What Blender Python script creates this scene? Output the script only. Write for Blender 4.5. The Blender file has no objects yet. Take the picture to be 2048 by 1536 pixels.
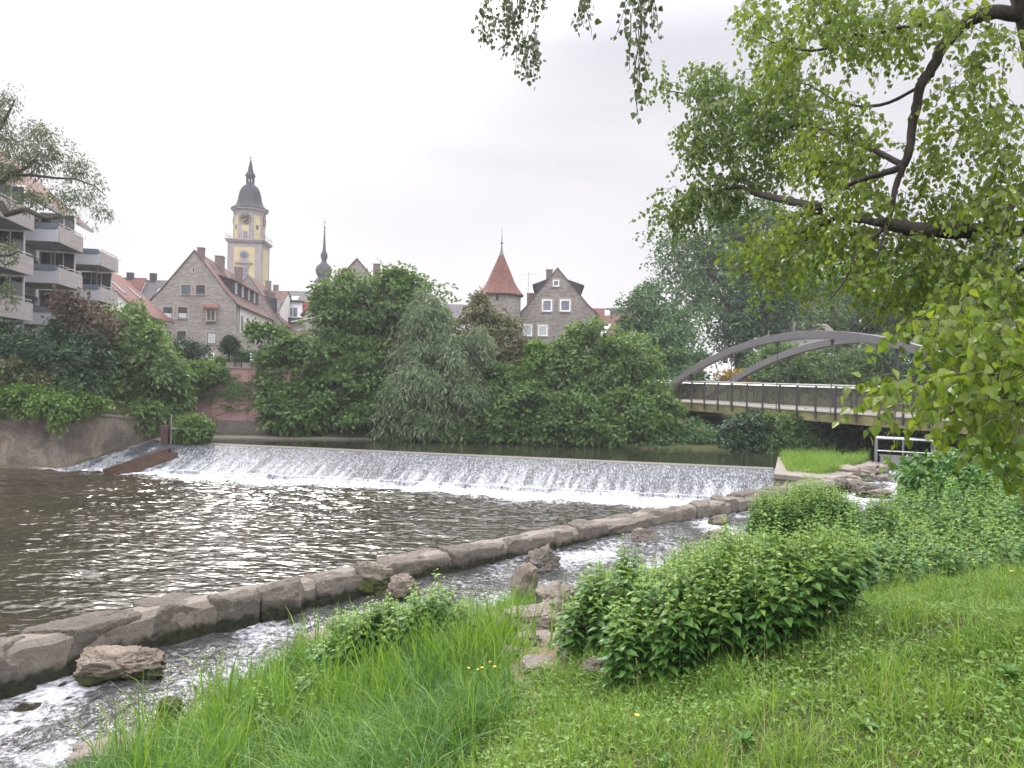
import bpy, math, random
import numpy as np
from mathutils import Vector, Matrix

random.seed(11)
rng = np.random.default_rng(11)
scene = bpy.context.scene
COL = scene.collection
rad = math.radians

# ------------------------------------------------------------------ camera frame (metres, z = 0 is the lower pool)
FPX = 1500.0
EYE = Vector((0.0, 0.0, 5.4))
PITCH, ROLL = 0.7, 1.35
ROT = Matrix.Rotation(rad(90 - PITCH), 3, 'X') @ Matrix.Rotation(rad(ROLL), 3, 'Z')
K = 1.5                                   # scale of the layout figures below
UPW = 0.8 * K                             # level of the upper water


def ray(px, py):
    return ROT @ Vector(((px - 1024) / FPX, -(py - 768) / FPX, -1.0))


def P(px, py, Y):
    d = ray(px, py)
    return EYE + d * (Y / d.y)


def PK(px, py, y0):
    return P(px, py, y0 * K)


def G(px, py, z):
    d = ray(px, py)
    return EYE + d * ((z - EYE.z) / d.z)


# ------------------------------------------------------------------ object helpers
def wloc(o):
    v = Vector((0, 0, 0))
    while o is not None:
        v += o.location
        o = o.parent
    return v


def tag(o, label=None, cat=None, group=None, kind=None):
    if label: o['label'] = label
    if cat: o['category'] = cat
    if group: o['group'] = group
    if kind: o['kind'] = kind
    return o


def thing(name, label, cat, loc, group=None):
    o = bpy.data.objects.new(name, None)
    o.empty_display_size = 0.3
    COL.objects.link(o)
    o.location = Vector(loc)
    return tag(o, label, cat, group)


def np_obj(name, V, polys, mat, parent=None, loc=None, smooth=False, attrs=None, mats=None, midx=None):
    """one mesh object from world-space vertices; polys is a list of (n,k) index arrays"""
    V = np.array(V, dtype=np.float64).reshape(-1, 3)
    if parent is not None:
        V = V - np.array(wloc(parent))
    elif loc is not None:
        V = V - np.array(loc)
    me = bpy.data.meshes.new(name)
    polys = [np.asarray(p, dtype=np.int32) for p in polys if len(p)]
    me.vertices.add(len(V))
    me.vertices.foreach_set('co', V.astype(np.float32).ravel())
    li = np.concatenate([p.ravel() for p in polys])
    tot = np.concatenate([np.full(len(p), p.shape[1], np.int32) for p in polys])
    st = np.concatenate([[0], np.cumsum(tot)[:-1]]).astype(np.int32)
    me.loops.add(len(li))
    me.loops.foreach_set('vertex_index', li)
    me.polygons.add(len(tot))
    me.polygons.foreach_set('loop_start', st)
    me.polygons.foreach_set('use_smooth', np.full(len(tot), bool(smooth)))
    for m in (mats or [mat]):
        me.materials.append(m)
    if midx is not None:
        me.polygons.foreach_set('material_index', np.asarray(midx, np.int32))
    for an, av in (attrs or {}).items():
        a = me.attributes.new(an, 'FLOAT', 'POINT')
        a.data.foreach_set('value', np.asarray(av, np.float32))
    me.update(calc_edges=True)
    o = bpy.data.objects.new(name, me)
    COL.objects.link(o)
    if parent is not None:
        o.parent = parent
    elif loc is not None:
        o.location = Vector(loc)
    return o


def copy_tree(o, parent=None):
    c = o.copy()
    COL.objects.link(c)
    c.parent = parent
    for ch in list(o.children):
        copy_tree(ch, c)
    return c


class MB:
    """collects boxes, prisms, tubes ... in a local frame M and links them as ONE mesh object"""
    def __init__(s, M=None):
        s.v, s.f, s.M = [], [], M or Matrix.Identity(4)

    def add(s, vs, fs):
        b = len(s.v)
        s.v += [s.M @ Vector(p) for p in vs]
        s.f += [tuple(b + i for i in f) for f in fs]
        return s

    def box(s, c, d, R=None):
        c = Vector(c); h = [x / 2 for x in d]
        vs = [Vector((sx * h[0], sy * h[1], sz * h[2])) for sz in (-1, 1) for sx, sy in ((-1, -1), (1, -1), (1, 1), (-1, 1))]
        if R is not None: vs = [R @ p for p in vs]
        return s.add([c + p for p in vs], [(3, 2, 1, 0), (4, 5, 6, 7), (0, 1, 5, 4), (1, 2, 6, 5), (2, 3, 7, 6), (3, 0, 4, 7)])

    def bx(s, x0, x1, y0, y1, z0, z1):
        return s.box(((x0 + x1) / 2, (y0 + y1) / 2, (z0 + z1) / 2), (x1 - x0, y1 - y0, z1 - z0))

    def prism(s, poly, ext):
        n = len(poly); e = Vector(ext); a = [Vector(p) for p in poly]
        fs = [tuple(reversed(range(n))), tuple(range(n, 2 * n))]
        fs += [(i, (i + 1) % n, n + (i + 1) % n, n + i) for i in range(n)]
        return s.add(a + [p + e for p in a], fs)

    def bar(s, a, b, w, h, up=(0, 0, 1)):
        a, b = Vector(a), Vector(b); d = (b - a).normalized()
        x = d.cross(Vector(up)).normalized() * (w / 2); z = x.cross(d).normalized() * (h / 2)
        q = [-x - z, x - z, x + z, -x + z]
        return s.prism([a + p for p in q], b - a)

    def tube(s, pts, r, n=8, cap=True):
        pts = [Vector(p) for p in pts]
        rs = r if isinstance(r, (list, tuple)) else [r] * len(pts)
        vs, fs, u = [], [], None
        for i, p in enumerate(pts):
            d = (pts[min(i + 1, len(pts) - 1)] - pts[max(i - 1, 0)]).normalized()
            if u is None:
                u = d.orthogonal().normalized()
            u = (u - d * u.dot(d)).normalized(); w = d.cross(u)
            vs += [p + (u * math.cos(2 * math.pi * k / n) + w * math.sin(2 * math.pi * k / n)) * rs[i] for k in range(n)]
        for i in range(len(pts) - 1):
            fs += [(i * n + k, i * n + (k + 1) % n, (i + 1) * n + (k + 1) % n, (i + 1) * n + k) for k in range(n)]
        if cap:
            fs += [tuple(reversed(range(n))), tuple(range((len(pts) - 1) * n, len(pts) * n))]
        return s.add(vs, fs)

    def lathe(s, prof, c=(0, 0, 0), n=24, ph=0.0):
        c = Vector(c); vs, fs = [], []
        for r, z in prof:
            vs += [c + Vector((max(r, 1e-3) * math.cos(ph + 2 * math.pi * k / n), max(r, 1e-3) * math.sin(ph + 2 * math.pi * k / n), z)) for k in range(n)]
        for i in range(len(prof) - 1):
            fs += [(i * n + k, i * n + (k + 1) % n, (i + 1) * n + (k + 1) % n, (i + 1) * n + k) for k in range(n)]
        fs += [tuple(reversed(range(n))), tuple(range((len(prof) - 1) * n, len(prof) * n))]
        return s.add(vs, fs)

    def build(s, name, mat, parent=None, loc=None, smooth=False, bevel=0.0, seg=2):
        off = wloc(parent) if parent is not None else Vector(loc or (0, 0, 0))
        me = bpy.data.meshes.new(name)
        me.from_pydata([tuple(p - off) for p in s.v], [], s.f)
        me.materials.append(mat)
        if smooth:
            me.polygons.foreach_set('use_smooth', np.ones(len(me.polygons), bool))
        me.update()
        o = bpy.data.objects.new(name, me)
        COL.objects.link(o)
        if parent is not None: o.parent = parent
        else: o.location = off
        if bevel > 0:
            b = o.modifiers.new('bevel', 'BEVEL'); b.width = bevel; b.segments = seg; b.limit_method = 'ANGLE'; b.angle_limit = rad(40)
        if smooth and smooth != 'all':
            try: me.set_sharp_from_angle(angle=rad(40))
            except Exception: pass
        return o


# ------------------------------------------------------------------ value noise for shapes
class VNoise:
    def __init__(s, seed, n=64):
        s.n = n; s.g = np.random.default_rng(seed).uniform(-1, 1, (n, n, n))

    def __call__(s, p):
        p = np.asarray(p, float); i = np.floor(p).astype(int); f = p - i; f = f * f * (3 - 2 * f); n = s.n; g = s.g
        def at(dx, dy, dz): return g[(i[..., 0] + dx) % n, (i[..., 1] + dy) % n, (i[..., 2] + dz) % n]
        fx, fy, fz = f[..., 0], f[..., 1], f[..., 2]
        a = at(0, 0, 0) * (1 - fx) + at(1, 0, 0) * fx; b = at(0, 1, 0) * (1 - fx) + at(1, 1, 0) * fx
        c = at(0, 0, 1) * (1 - fx) + at(1, 0, 1) * fx; d = at(0, 1, 1) * (1 - fx) + at(1, 1, 1) * fx
        return (a * (1 - fy) + b * fy) * (1 - fz) + (c * (1 - fy) + d * fy) * fz

    def fbm(s, p, o=4, gain=0.5):
        p = np.asarray(p, float); t, a = 0, 1.0
        for k in range(o):
            t = t + a * s(p * 2 ** k + 13.7 * k); a *= gain
        return t


VN = VNoise(3)


def fbm2(x, y, sc, o=4, z=0.0):
    return VN.fbm(np.stack([np.asarray(x, float) * sc, np.asarray(y, float) * sc, np.full(np.shape(x), z)], -1), o)


def grid_faces(nu, nv):
    i = np.arange(nu * nv).reshape(nu, nv)
    return np.stack([i[:-1, :-1].ravel(), i[1:, :-1].ravel(), i[1:, 1:].ravel(), i[:-1, 1:].ravel()], -1)


def polyline_sd(x, y, pts):
    """signed distance to a polyline (positive to the right of its direction) and the fraction along it"""
    pts = np.asarray(pts, float); best = np.full(x.shape, 1e9); sd = np.zeros(x.shape); fr = np.zeros(x.shape)
    L = np.linalg.norm(np.diff(pts, axis=0), axis=1); cum = np.concatenate([[0], np.cumsum(L)])
    for k in range(len(pts) - 1):
        a, b = pts[k], pts[k + 1]; d = (b - a) / L[k]
        t = np.clip((x - a[0]) * d[0] + (y - a[1]) * d[1], 0, L[k])
        dx, dy = x - a[0] - t * d[0], y - a[1] - t * d[1]
        q = np.hypot(dx, dy); m = q < best - 1e-9
        side = np.sign((x - a[0]) * d[1] - (y - a[1]) * d[0])
        best = np.where(m, q, best); sd = np.where(m, q * side, sd); fr = np.where(m, cum[k] + t, fr)
    return sd, fr


# ------------------------------------------------------------------ leaves
def unit(a):
    return a / np.maximum(np.linalg.norm(a, axis=-1, keepdims=True), 1e-9)


T_DIAMOND = (np.array([[0, 0, 0], [.42, .5, .07], [1, 0, -.06], [.42, -.5, .07]]), [np.array([[0, 1, 2], [0, 2, 3]])])
T_LANCE = (np.array([[0, 0, 0], [.4, .5, .04], [1, 0, -.12], [.4, -.5, .04]]), [np.array([[0, 1, 2], [0, 2, 3]])])
T_HEART = (np.array([[.0, 0, 0], [.10, .34, .03], [.30, .50, .05], [.62, .30, .02], [1, 0, -.10],
                     [.62, -.30, .02], [.30, -.50, .05], [.10, -.34, .03], [.42, 0, -.03]]),
           [np.array([[0, 1, 8], [1, 2, 8], [2, 3, 8], [3, 4, 8], [4, 5, 8], [5, 6, 8], [6, 7, 8], [7, 0, 8]])])
T_OVATE = (np.array([[0, 0, 0], [.08, .30, .05], [.28, .50, .08], [.55, .40, .03], [.80, .18, -.08], [1, 0, -.22],
                     [.80, -.18, -.08], [.55, -.40, .03], [.28, -.50, .08], [.08, -.30, .05], [.30, 0, -.01], [.60, 0, -.05]]),
           [np.array([[0, 1, 10], [1, 2, 10], [8, 9, 10], [9, 0, 10], [4, 5, 11], [5, 6, 11]]),
            np.array([[2, 3, 11, 10], [10, 11, 7, 8]]), np.array([[3, 4, 11], [6, 7, 11]])])


def leaf_mesh(pos, d, nrm, L, W, tmpl):
    tv, tf = tmpl
    n, m = len(pos), len(tv)
    d = unit(d); nrm = unit(nrm - d * (nrm * d).sum(-1, keepdims=True)); y = np.cross(nrm, d)
    L = np.broadcast_to(L, (n,))[:, None, None]; W = np.broadcast_to(W, (n,))[:, None, None]
    V = pos[:, None, :] + d[:, None, :] * (tv[None, :, 0:1] * L) + y[:, None, :] * (tv[None, :, 1:2] * W) + nrm[:, None, :] * (tv[None, :, 2:3] * L)
    base = (np.arange(n) * m)[:, None, None]
    F = [(base + f[None]).reshape(-1, f.shape[1]) for f in tf]
    return V.reshape(-1, 3), F


def join_np(parts):
    Vs, Fs, o = [], {}, 0
    for V, F in parts:
        Vs.append(V)
        for f in F:
            if len(f): Fs.setdefault(f.shape[1], []).append(f + o)
        o += len(V)
    return np.concatenate(Vs), [np.concatenate(f) for f in Fs.values()]


def rand_dirs(n, r=rng):
    return unit(r.normal(size=(n, 3)))


def crown_leaves(lobes, sprays, per, spray_r, leaf_l, leaf_w, tmpl=T_DIAMOND, seed=1, shell=0.72, droop=0.3, flat=0.35, up=0.55, rough=0.28, gaps=0.0):
    """leaf clumps (sprays) spread over the outer part of several ellipsoids: lobes = [(cx,cy,cz,rx,ry,rz)]"""
    r = np.random.default_rng(seed)
    lb = np.array(lobes, float)
    area = (lb[:, 3] * lb[:, 5] + lb[:, 3] * lb[:, 4] + lb[:, 4] * lb[:, 5])
    k = r.choice(len(lb), sprays, p=area / area.sum())
    dr = rand_dirs(sprays, r)
    nz = VN.fbm(dr * 2.3 + lb[k, :1] * .37 + seed, 3)
    rr = np.where(r.random(sprays) < 0.8, r.uniform(shell, 1.05, sprays), r.uniform(0.25, shell, sprays)) * (1 + rough * nz)
    c = lb[k, :3] + dr * lb[k, 3:6] * rr[:, None]
    if gaps > 0:                                   # open gaps between leaf clumps
        gn = VN.fbm(c * (.75 / spray_r) + seed * 3.3, 2)
        kp = gn > np.quantile(gn, gaps); k, dr, rr, c = k[kp], dr[kp], rr[kp], c[kp]; sprays = len(k)
    outw = unit(dr / lb[k, 3:6])
    # spray pad: flattened disc tilted between up and outward
    pn = unit(np.array([0, 0, 1.0]) * up + outw * (1 - up) + r.normal(size=(sprays, 3)) * .18)
    a = unit(np.cross(pn, r.normal(size=(sprays, 3)))); b = np.cross(pn, a)
    sz = spray_r * r.uniform(.55, 1.35, sprays)
    N = sprays * per
    q = np.repeat(np.arange(sprays), per)
    th = r.uniform(0, 2 * np.pi, N); ra = np.sqrt(r.random(N)) * sz[q]
    off = a[q] * (np.cos(th) * ra)[:, None] + b[q] * (np.sin(th) * ra)[:, None] + pn[q] * (r.normal(size=N) * flat * sz[q] * .6)[:, None]
    off[:, 2] -= droop * ra ** 2 / np.maximum(sz[q], 1e-3)
    pos = c[q] + off
    d = unit(unit(off) * .8 + outw[q] * .5 + r.normal(size=(N, 3)) * .45 + np.array([0, 0, -droop]))
    nn = unit(pn[q] + r.normal(size=(N, 3)) * .45)
    s = r.uniform(.55, 1.4, N)
    return leaf_mesh(pos, d, nn, leaf_l * s, leaf_w * s, tmpl)


def pxlobe(px, py, y0, rx, ry, ryd=None, k=K):
    """an ellipsoid lobe given by layout figures: centre, half sizes and depth"""
    Y = y0 * k; c = P(px, py, Y); s = Y / FPX
    return (c.x, c.y, c.z, rx * s, (ryd * k if ryd else (rx + ry) / 2 * s * .9), ry * s)
# ------------------------------------------------------------------ materials
class NT:
    def __init__(s, name):
        s.m = bpy.data.materials.new(name); s.m.use_nodes = True; s.t = s.m.node_tree; s.t.nodes.clear()

    def n(s, typ, ins=None, **kw):
        nd = s.t.nodes.new(typ)
        for k, v in kw.items(): setattr(nd, k, v)
        for k, v in (ins or {}).items():
            i = nd.inputs[k]
            if isinstance(v, bpy.types.NodeSocket): s.t.links.new(v, i)
            elif isinstance(v, bpy.types.Node): s.t.links.new(v.outputs[0], i)
            else:
                if i.type == 'RGBA' and len(v) == 3: v = (*v, 1)
                i.default_value = v
        return nd

    def pos(s): return s.n('ShaderNodeNewGeometry').outputs['Position']

    def mapv(s, vec, scale=(1, 1, 1), rot=(0, 0, 0), loc=(0, 0, 0)):
        return s.n('ShaderNodeMapping', {'Vector': vec, 'Scale': scale, 'Rotation': rot, 'Location': loc}).outputs[0]

    def noise(s, vec, scale, detail=4, rough=.55, dist=0.0):
        return s.n('ShaderNodeTexNoise', {'Vector': vec, 'Scale': scale, 'Detail': detail, 'Roughness': rough, 'Distortion': dist}).outputs[0]

    def ramp(s, fac, stops, interp='LINEAR'):
        nd = s.n('ShaderNodeValToRGB', {'Fac': fac}); cr = nd.color_ramp; cr.interpolation = interp
        while len(cr.elements) < len(stops): cr.elements.new(0.5)
        for e, (p, c) in zip(cr.elements, stops):
            e.position = p; e.color = (*c, 1) if not isinstance(c, (int, float)) else (c, c, c, 1)
        return nd.outputs[0]

    def mix(s, fac, a, b, mode='MIX'):
        nd = s.n('ShaderNodeMix', data_type='RGBA', blend_type=mode)
        for i, v in ((0, fac), (6, a), (7, b)):
            if isinstance(v, bpy.types.NodeSocket): s.t.links.new(v, nd.inputs[i])
            else: nd.inputs[i].default_value = v if isinstance(v, (int, float)) else (*v, 1) if len(v) == 3 else v
        return nd.outputs[2]

    def math(s, op, a, b=0.0, c=None, clamp=False):
        nd = s.n('ShaderNodeMath', operation=op, use_clamp=clamp)
        for i, v in enumerate((a, b) if c is None else (a, b, c)):
            if isinstance(v, bpy.types.NodeSocket): s.t.links.new(v, nd.inputs[i])
            else: nd.inputs[i].default_value = v
        return nd.outputs[0]

    def bump(s, h, strength=.3, dist=.05, normal=None):
        d = {'Height': h, 'Strength': strength, 'Distance': dist}
        if normal is not None: d['Normal'] = normal
        return s.n('ShaderNodeBump', d).outputs[0]

    def principled(s, col, rough=.7, normal=None, spec=.5, metal=0.0, **ex):
        d = {'Base Color': col, 'Roughness': rough, 'Specular IOR Level': spec, 'Metallic': metal}
        if normal is not None: d['Normal'] = normal
        d.update(ex)
        return s.n('ShaderNodeBsdfPrincipled', d)

    def out(s, sh, vol=None):
        o = s.n('ShaderNodeOutputMaterial')
        if sh is not None: s.t.links.new(sh.outputs[0] if isinstance(sh, bpy.types.Node) else sh, o.inputs[0])
        return s.m


def plain(name, col, rough=.6, metal=0.0, spec=.4, var=.25, scale=3.0, bump=.0):
    t = NT(name); p = t.pos()
    nz = t.noise(p, scale, 5, .6)
    a = tuple(c * (1 - var) for c in col); b = tuple(min(1, c * (1 + var)) for c in col)
    c = t.ramp(nz, [(.3, a), (.7, b)])
    nm = t.bump(nz, bump, .02) if bump else None
    return t.out(t.principled(c, rough, nm, spec, metal))


def leafmat(name, c1, c2, c3, trans=.35, rough=.45, spec=.35, tint=(1.25, 1.2, .55)):
    """leaf blades: colour varies leaf by leaf; some of the light passes through"""
    t = NT(name)
    rnd = t.n('ShaderNodeNewGeometry').outputs['Random Per Island']
    col = t.ramp(rnd, [(0.0, c1), (.5, c2), (1.0, c3)])
    big = t.noise(t.pos(), .6, 3)
    col = t.mix(t.ramp(big, [(.3, 0.0), (.7, .35)]), col, c3)
    a = t.principled(col, rough, None, spec)
    tc = t.mix(1.0, col, tint, 'MULTIPLY')
    b = t.n('ShaderNodeBsdfTranslucent', {'Color': tc})
    mx = t.n('ShaderNodeMixShader', {0: trans, 1: a.outputs[0], 2: b.outputs[0]})
    return t.out(mx)


def bark(name, c1, c2, sc=8.0, bump=.6):
    t = NT(name); p = t.mapv(t.pos(), (1, 1, .25))
    nz = t.noise(p, sc, 6, .65, .4)
    col = t.ramp(nz, [(.3, c1), (.7, c2)])
    return t.out(t.principled(col, .85, t.bump(nz, bump, .04), .2))


def stonemat(name, cols, sc=2.5, bump=.6, moss=None, wet=None, dist=.06, vary=False):
    t = NT(name); p = t.pos()
    n1 = t.noise(p, sc, 8, .62, .3); n2 = t.noise(p, sc * 6, 6, .7)
    col = t.ramp(n1, [(.28, cols[0]), (.5, cols[1]), (.72, cols[2])])
    col = t.mix(.35, col, t.ramp(n2, [(.3, (.05, .043, .037)), (.7, (.34, .30, .265))]), 'MIX')
    oi = t.n('ShaderNodeObjectInfo').outputs['Random']; col = t.mix(t.math('MULTIPLY', oi, .55), col, (.055, .045, .038)) if vary else col
    n3 = t.noise(p, sc * 24, 4, .7); col = t.mix(.28, col, t.ramp(n3, [(.34, (.045, .038, .032)), (.66, (.36, .32, .28))]))
    h = t.math('ADD', t.math('ADD', n1, t.math('MULTIPLY', n2, .5)), t.math('MULTIPLY', n3, .22))
    rough = .88
    if moss:
        # green growth below a stated height, ragged edge (stays where it grows)
        z = t.n('ShaderNodeSeparateXYZ', {0: p}).outputs[2]
        px_, py_, _z = t.n('ShaderNodeSeparateXYZ', {0: p}).outputs
        lvl = t.math('ADD', t.math('MULTIPLY', px_, .0242), t.math('MULTIPLY_ADD', py_, .0247, -.159))   # the stream climbs gently upstream
        z = t.math('SUBTRACT', z, lvl)
        e = t.math('ADD', z, t.math('MULTIPLY', t.noise(p, 3.0, 5), -.5))
        f = t.ramp(t.math('MULTIPLY_ADD', e, -2.4, 2.4 * (moss[0] - .25) + .5), [(.35, 0.0), (.65, .95)])
        mc = t.ramp(t.noise(p, 9, 4), [(.35, moss[1]), (.7, moss[2])])
        col = t.mix(f, col, mc)
    return t.out(t.principled(col, rough, t.bump(h, bump, dist), .25))


def masonry(name, ang, cols, mortar, row=.22, wid=.5, rough=.9, bump=.7, dist=.10):
    """coursed rubble / brick: brick pattern bent by noise, each stone its own tone"""
    t = NT(name); p = t.mapv(t.pos(), rot=(0, 0, -ang))
    x, y, z = t.n('ShaderNodeSeparateXYZ', {0: p}).outputs
    nz = t.noise(p, 1.6, 4)
    xx = t.math('ADD', t.math('ADD', x, y), t.math('MULTIPLY', nz, dist * 4))
    zz = t.math('ADD', z, t.math('MULTIPLY', t.noise(p, 1.1, 3), dist * 2))
    v = t.n('ShaderNodeCombineXYZ', {0: xx, 1: zz}).outputs[0]
    bk = t.n('ShaderNodeTexBrick', {'Vector': v, 'Scale': 1.0, 'Mortar Size': .018, 'Mortar Smooth': .4, 'Bias': 0.0, 'Brick Width': wid, 'Row Height': row,
                                    'Color1': (0, 0, 0), 'Color2': (1, 1, 1), 'Mortar': (.5, .5, .5)}, offset=.43, squash=.7, squash_frequency=3)
    c = t.ramp(bk.outputs[0], [(0, cols[0]), (.5, cols[1]), (1, cols[2])])
    c = t.mix(.3, c, t.ramp(t.noise(p, 5, 5, .7), [(.3, cols[0]), (.7, cols[2])]))
    c = t.mix(t.ramp(t.noise(p, .35, 4), [(.35, 0.0), (.75, .35)]), c, cols[0])
    c = t.mix(bk.outputs[1], c, mortar)
    h = t.math('SUBTRACT', t.math('MULTIPLY', t.noise(p, 7, 5), .6), bk.outputs[1])
    return t.out(t.principled(c, rough, t.bump(h, bump, .05), .2))


def tiles(name, ang, cols, row=.32, wid=.22, gap=(.05, .04, .04)):
    """roof tiles in rows along the roof direction ang (the ridge runs along local y)"""
    t = NT(name); p = t.mapv(t.pos(), rot=(0, 0, -ang))
    x, y, z = t.n('ShaderNodeSeparateXYZ', {0: p}).outputs
    v = t.n('ShaderNodeCombineXYZ', {0: t.math('ADD', y, t.math('MULTIPLY', x, .13)), 1: t.math('MULTIPLY', z, 1.0)}).outputs[0]
    bk = t.n('ShaderNodeTexBrick', {'Vector': v, 'Scale': 1.0, 'Mortar Size': .022, 'Mortar Smooth': .6, 'Brick Width': wid, 'Row Height': row * .75,
                                    'Color1': (0, 0, 0), 'Color2': (1, 1, 1), 'Mortar': (.5, .5, .5)})
    c = t.ramp(bk.outputs[0], [(0, cols[0]), (.5, cols[1]), (1, cols[2])])
    c = t.mix(t.ramp(t.noise(p, .8, 5, .65), [(.35, 0.0), (.75, .55)]), c, cols[0])
    c = t.mix(t.math('MULTIPLY', bk.outputs[1], .75), c, gap)
    return t.out(t.principled(c, .85, t.bump(t.math('MULTIPLY', bk.outputs[1], -1), .8, .04), .25))


def glassmat(name, col=(.05, .06, .07), rough=.06):
    t = NT(name); nz = t.noise(t.pos(), .8, 2)
    return t.out(t.principled(t.ramp(nz, [(.3, tuple(c * .6 for c in col)), (.7, col)]), rough, t.bump(nz, .04, .05), .8))


M = {}
M['bark_near'] = bark('poplar bark', (.022, .018, .016), (.07, .058, .05), 14, .9)
M['bark_far'] = bark('tree bark', (.03, .026, .022), (.08, .068, .055), 5, .5)
M['twig'] = plain('twig wood', (.075, .06, .03), .8)
M['leaf_poplar'] = leafmat('poplar leaf', (.068, .13, .022), (.13, .21, .034), (.235, .30, .055), .55, .38, .45)
M['leaf_poplar_far'] = leafmat('poplar leaf high in the crown', (.055, .10, .026), (.095, .16, .038), (.15, .215, .058), .48, .42, .45)
M['leaf_poplar_dark'] = leafmat('poplar leaf darkened as shaded', (.05, .075, .035), (.07, .10, .045), (.09, .12, .05), .25, .45, .4)  # darker copy of the poplar leaf, shade put into its colour
M['leaf_green'] = leafmat('broad leaf green', (.028, .078, .024), (.065, .14, .038), (.13, .205, .05), .38, .5, .35)
M['leaf_mid'] = leafmat('shrub leaf green', (.036, .09, .028), (.082, .16, .046), (.155, .235, .062), .38, .5, .35)
M['leaf_bright'] = leafmat('fresh leaf green', (.05, .12, .022), (.085, .17, .03), (.14, .23, .04), .35, .5, .35)
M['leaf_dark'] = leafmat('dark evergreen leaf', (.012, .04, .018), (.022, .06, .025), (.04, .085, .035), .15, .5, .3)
M['leaf_blue'] = leafmat('blue green leaf', (.028, .08, .030), (.056, .128, .046), (.105, .185, .064), .25, .55, .3)
M['leaf_ashgrey'] = leafmat('grey green narrow leaf', (.05, .08, .04), (.085, .12, .065), (.13, .165, .09), .35, .5, .3)
M['leaf_silver'] = leafmat('willow silver leaf', (.06, .105, .052), (.12, .18, .092), (.24, .29, .175), .3, .6, .25, (1.1, 1.1, .7))
M['leaf_olive'] = leafmat('olive red leaf', (.055, .08, .032), (.095, .115, .048), (.17, .145, .07), .25, .55, .3)
M['leaf_red'] = leafmat('copper leaf', (.05, .052, .032), (.085, .068, .045), (.135, .09, .062), .25, .5, .35, (1.3, .8, .6))
M['leaf_orange'] = leafmat('orange leaf', (.14, .12, .02), (.26, .17, .03), (.36, .24, .05), .3, .5, .3)
M['leaf_nettle'] = leafmat('nettle leaf', (.035, .11, .02), (.06, .155, .028), (.10, .21, .04), .28, .42, .45)
M['leaf_nettle_top'] = leafmat('young nettle leaf', (.10, .20, .03), (.15, .26, .04), (.20, .31, .055), .35, .45, .4)
M['grass'] = leafmat('grass blade', (.058, .15, .02), (.125, .245, .035), (.25, .36, .075), .38, .45, .4)
M['grass_long'] = leafmat('long grass blade', (.038, .125, .018), (.10, .225, .03), (.23, .35, .06), .4, .42, .4)
M['grass_dark'] = leafmat('dark lush grass blade', (.022, .08, .018), (.05, .14, .028), (.10, .21, .045), .35, .42, .4)
M['grass_dry'] = leafmat('dry grass stem', (.24, .24, .10), (.34, .32, .16), (.44, .40, .22), .3, .6, .2)
M['clover'] = leafmat('ground cover leaf', (.065, .155, .032), (.11, .215, .04), (.18, .285, .06), .28, .5, .35)
M['stem'] = plain('green stem', (.09, .15, .04), .6)
M['wall_stone'] = stonemat('limestone block', [(.06, .05, .043), (.14, .115, .098), (.26, .22, .19)], 1.9, 1.3, (.34, (.010, .012, .006), (.03, .035, .014)), vary=True)
M['mortar'] = stonemat('mortar', [(.12, .10, .085), (.19, .16, .135), (.26, .225, .19)], 2.2, .9, (.30, (.012, .014, .008), (.03, .035, .015)))
M['rock'] = stonemat('pale rock', [(.12, .095, .08), (.22, .18, .15), (.32, .275, .235)], 1.7, .9)
M['rock_brown'] = stonemat('brown mossy rock', [(.11, .08, .055), (.20, .145, .105), (.29, .235, .19)], 1.8, .9, (.28, (.016, .022, .006), (.04, .052, .014)))
M['rock_wet'] = stonemat('dark wet rock', [(.05, .045, .04), (.10, .088, .078), (.17, .15, .13)], 1.8, .9)
M['rock_moss'] = stonemat('moss topped rock', [(.06, .054, .03), (.11, .093, .06), (.18, .15, .11)], 2.2, .9, (.5, (.03, .04, .01), (.09, .10, .025)))
M['pave_stone'] = masonry('dry laid stone', 0.3, [(.22, .19, .17), (.32, .27, .24), (.42, .36, .33)], (.09, .08, .07), .22, .5, .9, .9, .16)
M['concrete'] = stonemat('weathered concrete', [(.13, .115, .10), (.20, .175, .155), (.27, .24, .215)], .9, .25)
M['concrete_red'] = stonemat('rusty concrete', [(.07, .048, .036), (.12, .085, .066), (.18, .135, .11)], 1.1, .35)
M['concrete_dark'] = stonemat('stained concrete', [(.035, .031, .028), (.065, .058, .054), (.10, .092, .085)], 1.0, .3)
M['steel'] = plain('galvanised steel', (.36, .36, .37), .4, .8, .5, .12, 4)
M['arch_paint'] = plain('grey violet arch paint', (.155, .145, .155), .42, .0, .5, .10, 1.2, .05)
M['rail_dark'] = plain('dark steel post', (.07, .066, .068), .5, .3, .4, .2, 3)
M['white_metal'] = plain('white edge strip', (.60, .58, .56), .45, .2, .5, .15, 2)
M['deck_side'] = plain('algae stained deck side', (.20, .185, .085), .8, 0, .3, .35, 1.6, .2)
M['glass'] = glassmat('dark window glass', (.055, .06, .07))
M['glass_blue'] = glassmat('blue grey window glass', (.13, .16, .21), .08)
M['curtain'] = plain('white curtain behind glass', (.42, .43, .45), .2, 0, .6, .2, 6)
M['win_white'] = plain('white window frame', (.74, .74, .75), .5)
M['win_dark'] = plain('dark window frame', (.06, .05, .05), .6)
M['win_stone'] = plain('stone window surround', (.33, .29, .265), .8, 0, .2, .15, 4, .2)
M['slate'] = plain('slate covering', (.036, .035, .045), .7, 0, .15, .25, 2.0, .2)
M['lead'] = plain('patinated metal', (.13, .16, .14), .5, .4, .5, .2, 4)
M['brick_red'] = plain('red brick', (.25, .12, .095), .85, 0, .2, .25, 6, .3)
M['chimney'] = masonry('chimney brick', .15, [(.12, .085, .075), (.18, .125, .11), (.23, .17, .15)], (.2, .18, .17), .09, .25)
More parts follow.
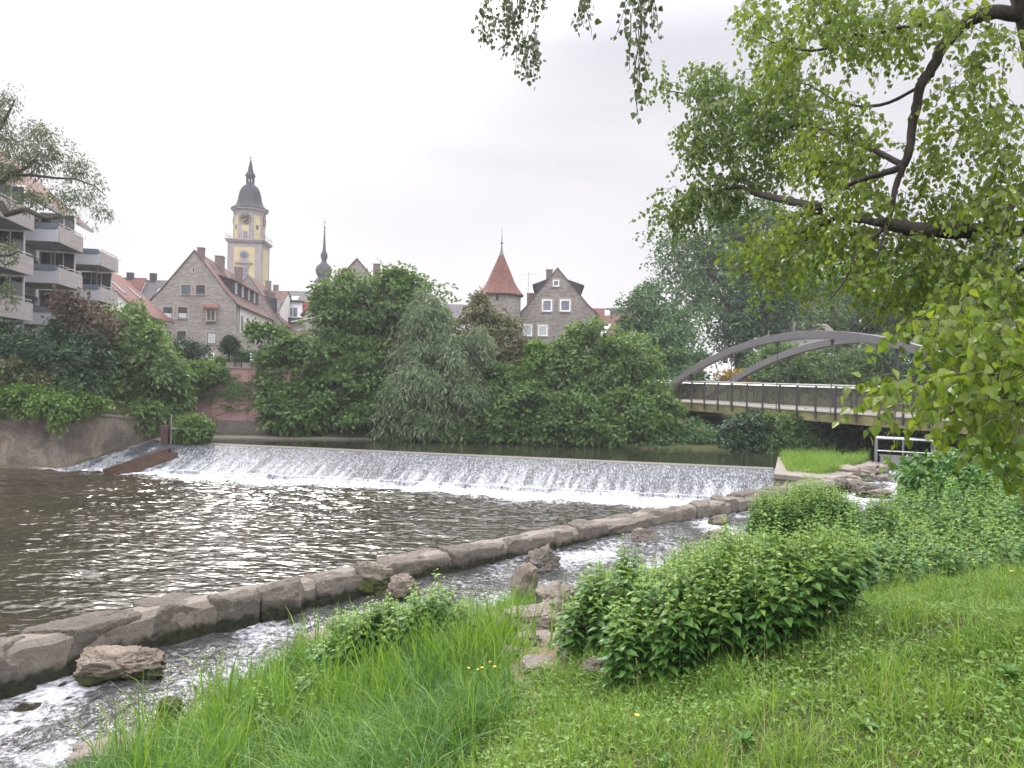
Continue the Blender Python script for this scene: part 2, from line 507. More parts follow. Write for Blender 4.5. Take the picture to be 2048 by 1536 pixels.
M['plaster_white'] = plain('white plaster', (.60, .59, .57), .85, 0, .2, .08, 1.0)
M['plaster_yellow'] = plain('yellow plaster', (.46, .39, .215), .85, 0, .2, .10, .8)
M['tower_stone'] = plain('mauve sandstone', (.29, .25, .255), .85, 0, .2, .14, .9, .2)
M['gold'] = plain('gilding', (.60, .50, .24), .35, .6, .5, .1)
M['black'] = plain('black paint', (.018, .018, .02), .5)
M['pink_wall'] = None
# ------------------------------------------------------------------ render settings, camera, light, air
scene.render.engine = 'CYCLES'
scene.view_settings.view_transform = 'Standard'
scene.view_settings.look = 'None'
scene.view_settings.exposure = EXPOSURE = 0.18
scene.view_settings.gamma = 1.0
cy = scene.cycles
cy.max_bounces = 7; cy.diffuse_bounces = 3; cy.glossy_bounces = 3; cy.transmission_bounces = 4; cy.volume_bounces = 0; cy.transparent_max_bounces = 6
cy.caustics_reflective = False; cy.caustics_refractive = False
cy.use_denoising = True
cy.use_adaptive_sampling = True; cy.adaptive_threshold = 0.015
cy.sample_clamp_indirect = 6.0

cam = bpy.data.cameras.new('camera'); cam_o = bpy.data.objects.new('camera', cam); COL.objects.link(cam_o)
cam.sensor_width = 36.0; cam.lens = 36.0 * FPX / 2048.0
cam.clip_start = 0.05; cam.clip_end = 4000
cam_o.matrix_world = Matrix.Translation(EYE) @ ROT.to_4x4()
scene.camera = cam_o

SUN_AZ, SUN_EL = rad(-22), rad(38)        # azimuth from +Y towards +X
SUND = Vector((math.sin(SUN_AZ) * math.cos(SUN_EL), math.cos(SUN_AZ) * math.cos(SUN_EL), math.sin(SUN_EL)))
sl = bpy.data.lights.new('sun', 'SUN'); so = bpy.data.objects.new('sun', sl); COL.objects.link(so)
sl.energy = 1.5; sl.angle = rad(12); sl.color = (1.0, .95, .88)
so.rotation_euler = SUND.to_track_quat('Z', 'Y').to_euler(); so.location = (0, 0, 60)

world = bpy.data.worlds.new('World'); scene.world = world; world.use_nodes = True
wt = world.node_tree; wt.nodes.clear()


class WT(NT):
    def __init__(s, t): s.t = t


w = WT(wt)
gen = w.n('ShaderNodeTexCoord').outputs['Generated']
sky = w.n('ShaderNodeTexSky', sky_type='NISHITA', sun_disc=False, sun_elevation=SUN_EL, sun_rotation=SUN_AZ, air_density=1.0, dust_density=2.0, ozone_density=1.0).outputs[0]
z = w.n('ShaderNodeSeparateXYZ', {0: gen}).outputs[2]
# overcast: brightness by height above the horizon (thin cloud, brighter overhead), in units of 10 because the strength is 0.1
bri = w.ramp(z, [(0.0, (.79, .765, .775)), (.12, (.84, .82, .835)), (.42, (.80, .80, .835)), (.60, (1.0, 1.0, 1.0)), (1.0, (1.0, 1.0, 1.0))])
mul = w.ramp(z, [(.40, .215), (.80, 1.0)])
cl = w.noise(w.mapv(gen, (1.0, 1.0, 3.2), loc=(.35, 0, .2)), 1.5, 3, .5, .8)
clm = w.ramp(cl, [(.34, (.87, .87, .905)), (.64, (1.06, 1.05, 1.055))])
dt = w.n('ShaderNodeVectorMath', {0: gen, 1: tuple(SUND)}, operation='DOT_PRODUCT').outputs['Value']
glow = w.math('POWER', w.math('MAXIMUM', dt, 0.0), 44.0)
cloud = w.mix(1.0, w.mix(1.0, bri, mul, 'MULTIPLY'), clm, 'MULTIPLY')
# the sky behind the camera is brightened, an added fill for surfaces facing us
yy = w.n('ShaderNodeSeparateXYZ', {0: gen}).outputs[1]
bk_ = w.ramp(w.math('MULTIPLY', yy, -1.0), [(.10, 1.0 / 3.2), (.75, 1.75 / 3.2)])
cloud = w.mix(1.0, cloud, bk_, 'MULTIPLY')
amt = w.math('MULTIPLY_ADD', glow, 115.0, 0.0)
gl = w.n('ShaderNodeVectorMath', {0: (1.0, .93, .90), 'Scale': amt}, operation='SCALE').outputs[0]
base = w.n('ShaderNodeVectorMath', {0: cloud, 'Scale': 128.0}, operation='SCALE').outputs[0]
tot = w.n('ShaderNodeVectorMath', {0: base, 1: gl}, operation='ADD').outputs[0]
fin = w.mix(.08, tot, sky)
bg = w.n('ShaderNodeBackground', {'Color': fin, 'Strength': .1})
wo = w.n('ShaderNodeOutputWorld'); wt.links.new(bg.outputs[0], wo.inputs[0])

# ------------------------------------------------------------------ layout lines (all on the ground or the water)
def Gs(l): return [G(x, y, zz * K) for x, y, zz in l]


B3 = Gs([(235, 1525, .02), (385, 1435, .05), (640, 1290, .15), (900, 1240, .25), (1140, 1200, .3), (1480, 1090, .55), (1710, 1030, .65), (1840, 990, .72)])
B3 = [B3[0] + (B3[0] - B3[1]) * 6.0] + B3 + [Vector((26, 38, .75 * K)), Vector((70, 46, .8 * K))]
BL = np.array([(p.x, p.y) for p in B3]); BZ = np.array([max(p.z, .03) for p in B3])
BCUM = np.concatenate([[0], np.cumsum(np.linalg.norm(np.diff(BL, axis=0), axis=1))])
W3 = Gs([(0, 1400, 0), (300, 1303, .05), (640, 1218, .13), (860, 1160, .2), (1160, 1095, .33), (1440, 1043, .5), (1690, 985, .62)])
W3 = [W3[0] + (W3[0] - W3[1]) * 1.6] + W3
WTOP = [.78, .78, .80, .82, .86, 1.06, 1.36, 1.50]
LW3 = [Vector((-75, 33, 0)), G(-300, 938, 0), G(0, 937, 0), G(125, 936, 0), G(215, 915, .35), G(340, 880, .75 * K)]
FB3 = [G(372, 874, UPW), G(560, 874, UPW), G(700, 878, UPW), G(900, 882, UPW), G(1100, 889, UPW), G(1300, 898, UPW), G(1480, 905, UPW), Vector((30, 52, UPW)), Vector((75, 58, UPW))]
FAR = np.array([(p.x, p.y) for p in LW3 + FB3])
LWTOP = 2.95
PINK_Y = 47.4
PX0, PX1 = P(352, 800, PINK_Y).x, P(590, 800, PINK_Y).x


def stream_z(fr):
    return np.interp(fr, BCUM, BZ)


def terrain(x, y):
    x = np.asarray(x, float); y = np.asarray(y, float)
    d, fr = polyline_sd(x, y, BL)
    wl = np.interp(x * .7 + y * .714, BL[:, 0] * .7 + BL[:, 1] * .714, BZ)
    sl_ = np.clip(.45 - .022 * x, .25, .47)
    f = np.where(d < 3.5, .17 * d, .595 + sl_ * (d - 3.5))
    hn = wl + .10 + f
    cap = 3.72 + .012 * d
    hn = np.where(hn > cap - .4, cap - .4 + .4 * np.tanh((hn - cap + .4) / .4), hn)
    hn = hn + fbm2(x, y, .55, 3) * .10 * np.clip(d / 2, 0, 1) + fbm2(x, y, 1.9, 3, 5.0) * .03 * np.clip(d, 0, 1)
    hb = wl + .1 + d * .9
    h = np.where(d > 0, hn, np.maximum(hb, -1.0))
    # far side: sign is negative on the far side of the line drawn left to right
    q, fq = polyline_sd(x, y, FAR)
    q = -q
    lwl = np.sum(np.linalg.norm(np.diff(FAR[:len(LW3)], axis=0), axis=1))
    left = fq < lwl
    hl = np.where(q < .35, -1.0, np.minimum(LWTOP - .1 + (q - .35) * .42, 5.3))
    hf = UPW + .12 + np.clip(q - .2, 0, 9) * np.where(x > 6, .12, .5)
    hf = np.where(x > 6, np.minimum(hf + np.clip(q - 9, 0, 20) * .2, 5.2), hf)
    hf = np.minimum(hf, 5.2)
    hp = np.where(y > PINK_Y + .3, 5.2, UPW + .10)
    pk = (x > PX0 - 1.5) & (x < PX1)
    hf = np.where(pk, hp, hf)
    hfar = np.where(left & ~((x > PX0 - .5) & (y > 43)), hl, hf)
    h = np.where((q > 0) & (d <= 0), hfar, h)
    return h


def tz(x, y):
    return float(terrain(np.array([x]), np.array([y]))[0])


def warp(lo, hi, fine0, fine1, fs, n_out):
    a = np.arange(fine0, fine1 + 1e-6, fs)
    l = fine0 - (np.geomspace(1, 1 + (fine0 - lo), n_out)[1:] - 1)[::-1]
    r = fine1 + (np.geomspace(1, 1 + (hi - fine1), n_out)[1:] - 1)
    return np.concatenate([l, a, r])


gx = np.unique(np.concatenate([warp(-1500, 1500, -34, 34, .5, 34), np.arange(-7, 14, .2)]))
gy = np.unique(np.concatenate([warp(-200, 2500, -4, 62, .5, 34), np.arange(2, 20, .2)]))
GX, GY = np.meshgrid(gx, gy, indexing='ij')
GZ = terrain(GX, GY)
t = NT('bank soil and turf'); p = t.pos()
n1 = t.noise(p, .9, 6, .6); n2 = t.noise(p, 9, 5, .7)
c = t.ramp(n1, [(.3, (.03, .045, .012)), (.55, (.045, .065, .018)), (.75, (.08, .07, .04))])
c = t.mix(.4, c, t.ramp(n2, [(.3, (.03, .035, .015)), (.7, (.13, .12, .07))]))
sx, sy, sz = t.n('ShaderNodeSeparateXYZ', {0: p}).outputs     # trodden earth of the little path down to the stream
pd = t.math('ABSOLUTE', t.math('SUBTRACT', sx, t.math('MULTIPLY_ADD', sy, .10, -.45)))
pm = t.math('MULTIPLY', t.ramp(t.math('ADD', pd, t.math('MULTIPLY', n1, .5)), [(.6, 1.0), (1.15, 0.0)]), t.ramp(t.math('MULTIPLY', sy, .05), [(.42, 0.0), (.47, 1.0), (.66, 1.0), (.74, 0.0)]))
c = t.mix(t.math('MULTIPLY', pm, .85), c, t.ramp(n2, [(.3, (.12, .095, .06)), (.7, (.25, .205, .15))]))
M['ground'] = t.out(t.principled(c, .95, t.bump(n2, .8, .06), .1))
g = np_obj('ground', np.stack([GX, GY, GZ], -1).reshape(-1, 3), [grid_faces(len(gx), len(gy))], M['ground'], smooth=True)
tag(g, 'grassy river banks and the terraces behind them', kind='structure')

# ------------------------------------------------------------------ weir lines
CL, CR = G(366, 886, UPW), G(1549, 938, UPW)
FL, F2 = G(266, 945, .07), G(1400, 1001, .07)
FR = FL + (F2 - FL) * 1.115
FOOT = np.array([(FL.x, FL.y), (FR.x, FR.y)])
CREST = np.array([(CL.x, CL.y), (CR.x, CR.y)])


def watermat(name, deep, foam_lo, foam_hi, rough=.06, waves=(), foam_scale=6.0, streak=None, foam_col=(.80, .81, .84), foam_attr=True, speck=0.0, wdet=3):
    """dark turbid water with ripples in its surface; white foam where the attribute 'foam' says the water is broken"""
    t = NT(name); p = t.pos(); nm = None
    for sc, st, dist, stretch, rot in waves:
        h = t.noise(t.mapv(p, stretch, (0, 0, rot)), sc, wdet, .5, .2)
        nm = t.bump(h, st, dist, nm)
    col = t.ramp(t.noise(p, .25, 3), [(.35, tuple(c * .75 for c in deep)), (.7, tuple(c * 1.25 for c in deep))])
    w_ = t.principled(col, rough, nm, .5, **{'IOR': 1.33})
    fp = streak(t, p) if streak else p
    f1 = t.noise(fp, foam_scale, 6, .68, .3)
    if foam_attr:
        at = t.n('ShaderNodeAttribute', attribute_name='foam').outputs['Fac']
        f = t.math('ADD', f1, t.math('MULTIPLY', at, 1.0))
    else:
        f = f1
    fm = t.ramp(f, [(foam_lo, 0.0), (foam_hi, 1.0)])
    if speck:
        vo = t.n('ShaderNodeTexVoronoi', {'Vector': t.mapv(p, (1, 1, 1)), 'Scale': 2.2, 'Randomness': 1.0}).outputs['Distance']
        sp = t.ramp(t.math('ADD', vo, t.math('MULTIPLY', t.noise(p, .5, 3), .12)), [(speck, 1.0), (speck + .012, 0.0)])
        fm = t.math('MAXIMUM', fm, sp)
    fo = t.n('ShaderNodeBsdfDiffuse', {'Color': foam_col, 'Normal': nm} if nm else {'Color': foam_col})
    return t.out(t.n('ShaderNodeMixShader', {0: fm, 1: w_.outputs[0], 2: fo.outputs[0]}))


# ------------------------------------------------------------------ lower pool
px_ = np.unique(np.concatenate([np.arange(-80, -24, 1.0), np.arange(-24, 9, .13), np.arange(9, 16, .5)]))
py_ = np.unique(np.concatenate([np.arange(3, 12, .14), np.arange(12, 40, .16), np.arange(40, 46, 1.0)]))
X, Y = np.meshgrid(px_, py_, indexing='ij')
dF, _ = polyline_sd(X, Y, FOOT)            # positive = downstream side
near = np.clip(1 - np.maximum(dF, 0) / 9.0, 0, 1)
wv = fbm2(X * .75, Y * 1.5, 1.25, 3) * .034 + fbm2(X * .9 + 7, Y * 1.6, 3.1, 2, 3.0) * .016
wv = wv * (1 + .8 * near) + fbm2(X, Y, 2.3, 3, 9.0) * .06 * near ** 2
foam = np.where(dF < 0, .45, np.clip(.36 - .24 * np.maximum(dF - .3, 0) ** .7, -.6, .5))
foam = foam + .16 * fbm2(X * .35, Y, .9, 3, 2.0)
rightness = np.clip((X + 14) / 20, 0, 1)
foam = foam + .20 * rightness * np.exp(-np.maximum(dF, 0) / 2.5) - .07 * (1 - rightness)
M['pool'] = watermat('lower pool water', (.030, .025, .017), .60, .92, .02,
                     [(1.9, .48, .16, (.8, 1.7, 1), .12), (4.6, .36, .07, (.75, 1.6, 1), .1)], 7.5, speck=.03, wdet=1)
pool = np_obj('pool_water', np.stack([X, Y, wv], -1).reshape(-1, 3), [grid_faces(len(px_), len(py_))], M['pool'], smooth=True, attrs={'foam': foam.ravel()})
tag(pool, 'rippled brown water of the pool below the weir', kind='structure')

# upper water
M['upper'] = watermat('upper river water', (.022, .024, .014), .93, .99, .04, [(1.2, .10, .12, (.5, 2.0, 1), .1), (5.0, .06, .03, (.6, 1.8, 1), .1)], 7, foam_attr=False, speck=.03)
vs = [(CL.x - .6, CL.y + .05, UPW), (CL.x, CL.y, UPW), (CR.x, CR.y, UPW), (CR.x + 1.6, CR.y + 4.0, UPW), (CR.x + 2.6, 36.5, UPW), (26, 40, UPW), (80, 47, UPW), (80, 62, UPW), (26, 56, UPW), (0, 52, UPW), (CL.x + 5, 51, UPW), (CL.x - 1.2, 47, UPW)]
u = np_obj('upper_water', vs, [np.arange(len(vs))[None, :]], M['upper'])
tag(u, 'calm dark river above the weir crest', kind='structure')

# ------------------------------------------------------------------ the weir: falling water on a concrete ramp
ns, nt_ = 620, 90
s_ = np.linspace(0, 1, ns)[:, None]; t_ = np.linspace(0, 1, nt_)[None, :]
C0 = np.array(CL)[None, None] * (1 - s_[..., None]) + np.array(CR)[None, None] * s_[..., None]
F0 = np.array(FL)[None, None] * (1 - s_[..., None]) + np.array(FR)[None, None] * s_[..., None]
tt = np.broadcast_to(t_, (ns, nt_))
XY = C0 * (1 - tt[..., None]) + F0 * tt[..., None]
lipn = .03 * fbm2(s_ * 24 + 0 * t_, 0 * t_ + 0 * s_, 1.0, 3)
zz = UPW * (1 - .86 * np.clip(tt / .84, 0, 1) ** 1.22)
zz = np.where(tt > .84, UPW * .14 + .075 * np.sin(np.clip((tt - .84) / .09, 0, 1) * np.pi), zz)
zz = np.where(tt > .93 + lipn, np.maximum(UPW * .14 - (tt - .93 - lipn) * 4.5, -.08), zz)
strk2 = fbm2(s_ * 26 * 5.5 + .0 * tt, tt * 1.6 + 0 * s_, 1.0, 3, 14.0)
turb = fbm2(XY[..., 0], XY[..., 1], 5.5, 3, 1.0)
strk = fbm2(s_ * 26 * 3.2 + .0 * tt, tt * 3.0 + 0 * s_, 1.0, 3, 4.0)
zz = zz + (.030 * turb + .02 * strk) * np.clip(tt * 5, .1, 1)
wf = -.06 + .13 * strk2 * np.clip(tt * 1.8 - .3, 0, 1) + .13 * tt ** 2 + np.where((tt > .82) & (tt < .90), .13, 0) + np.where(tt > .94, .16, 0) - .25 * np.clip(.05 - tt, 0, 1) * 20
fx = np.array(FL - CL); fx = fx / np.linalg.norm(fx[:2])
fang = math.atan2(fx[1], fx[0])


def weir_streak(t, p):
    return t.mapv(t.mapv(p, rot=(0, 0, -fang)), (.30, 1.1, .5))


M['weir'] = watermat('weir water', (.040, .043, .052), .40, .70, .25, [(7, .9, .08, (1, 1, 1), 0), (18, 1.0, .05, (1, 1, 1), 0)], 13.0, streak=weir_streak, foam_col=(.42, .435, .47))
wr = np_obj('weir_water', np.stack([XY[..., 0], XY[..., 1], zz], -1).reshape(-1, 3), [grid_faces(ns, nt_)], M['weir'], smooth=True, attrs={'foam': wf.ravel()})
tag(wr, 'sheet of water falling over the long slanting weir', kind='structure')
# concrete body of the weir with its sill under the upper water
wb = MB(); e = Vector((fx[0], fx[1], 0)); dn = Vector((0, 0, -1))
wb.prism([CL - e * .55 - dn * .012, CL + e * .04 - dn * .004, CL + e * 1.0 + dn * .45, FL + dn * .25, FL + dn * 1.2, CL - e * .55 + dn * 1.6], CR - CL)
o = wb.build('concrete_weir', M['concrete_dark'], loc=CL)
tag(o, 'dark concrete sill and ramp under the falling water', 'weir')

# ------------------------------------------------------------------ side stream between the block wall and the grassy bank
BLs = BL[:-1]; nst = 420
cum = BCUM[:-1]; ss = np.linspace(0, cum[-1], nst)
bx = np.interp(ss, cum, BLs[:, 0]); by = np.interp(ss, cum, BLs[:, 1]); bz = np.interp(ss, cum, BZ[:-1])
WL = np.array([(p.x, p.y) for p in W3]); WLx = np.concatenate([WL, [[14.3, 35.2], [22, 39.5]]])
cw = np.concatenate([[0], np.cumsum(np.linalg.norm(np.diff(WLx, axis=0), axis=1))])
# pair stations of the bank with the nearest wall station
_, wfr = polyline_sd(bx, by, WLx)
wfr = np.maximum.accumulate(wfr)
wx = np.interp(wfr, cw, WLx[:, 0]); wy = np.interp(wfr, cw, WLx[:, 1])
nv = 48
vv = np.linspace(-.25, 1.12, nv)[None, :]
SX = bx[:, None] * (1 - vv) + wx[:, None] * vv; SY = by[:, None] * (1 - vv) + wy[:, None] * vv
steps = .10 * np.sin(ss / 3.1) + .06 * np.sin(ss / 1.3 + 1)
bzs = np.maximum(bz + steps * np.clip(bz, 0, .6), .035)
SZ = np.broadcast_to(bzs[:, None], SX.shape) + .045 * fbm2(SX, SY, 2.4, 4, 3.0) + .02 * fbm2(SX, SY, 7, 2, 6.0)
sfoam = .08 + .24 * fbm2(SX, SY, .8, 3, 1.0) + .5 * np.clip(-np.gradient(bzs, ss)[:, None] * 2, -.1, .3) - .12 * np.clip(vv - .7, 0, 1) * 3
M['stream'] = watermat('side stream water', (.045, .045, .045), .50, .84, .12, [(2.6, 1.0, .2, (1.2, 1.2, 1), .7), (8.0, .8, .07, (1, 1, 1), 0), (22.0, .4, .02, (1, 1, 1), 0)], 7.0, foam_col=(.58, .59, .64))
sm = np_obj('stream_water', np.stack([SX, SY, SZ], -1).reshape(-1, 3), [grid_faces(nst, nv)], M['stream'], smooth=True, attrs={'foam': sfoam.ravel()})
tag(sm, 'fast side stream between the block wall and the bank', kind='structure')
# ------------------------------------------------------------------ stones
def rock_shape(n=12, k=5.0, seed=0, amp=.16, strata=.0, fsc=1.3, cuts=7):
    u = np.linspace(-1, 1, n); A, Bq = np.meshgrid(u, u, indexing='ij'); one = np.ones_like(A)
    V, Fq, o = [], [], 0
    gf = grid_faces(n, n)
    for ax in range(3):
        for sg in (-1, 1):
            c = [None] * 3; c[ax] = one * sg; c[(ax + 1) % 3] = A; c[(ax + 2) % 3] = Bq
            V.append(np.stack(c, -1).reshape(-1, 3)); Fq.append((gf if sg > 0 else gf[:, ::-1]) + o); o += n * n
    V = np.concatenate(V); Fq = np.concatenate(Fq)
    _, idx, inv = np.unique(np.round(V, 5), axis=0, return_index=True, return_inverse=True)
    V = V[idx]; Fq = inv.reshape(-1)[Fq]
    V = V / (np.abs(V) ** k).sum(-1, keepdims=True) ** (1 / k)
    nz = VN.fbm(V * fsc + seed * 7.31, 4, .5)
    nz2 = VN.fbm(V * fsc * 3.4 + seed * 3.1 + 40, 3, .55)
    d = unit(V)
    rr = np.random.default_rng(seed * 17 + 3)
    for c_ in range(cuts):                               # broken faces
        pn_ = unit(rr.normal(size=3) * np.array([1, 1, .8])); lim = rr.uniform(.62, .95) * np.abs(V @ pn_).max()
        ex = np.maximum(V @ pn_ - lim, 0); V = V - pn_[None] * (ex * .93)[:, None]
    V = V + d * (nz * amp + nz2 * amp * .45 + np.abs(VN.fbm(V * fsc * 6 + seed, 3)) * amp * -.45)[:, None]
    if strata:
        V[:, :2] *= (1 + strata * np.sin(V[:, 2] * 9 + nz * 3))[:, None]
    return V, Fq


def rock(name, c, size, rz=0.0, tilt=(0, 0), k=4.0, seed=0, amp=.18, mat=None, parent=None, n=12, strata=0.0, fsc=1.3, cuts=7, smooth=True):
    V, Fq = rock_shape(n, k, seed, amp, strata, fsc, cuts)
    V = V * np.array(size) / 2
    R = (Matrix.Rotation(rz, 3, 'Z') @ Matrix.Rotation(tilt[0], 3, 'X') @ Matrix.Rotation(tilt[1], 3, 'Y'))
    V = V @ np.array(R).T + np.array(c)
    o = np_obj(name, V, [Fq], mat, parent, None if parent is not None else Vector(c), smooth=smooth)
    o.data.set_sharp_from_angle(angle=rad(24))
    return o


# long block wall between pool and stream
wall = thing('block_wall', 'long low wall of big mortared limestone blocks between pool and stream', 'stone wall', (W3[3].x, W3[3].y, 0))
wp = np.array([(p.x, p.y) for p in W3]); wcum = np.concatenate([[0], np.cumsum(np.linalg.norm(np.diff(wp, axis=0), axis=1))])
wn = np.array([1.0, 0])


def wall_at(s):
    x = np.interp(s, wcum, wp[:, 0]); y = np.interp(s, wcum, wp[:, 1]); ztop = np.interp(s, wcum, WTOP)
    x2 = np.interp(s + .3, wcum, wp[:, 0]) - np.interp(s - .3, wcum, wp[:, 0]); y2 = np.interp(s + .3, wcum, wp[:, 1]) - np.interp(s - .3, wcum, wp[:, 1])
    return x, y, ztop, math.atan2(y2, x2)


rb = random.Random(5)
s = 0.0; i = 0
while s < wcum[-1] - .3:
    L = rb.uniform(.95, 2.0) if s < 22 else rb.uniform(.8, 1.5)
    x, y, zt, a = wall_at(s + L / 2)
    wd = rb.uniform(.78, .95); hh = zt + .55 + rb.uniform(-.06, .04)
    nx, ny = -math.sin(a), math.cos(a)
    off = wd / 2 + rb.uniform(-.10, .07)
    rock('stone_block', (x + nx * off, y + ny * off, zt - hh / 2 + rb.uniform(-.03, .03)), (L * 1.0 - rb.uniform(.0, .09), wd, hh), a + rb.uniform(-.05, .05),
         (rb.uniform(-.06, .05), rb.uniform(-.03, .03)), 18.0, i + 20, .06, M['wall_stone'], wall, 36, .008, 2.4, 6)
    s += L; i += 1
sv = np.linspace(0, wcum[-1], 160); mv = []
for q in sv:
    x, y, zt, a = wall_at(q); nx, ny = -math.sin(a), math.cos(a)
    wob = .03 * math.sin(q * 3.1) + .025 * math.sin(q * 7.7)
    for dd, dz in ((.05 + wob * .5, -1.2), (.09 + wob * .5, -.14 + wob), (.22, -.025 + wob * .6), (.62, -.025 + wob * .6), (.8, -.2), (.8, -1.2)):
        mv.append((x + nx * dd, y + ny * dd, zt + dz))
np_obj('mortar', mv, [grid_faces(160, 6)[:, ::-1]], M['mortar'], wall)

# single boulders
def GT(px, py):
    """point of the bank surface under a layout point"""
    d = ray(px, py); t_2 = 2.0
    while t_2 < 80:
        p_ = EYE + d * t_2
        if p_.z < tz(p_.x, p_.y): return p_
        t_2 += .05
    return p_


def boulder(px, py, z0, size, rz, label, mat, seed, k=3.2, amp=.2, tilt=(0, 0), sink=.25, group=None):
    if z0 is None:
        c = GT(px, py); z0 = c.z
    else: c = G(px, py, z0)
    o = rock('boulder', (c.x, c.y, z0 + size[2] * (.5 - sink)), size, rz, tilt, k, seed, amp, mat, None, 26, .01, 1.5, 10)
    return tag(o, label, 'boulder', group)


GR = 'loose boulders in and beside the side stream'
boulder(245, 1352, .10, (1.35, .70, .60), .32, 'long brown boulder with mossy lower half leaning against the block wall', M['rock_brown'], 3, 3.6, .2, (0, .05), .22, GR)
boulder(1047, 1196, .42, (.52, .72, .95), .5, 'upright pale blocky boulder standing in the middle of the stream', M['rock_brown'], 8, 5, .14, (.1, .06), .22, GR)
boulder(1087, 1138, .50, (.80, .60, .68), .5, 'dark wet boulder touching the wall behind the upright boulder', M['rock_wet'], 12, 3.2, .2, (0, -.3), .22, GR)
boulder(803, 1190, .42, (.75, .6, .62), .3, 'brown rounded boulder at the wall foot left of the open stream', M['rock_brown'], 14, 3.0, .22, (0, .2), .2, GR)
boulder(742, 1180, .36, (1.1, .6, .75), .35, 'moss streaked block leaning on the wall beside the brown rounded boulder', M['rock_moss'], 15, 3.6, .2, (0, .25), .2, GR)
boulder(1287, 1088, .62, (.62, .55, .62), .4, 'square pale stone in the stream just above the nettle patch', M['rock'], 17, 4.5, .14, (0, .1), .22, GR)
boulder(1440, 1058, .80, (.60, .55, .55), .2, 'small moss covered cube of stone close to the wall', M['rock_moss'], 19, 5, .13, (0, 0), .22, GR)
boulder(1438, 1085, .78, (.75, .6, .5), .3, 'flat pale stone in front of the small mossy cube', M['rock'], 21, 3.2, .2, (0, .1), .3, GR)
boulder(1724, 984, 1.0, (1.1, .8, .6), .4, 'dark flat topped boulder below the sluice', M['rock_wet'], 24, 3.4, .22, (0, .1), .3, GR)
boulder(1748, 996, .98, (1.3, .8, .5), .1, 'low brown boulder splitting the water below the sluice', M['rock_brown'], 25, 3.0, .22, (0, -.1), .35, GR)
boulder(1770, 966, 1.06, (.9, .7, .5), .6, 'small dark boulder nearest the sluice apron', M['rock_wet'], 26, 3.0, .22, (.1, 0), .3, GR)
boulder(1836, 990, 1.1, (1.2, .9, .6), .2, 'pale slab on the right edge of the stream by the bush', M['rock'], 27, 4.0, .18, (0, .05), .3, GR)
boulder(1820, 1003, 1.06, (1.0, .8, .4), .5, 'flat brown slab lying lower on the right edge of the stream', M['rock_brown'], 28, 4.0, .18, (0, -.05), .3, GR)
boulder(945, 1256, .52, (1.5, .9, .55), .3, 'broad flat pale stone at the water edge behind the nettle stems', M['rock'], 31, 3.6, .16, (.05, .05), .3, GR)
boulder(1010, 1262, None, (.75, .6, .42), .5, 'pale wedge shaped stone on the bank left of the domed boulder', M['rock'], 32, 3.2, .2, (.1, .12), .3, GR)
boulder(1058, 1262, None, (.95, .75, .62), .25, 'domed cream boulder at the foot of the bank path', M['rock'], 33, 2.9, .2, (0, .1), .3, GR)
boulder(1068, 1292, None, (.8, .55, .35), .2, 'low grey stone just in front of the domed cream boulder', M['rock'], 34, 3.2, .2, (.15, .05), .35, GR)
boulder(1112, 1240, .60, (1.0, .9, .95), .5, 'tall pale boulder half hidden by the nettle patch', M['rock'], 35, 3.2, .2, (0, -.15), .25, GR)
boulder(1135, 1268, None, (.6, .5, .45), .7, 'small pale stone tucked under the nettle leaves', M['rock'], 36, 3.2, .2, (0, 0), .3, GR)
boulder(1110, 1288, None, (.7, .4, .2), .15, 'thin flat stone like a step on the bank path', M['rock'], 37, 4.5, .14, (.15, 0), .4, GR)
boulder(1085, 1331, None, (.52, .30, .13), .1, 'lowest flat stone at the top of the bank path', M['rock'], 38, 4.5, .14, (.2, 0), .4, GR)
boulder(1010, 1300, None, (.36, .3, .25), .1, 'small grey stone among the weeds left of the path', M['rock'], 39, 3.5, .18, (.1, .1), .3, GR)
boulder(1020, 1318, None, (.34, .3, .24), .6, 'round grey stone at the end of the long grass', M['rock'], 40, 3.0, .18, (.1, .1), .3, GR)
boulder(1190, 1340, None, (.26, .22, .2), .6, 'small dark stone under the front of the nettle patch', M['rock_moss'], 41, 3.0, .18, (.1, .1), .35, GR)
boulder(335, 1440, .12, (.42, .36, .42), .4, 'mossy stone poking out of the bank grass', M['rock_moss'], 43, 3.2, .2, (.1, .1), .25, GR)
boulder(235, 1512, .10, (1.1, .5, .30), .35, 'long flat pale slab along the water at the bottom left', M['rock'], 44, 3.8, .16, (.05, .0), .3, GR)
boulder(640, 1292, .26, (.9, .5, .36), .4, 'pale slab at the water edge behind the tall grass', M['rock'], 45, 3.6, .16, (.05, .05), .3, GR)
boulder(690, 1262, .30, (.7, .5, .4), .3, 'second pale slab half covered by the grass clump', M['rock'], 46, 3.4, .18, (.05, .1), .3, GR)
# ------------------------------------------------------------------ building helpers
RI = ROT.inverted()


def proj(v):
    c = RI @ (Vector(v) - EYE)
    return 1024 + FPX * c.x / -c.z, 768 - FPX * c.y / -c.z


def frame(O, ang):
    return Matrix.Translation(Vector(O)) @ Matrix.Rotation(ang, 4, 'Z')


def onplane(Mx, px, py):
    """where the sight line through a layout point meets the local x-z plane of a facade: local (u, z)"""
    i = Mx.inverted(); o = i @ EYE; d = i.to_3x3() @ ray(px, py)
    t_ = -o.y / d.y
    q = o + d * t_
    return q.x, q.z


def zat(x, y, py):
    lo, hi = -5.0, 80.0
    for _ in range(50):
        m = (lo + hi) / 2
        if proj((x, y, m))[1] > py: lo = m
        else: hi = m
    return lo


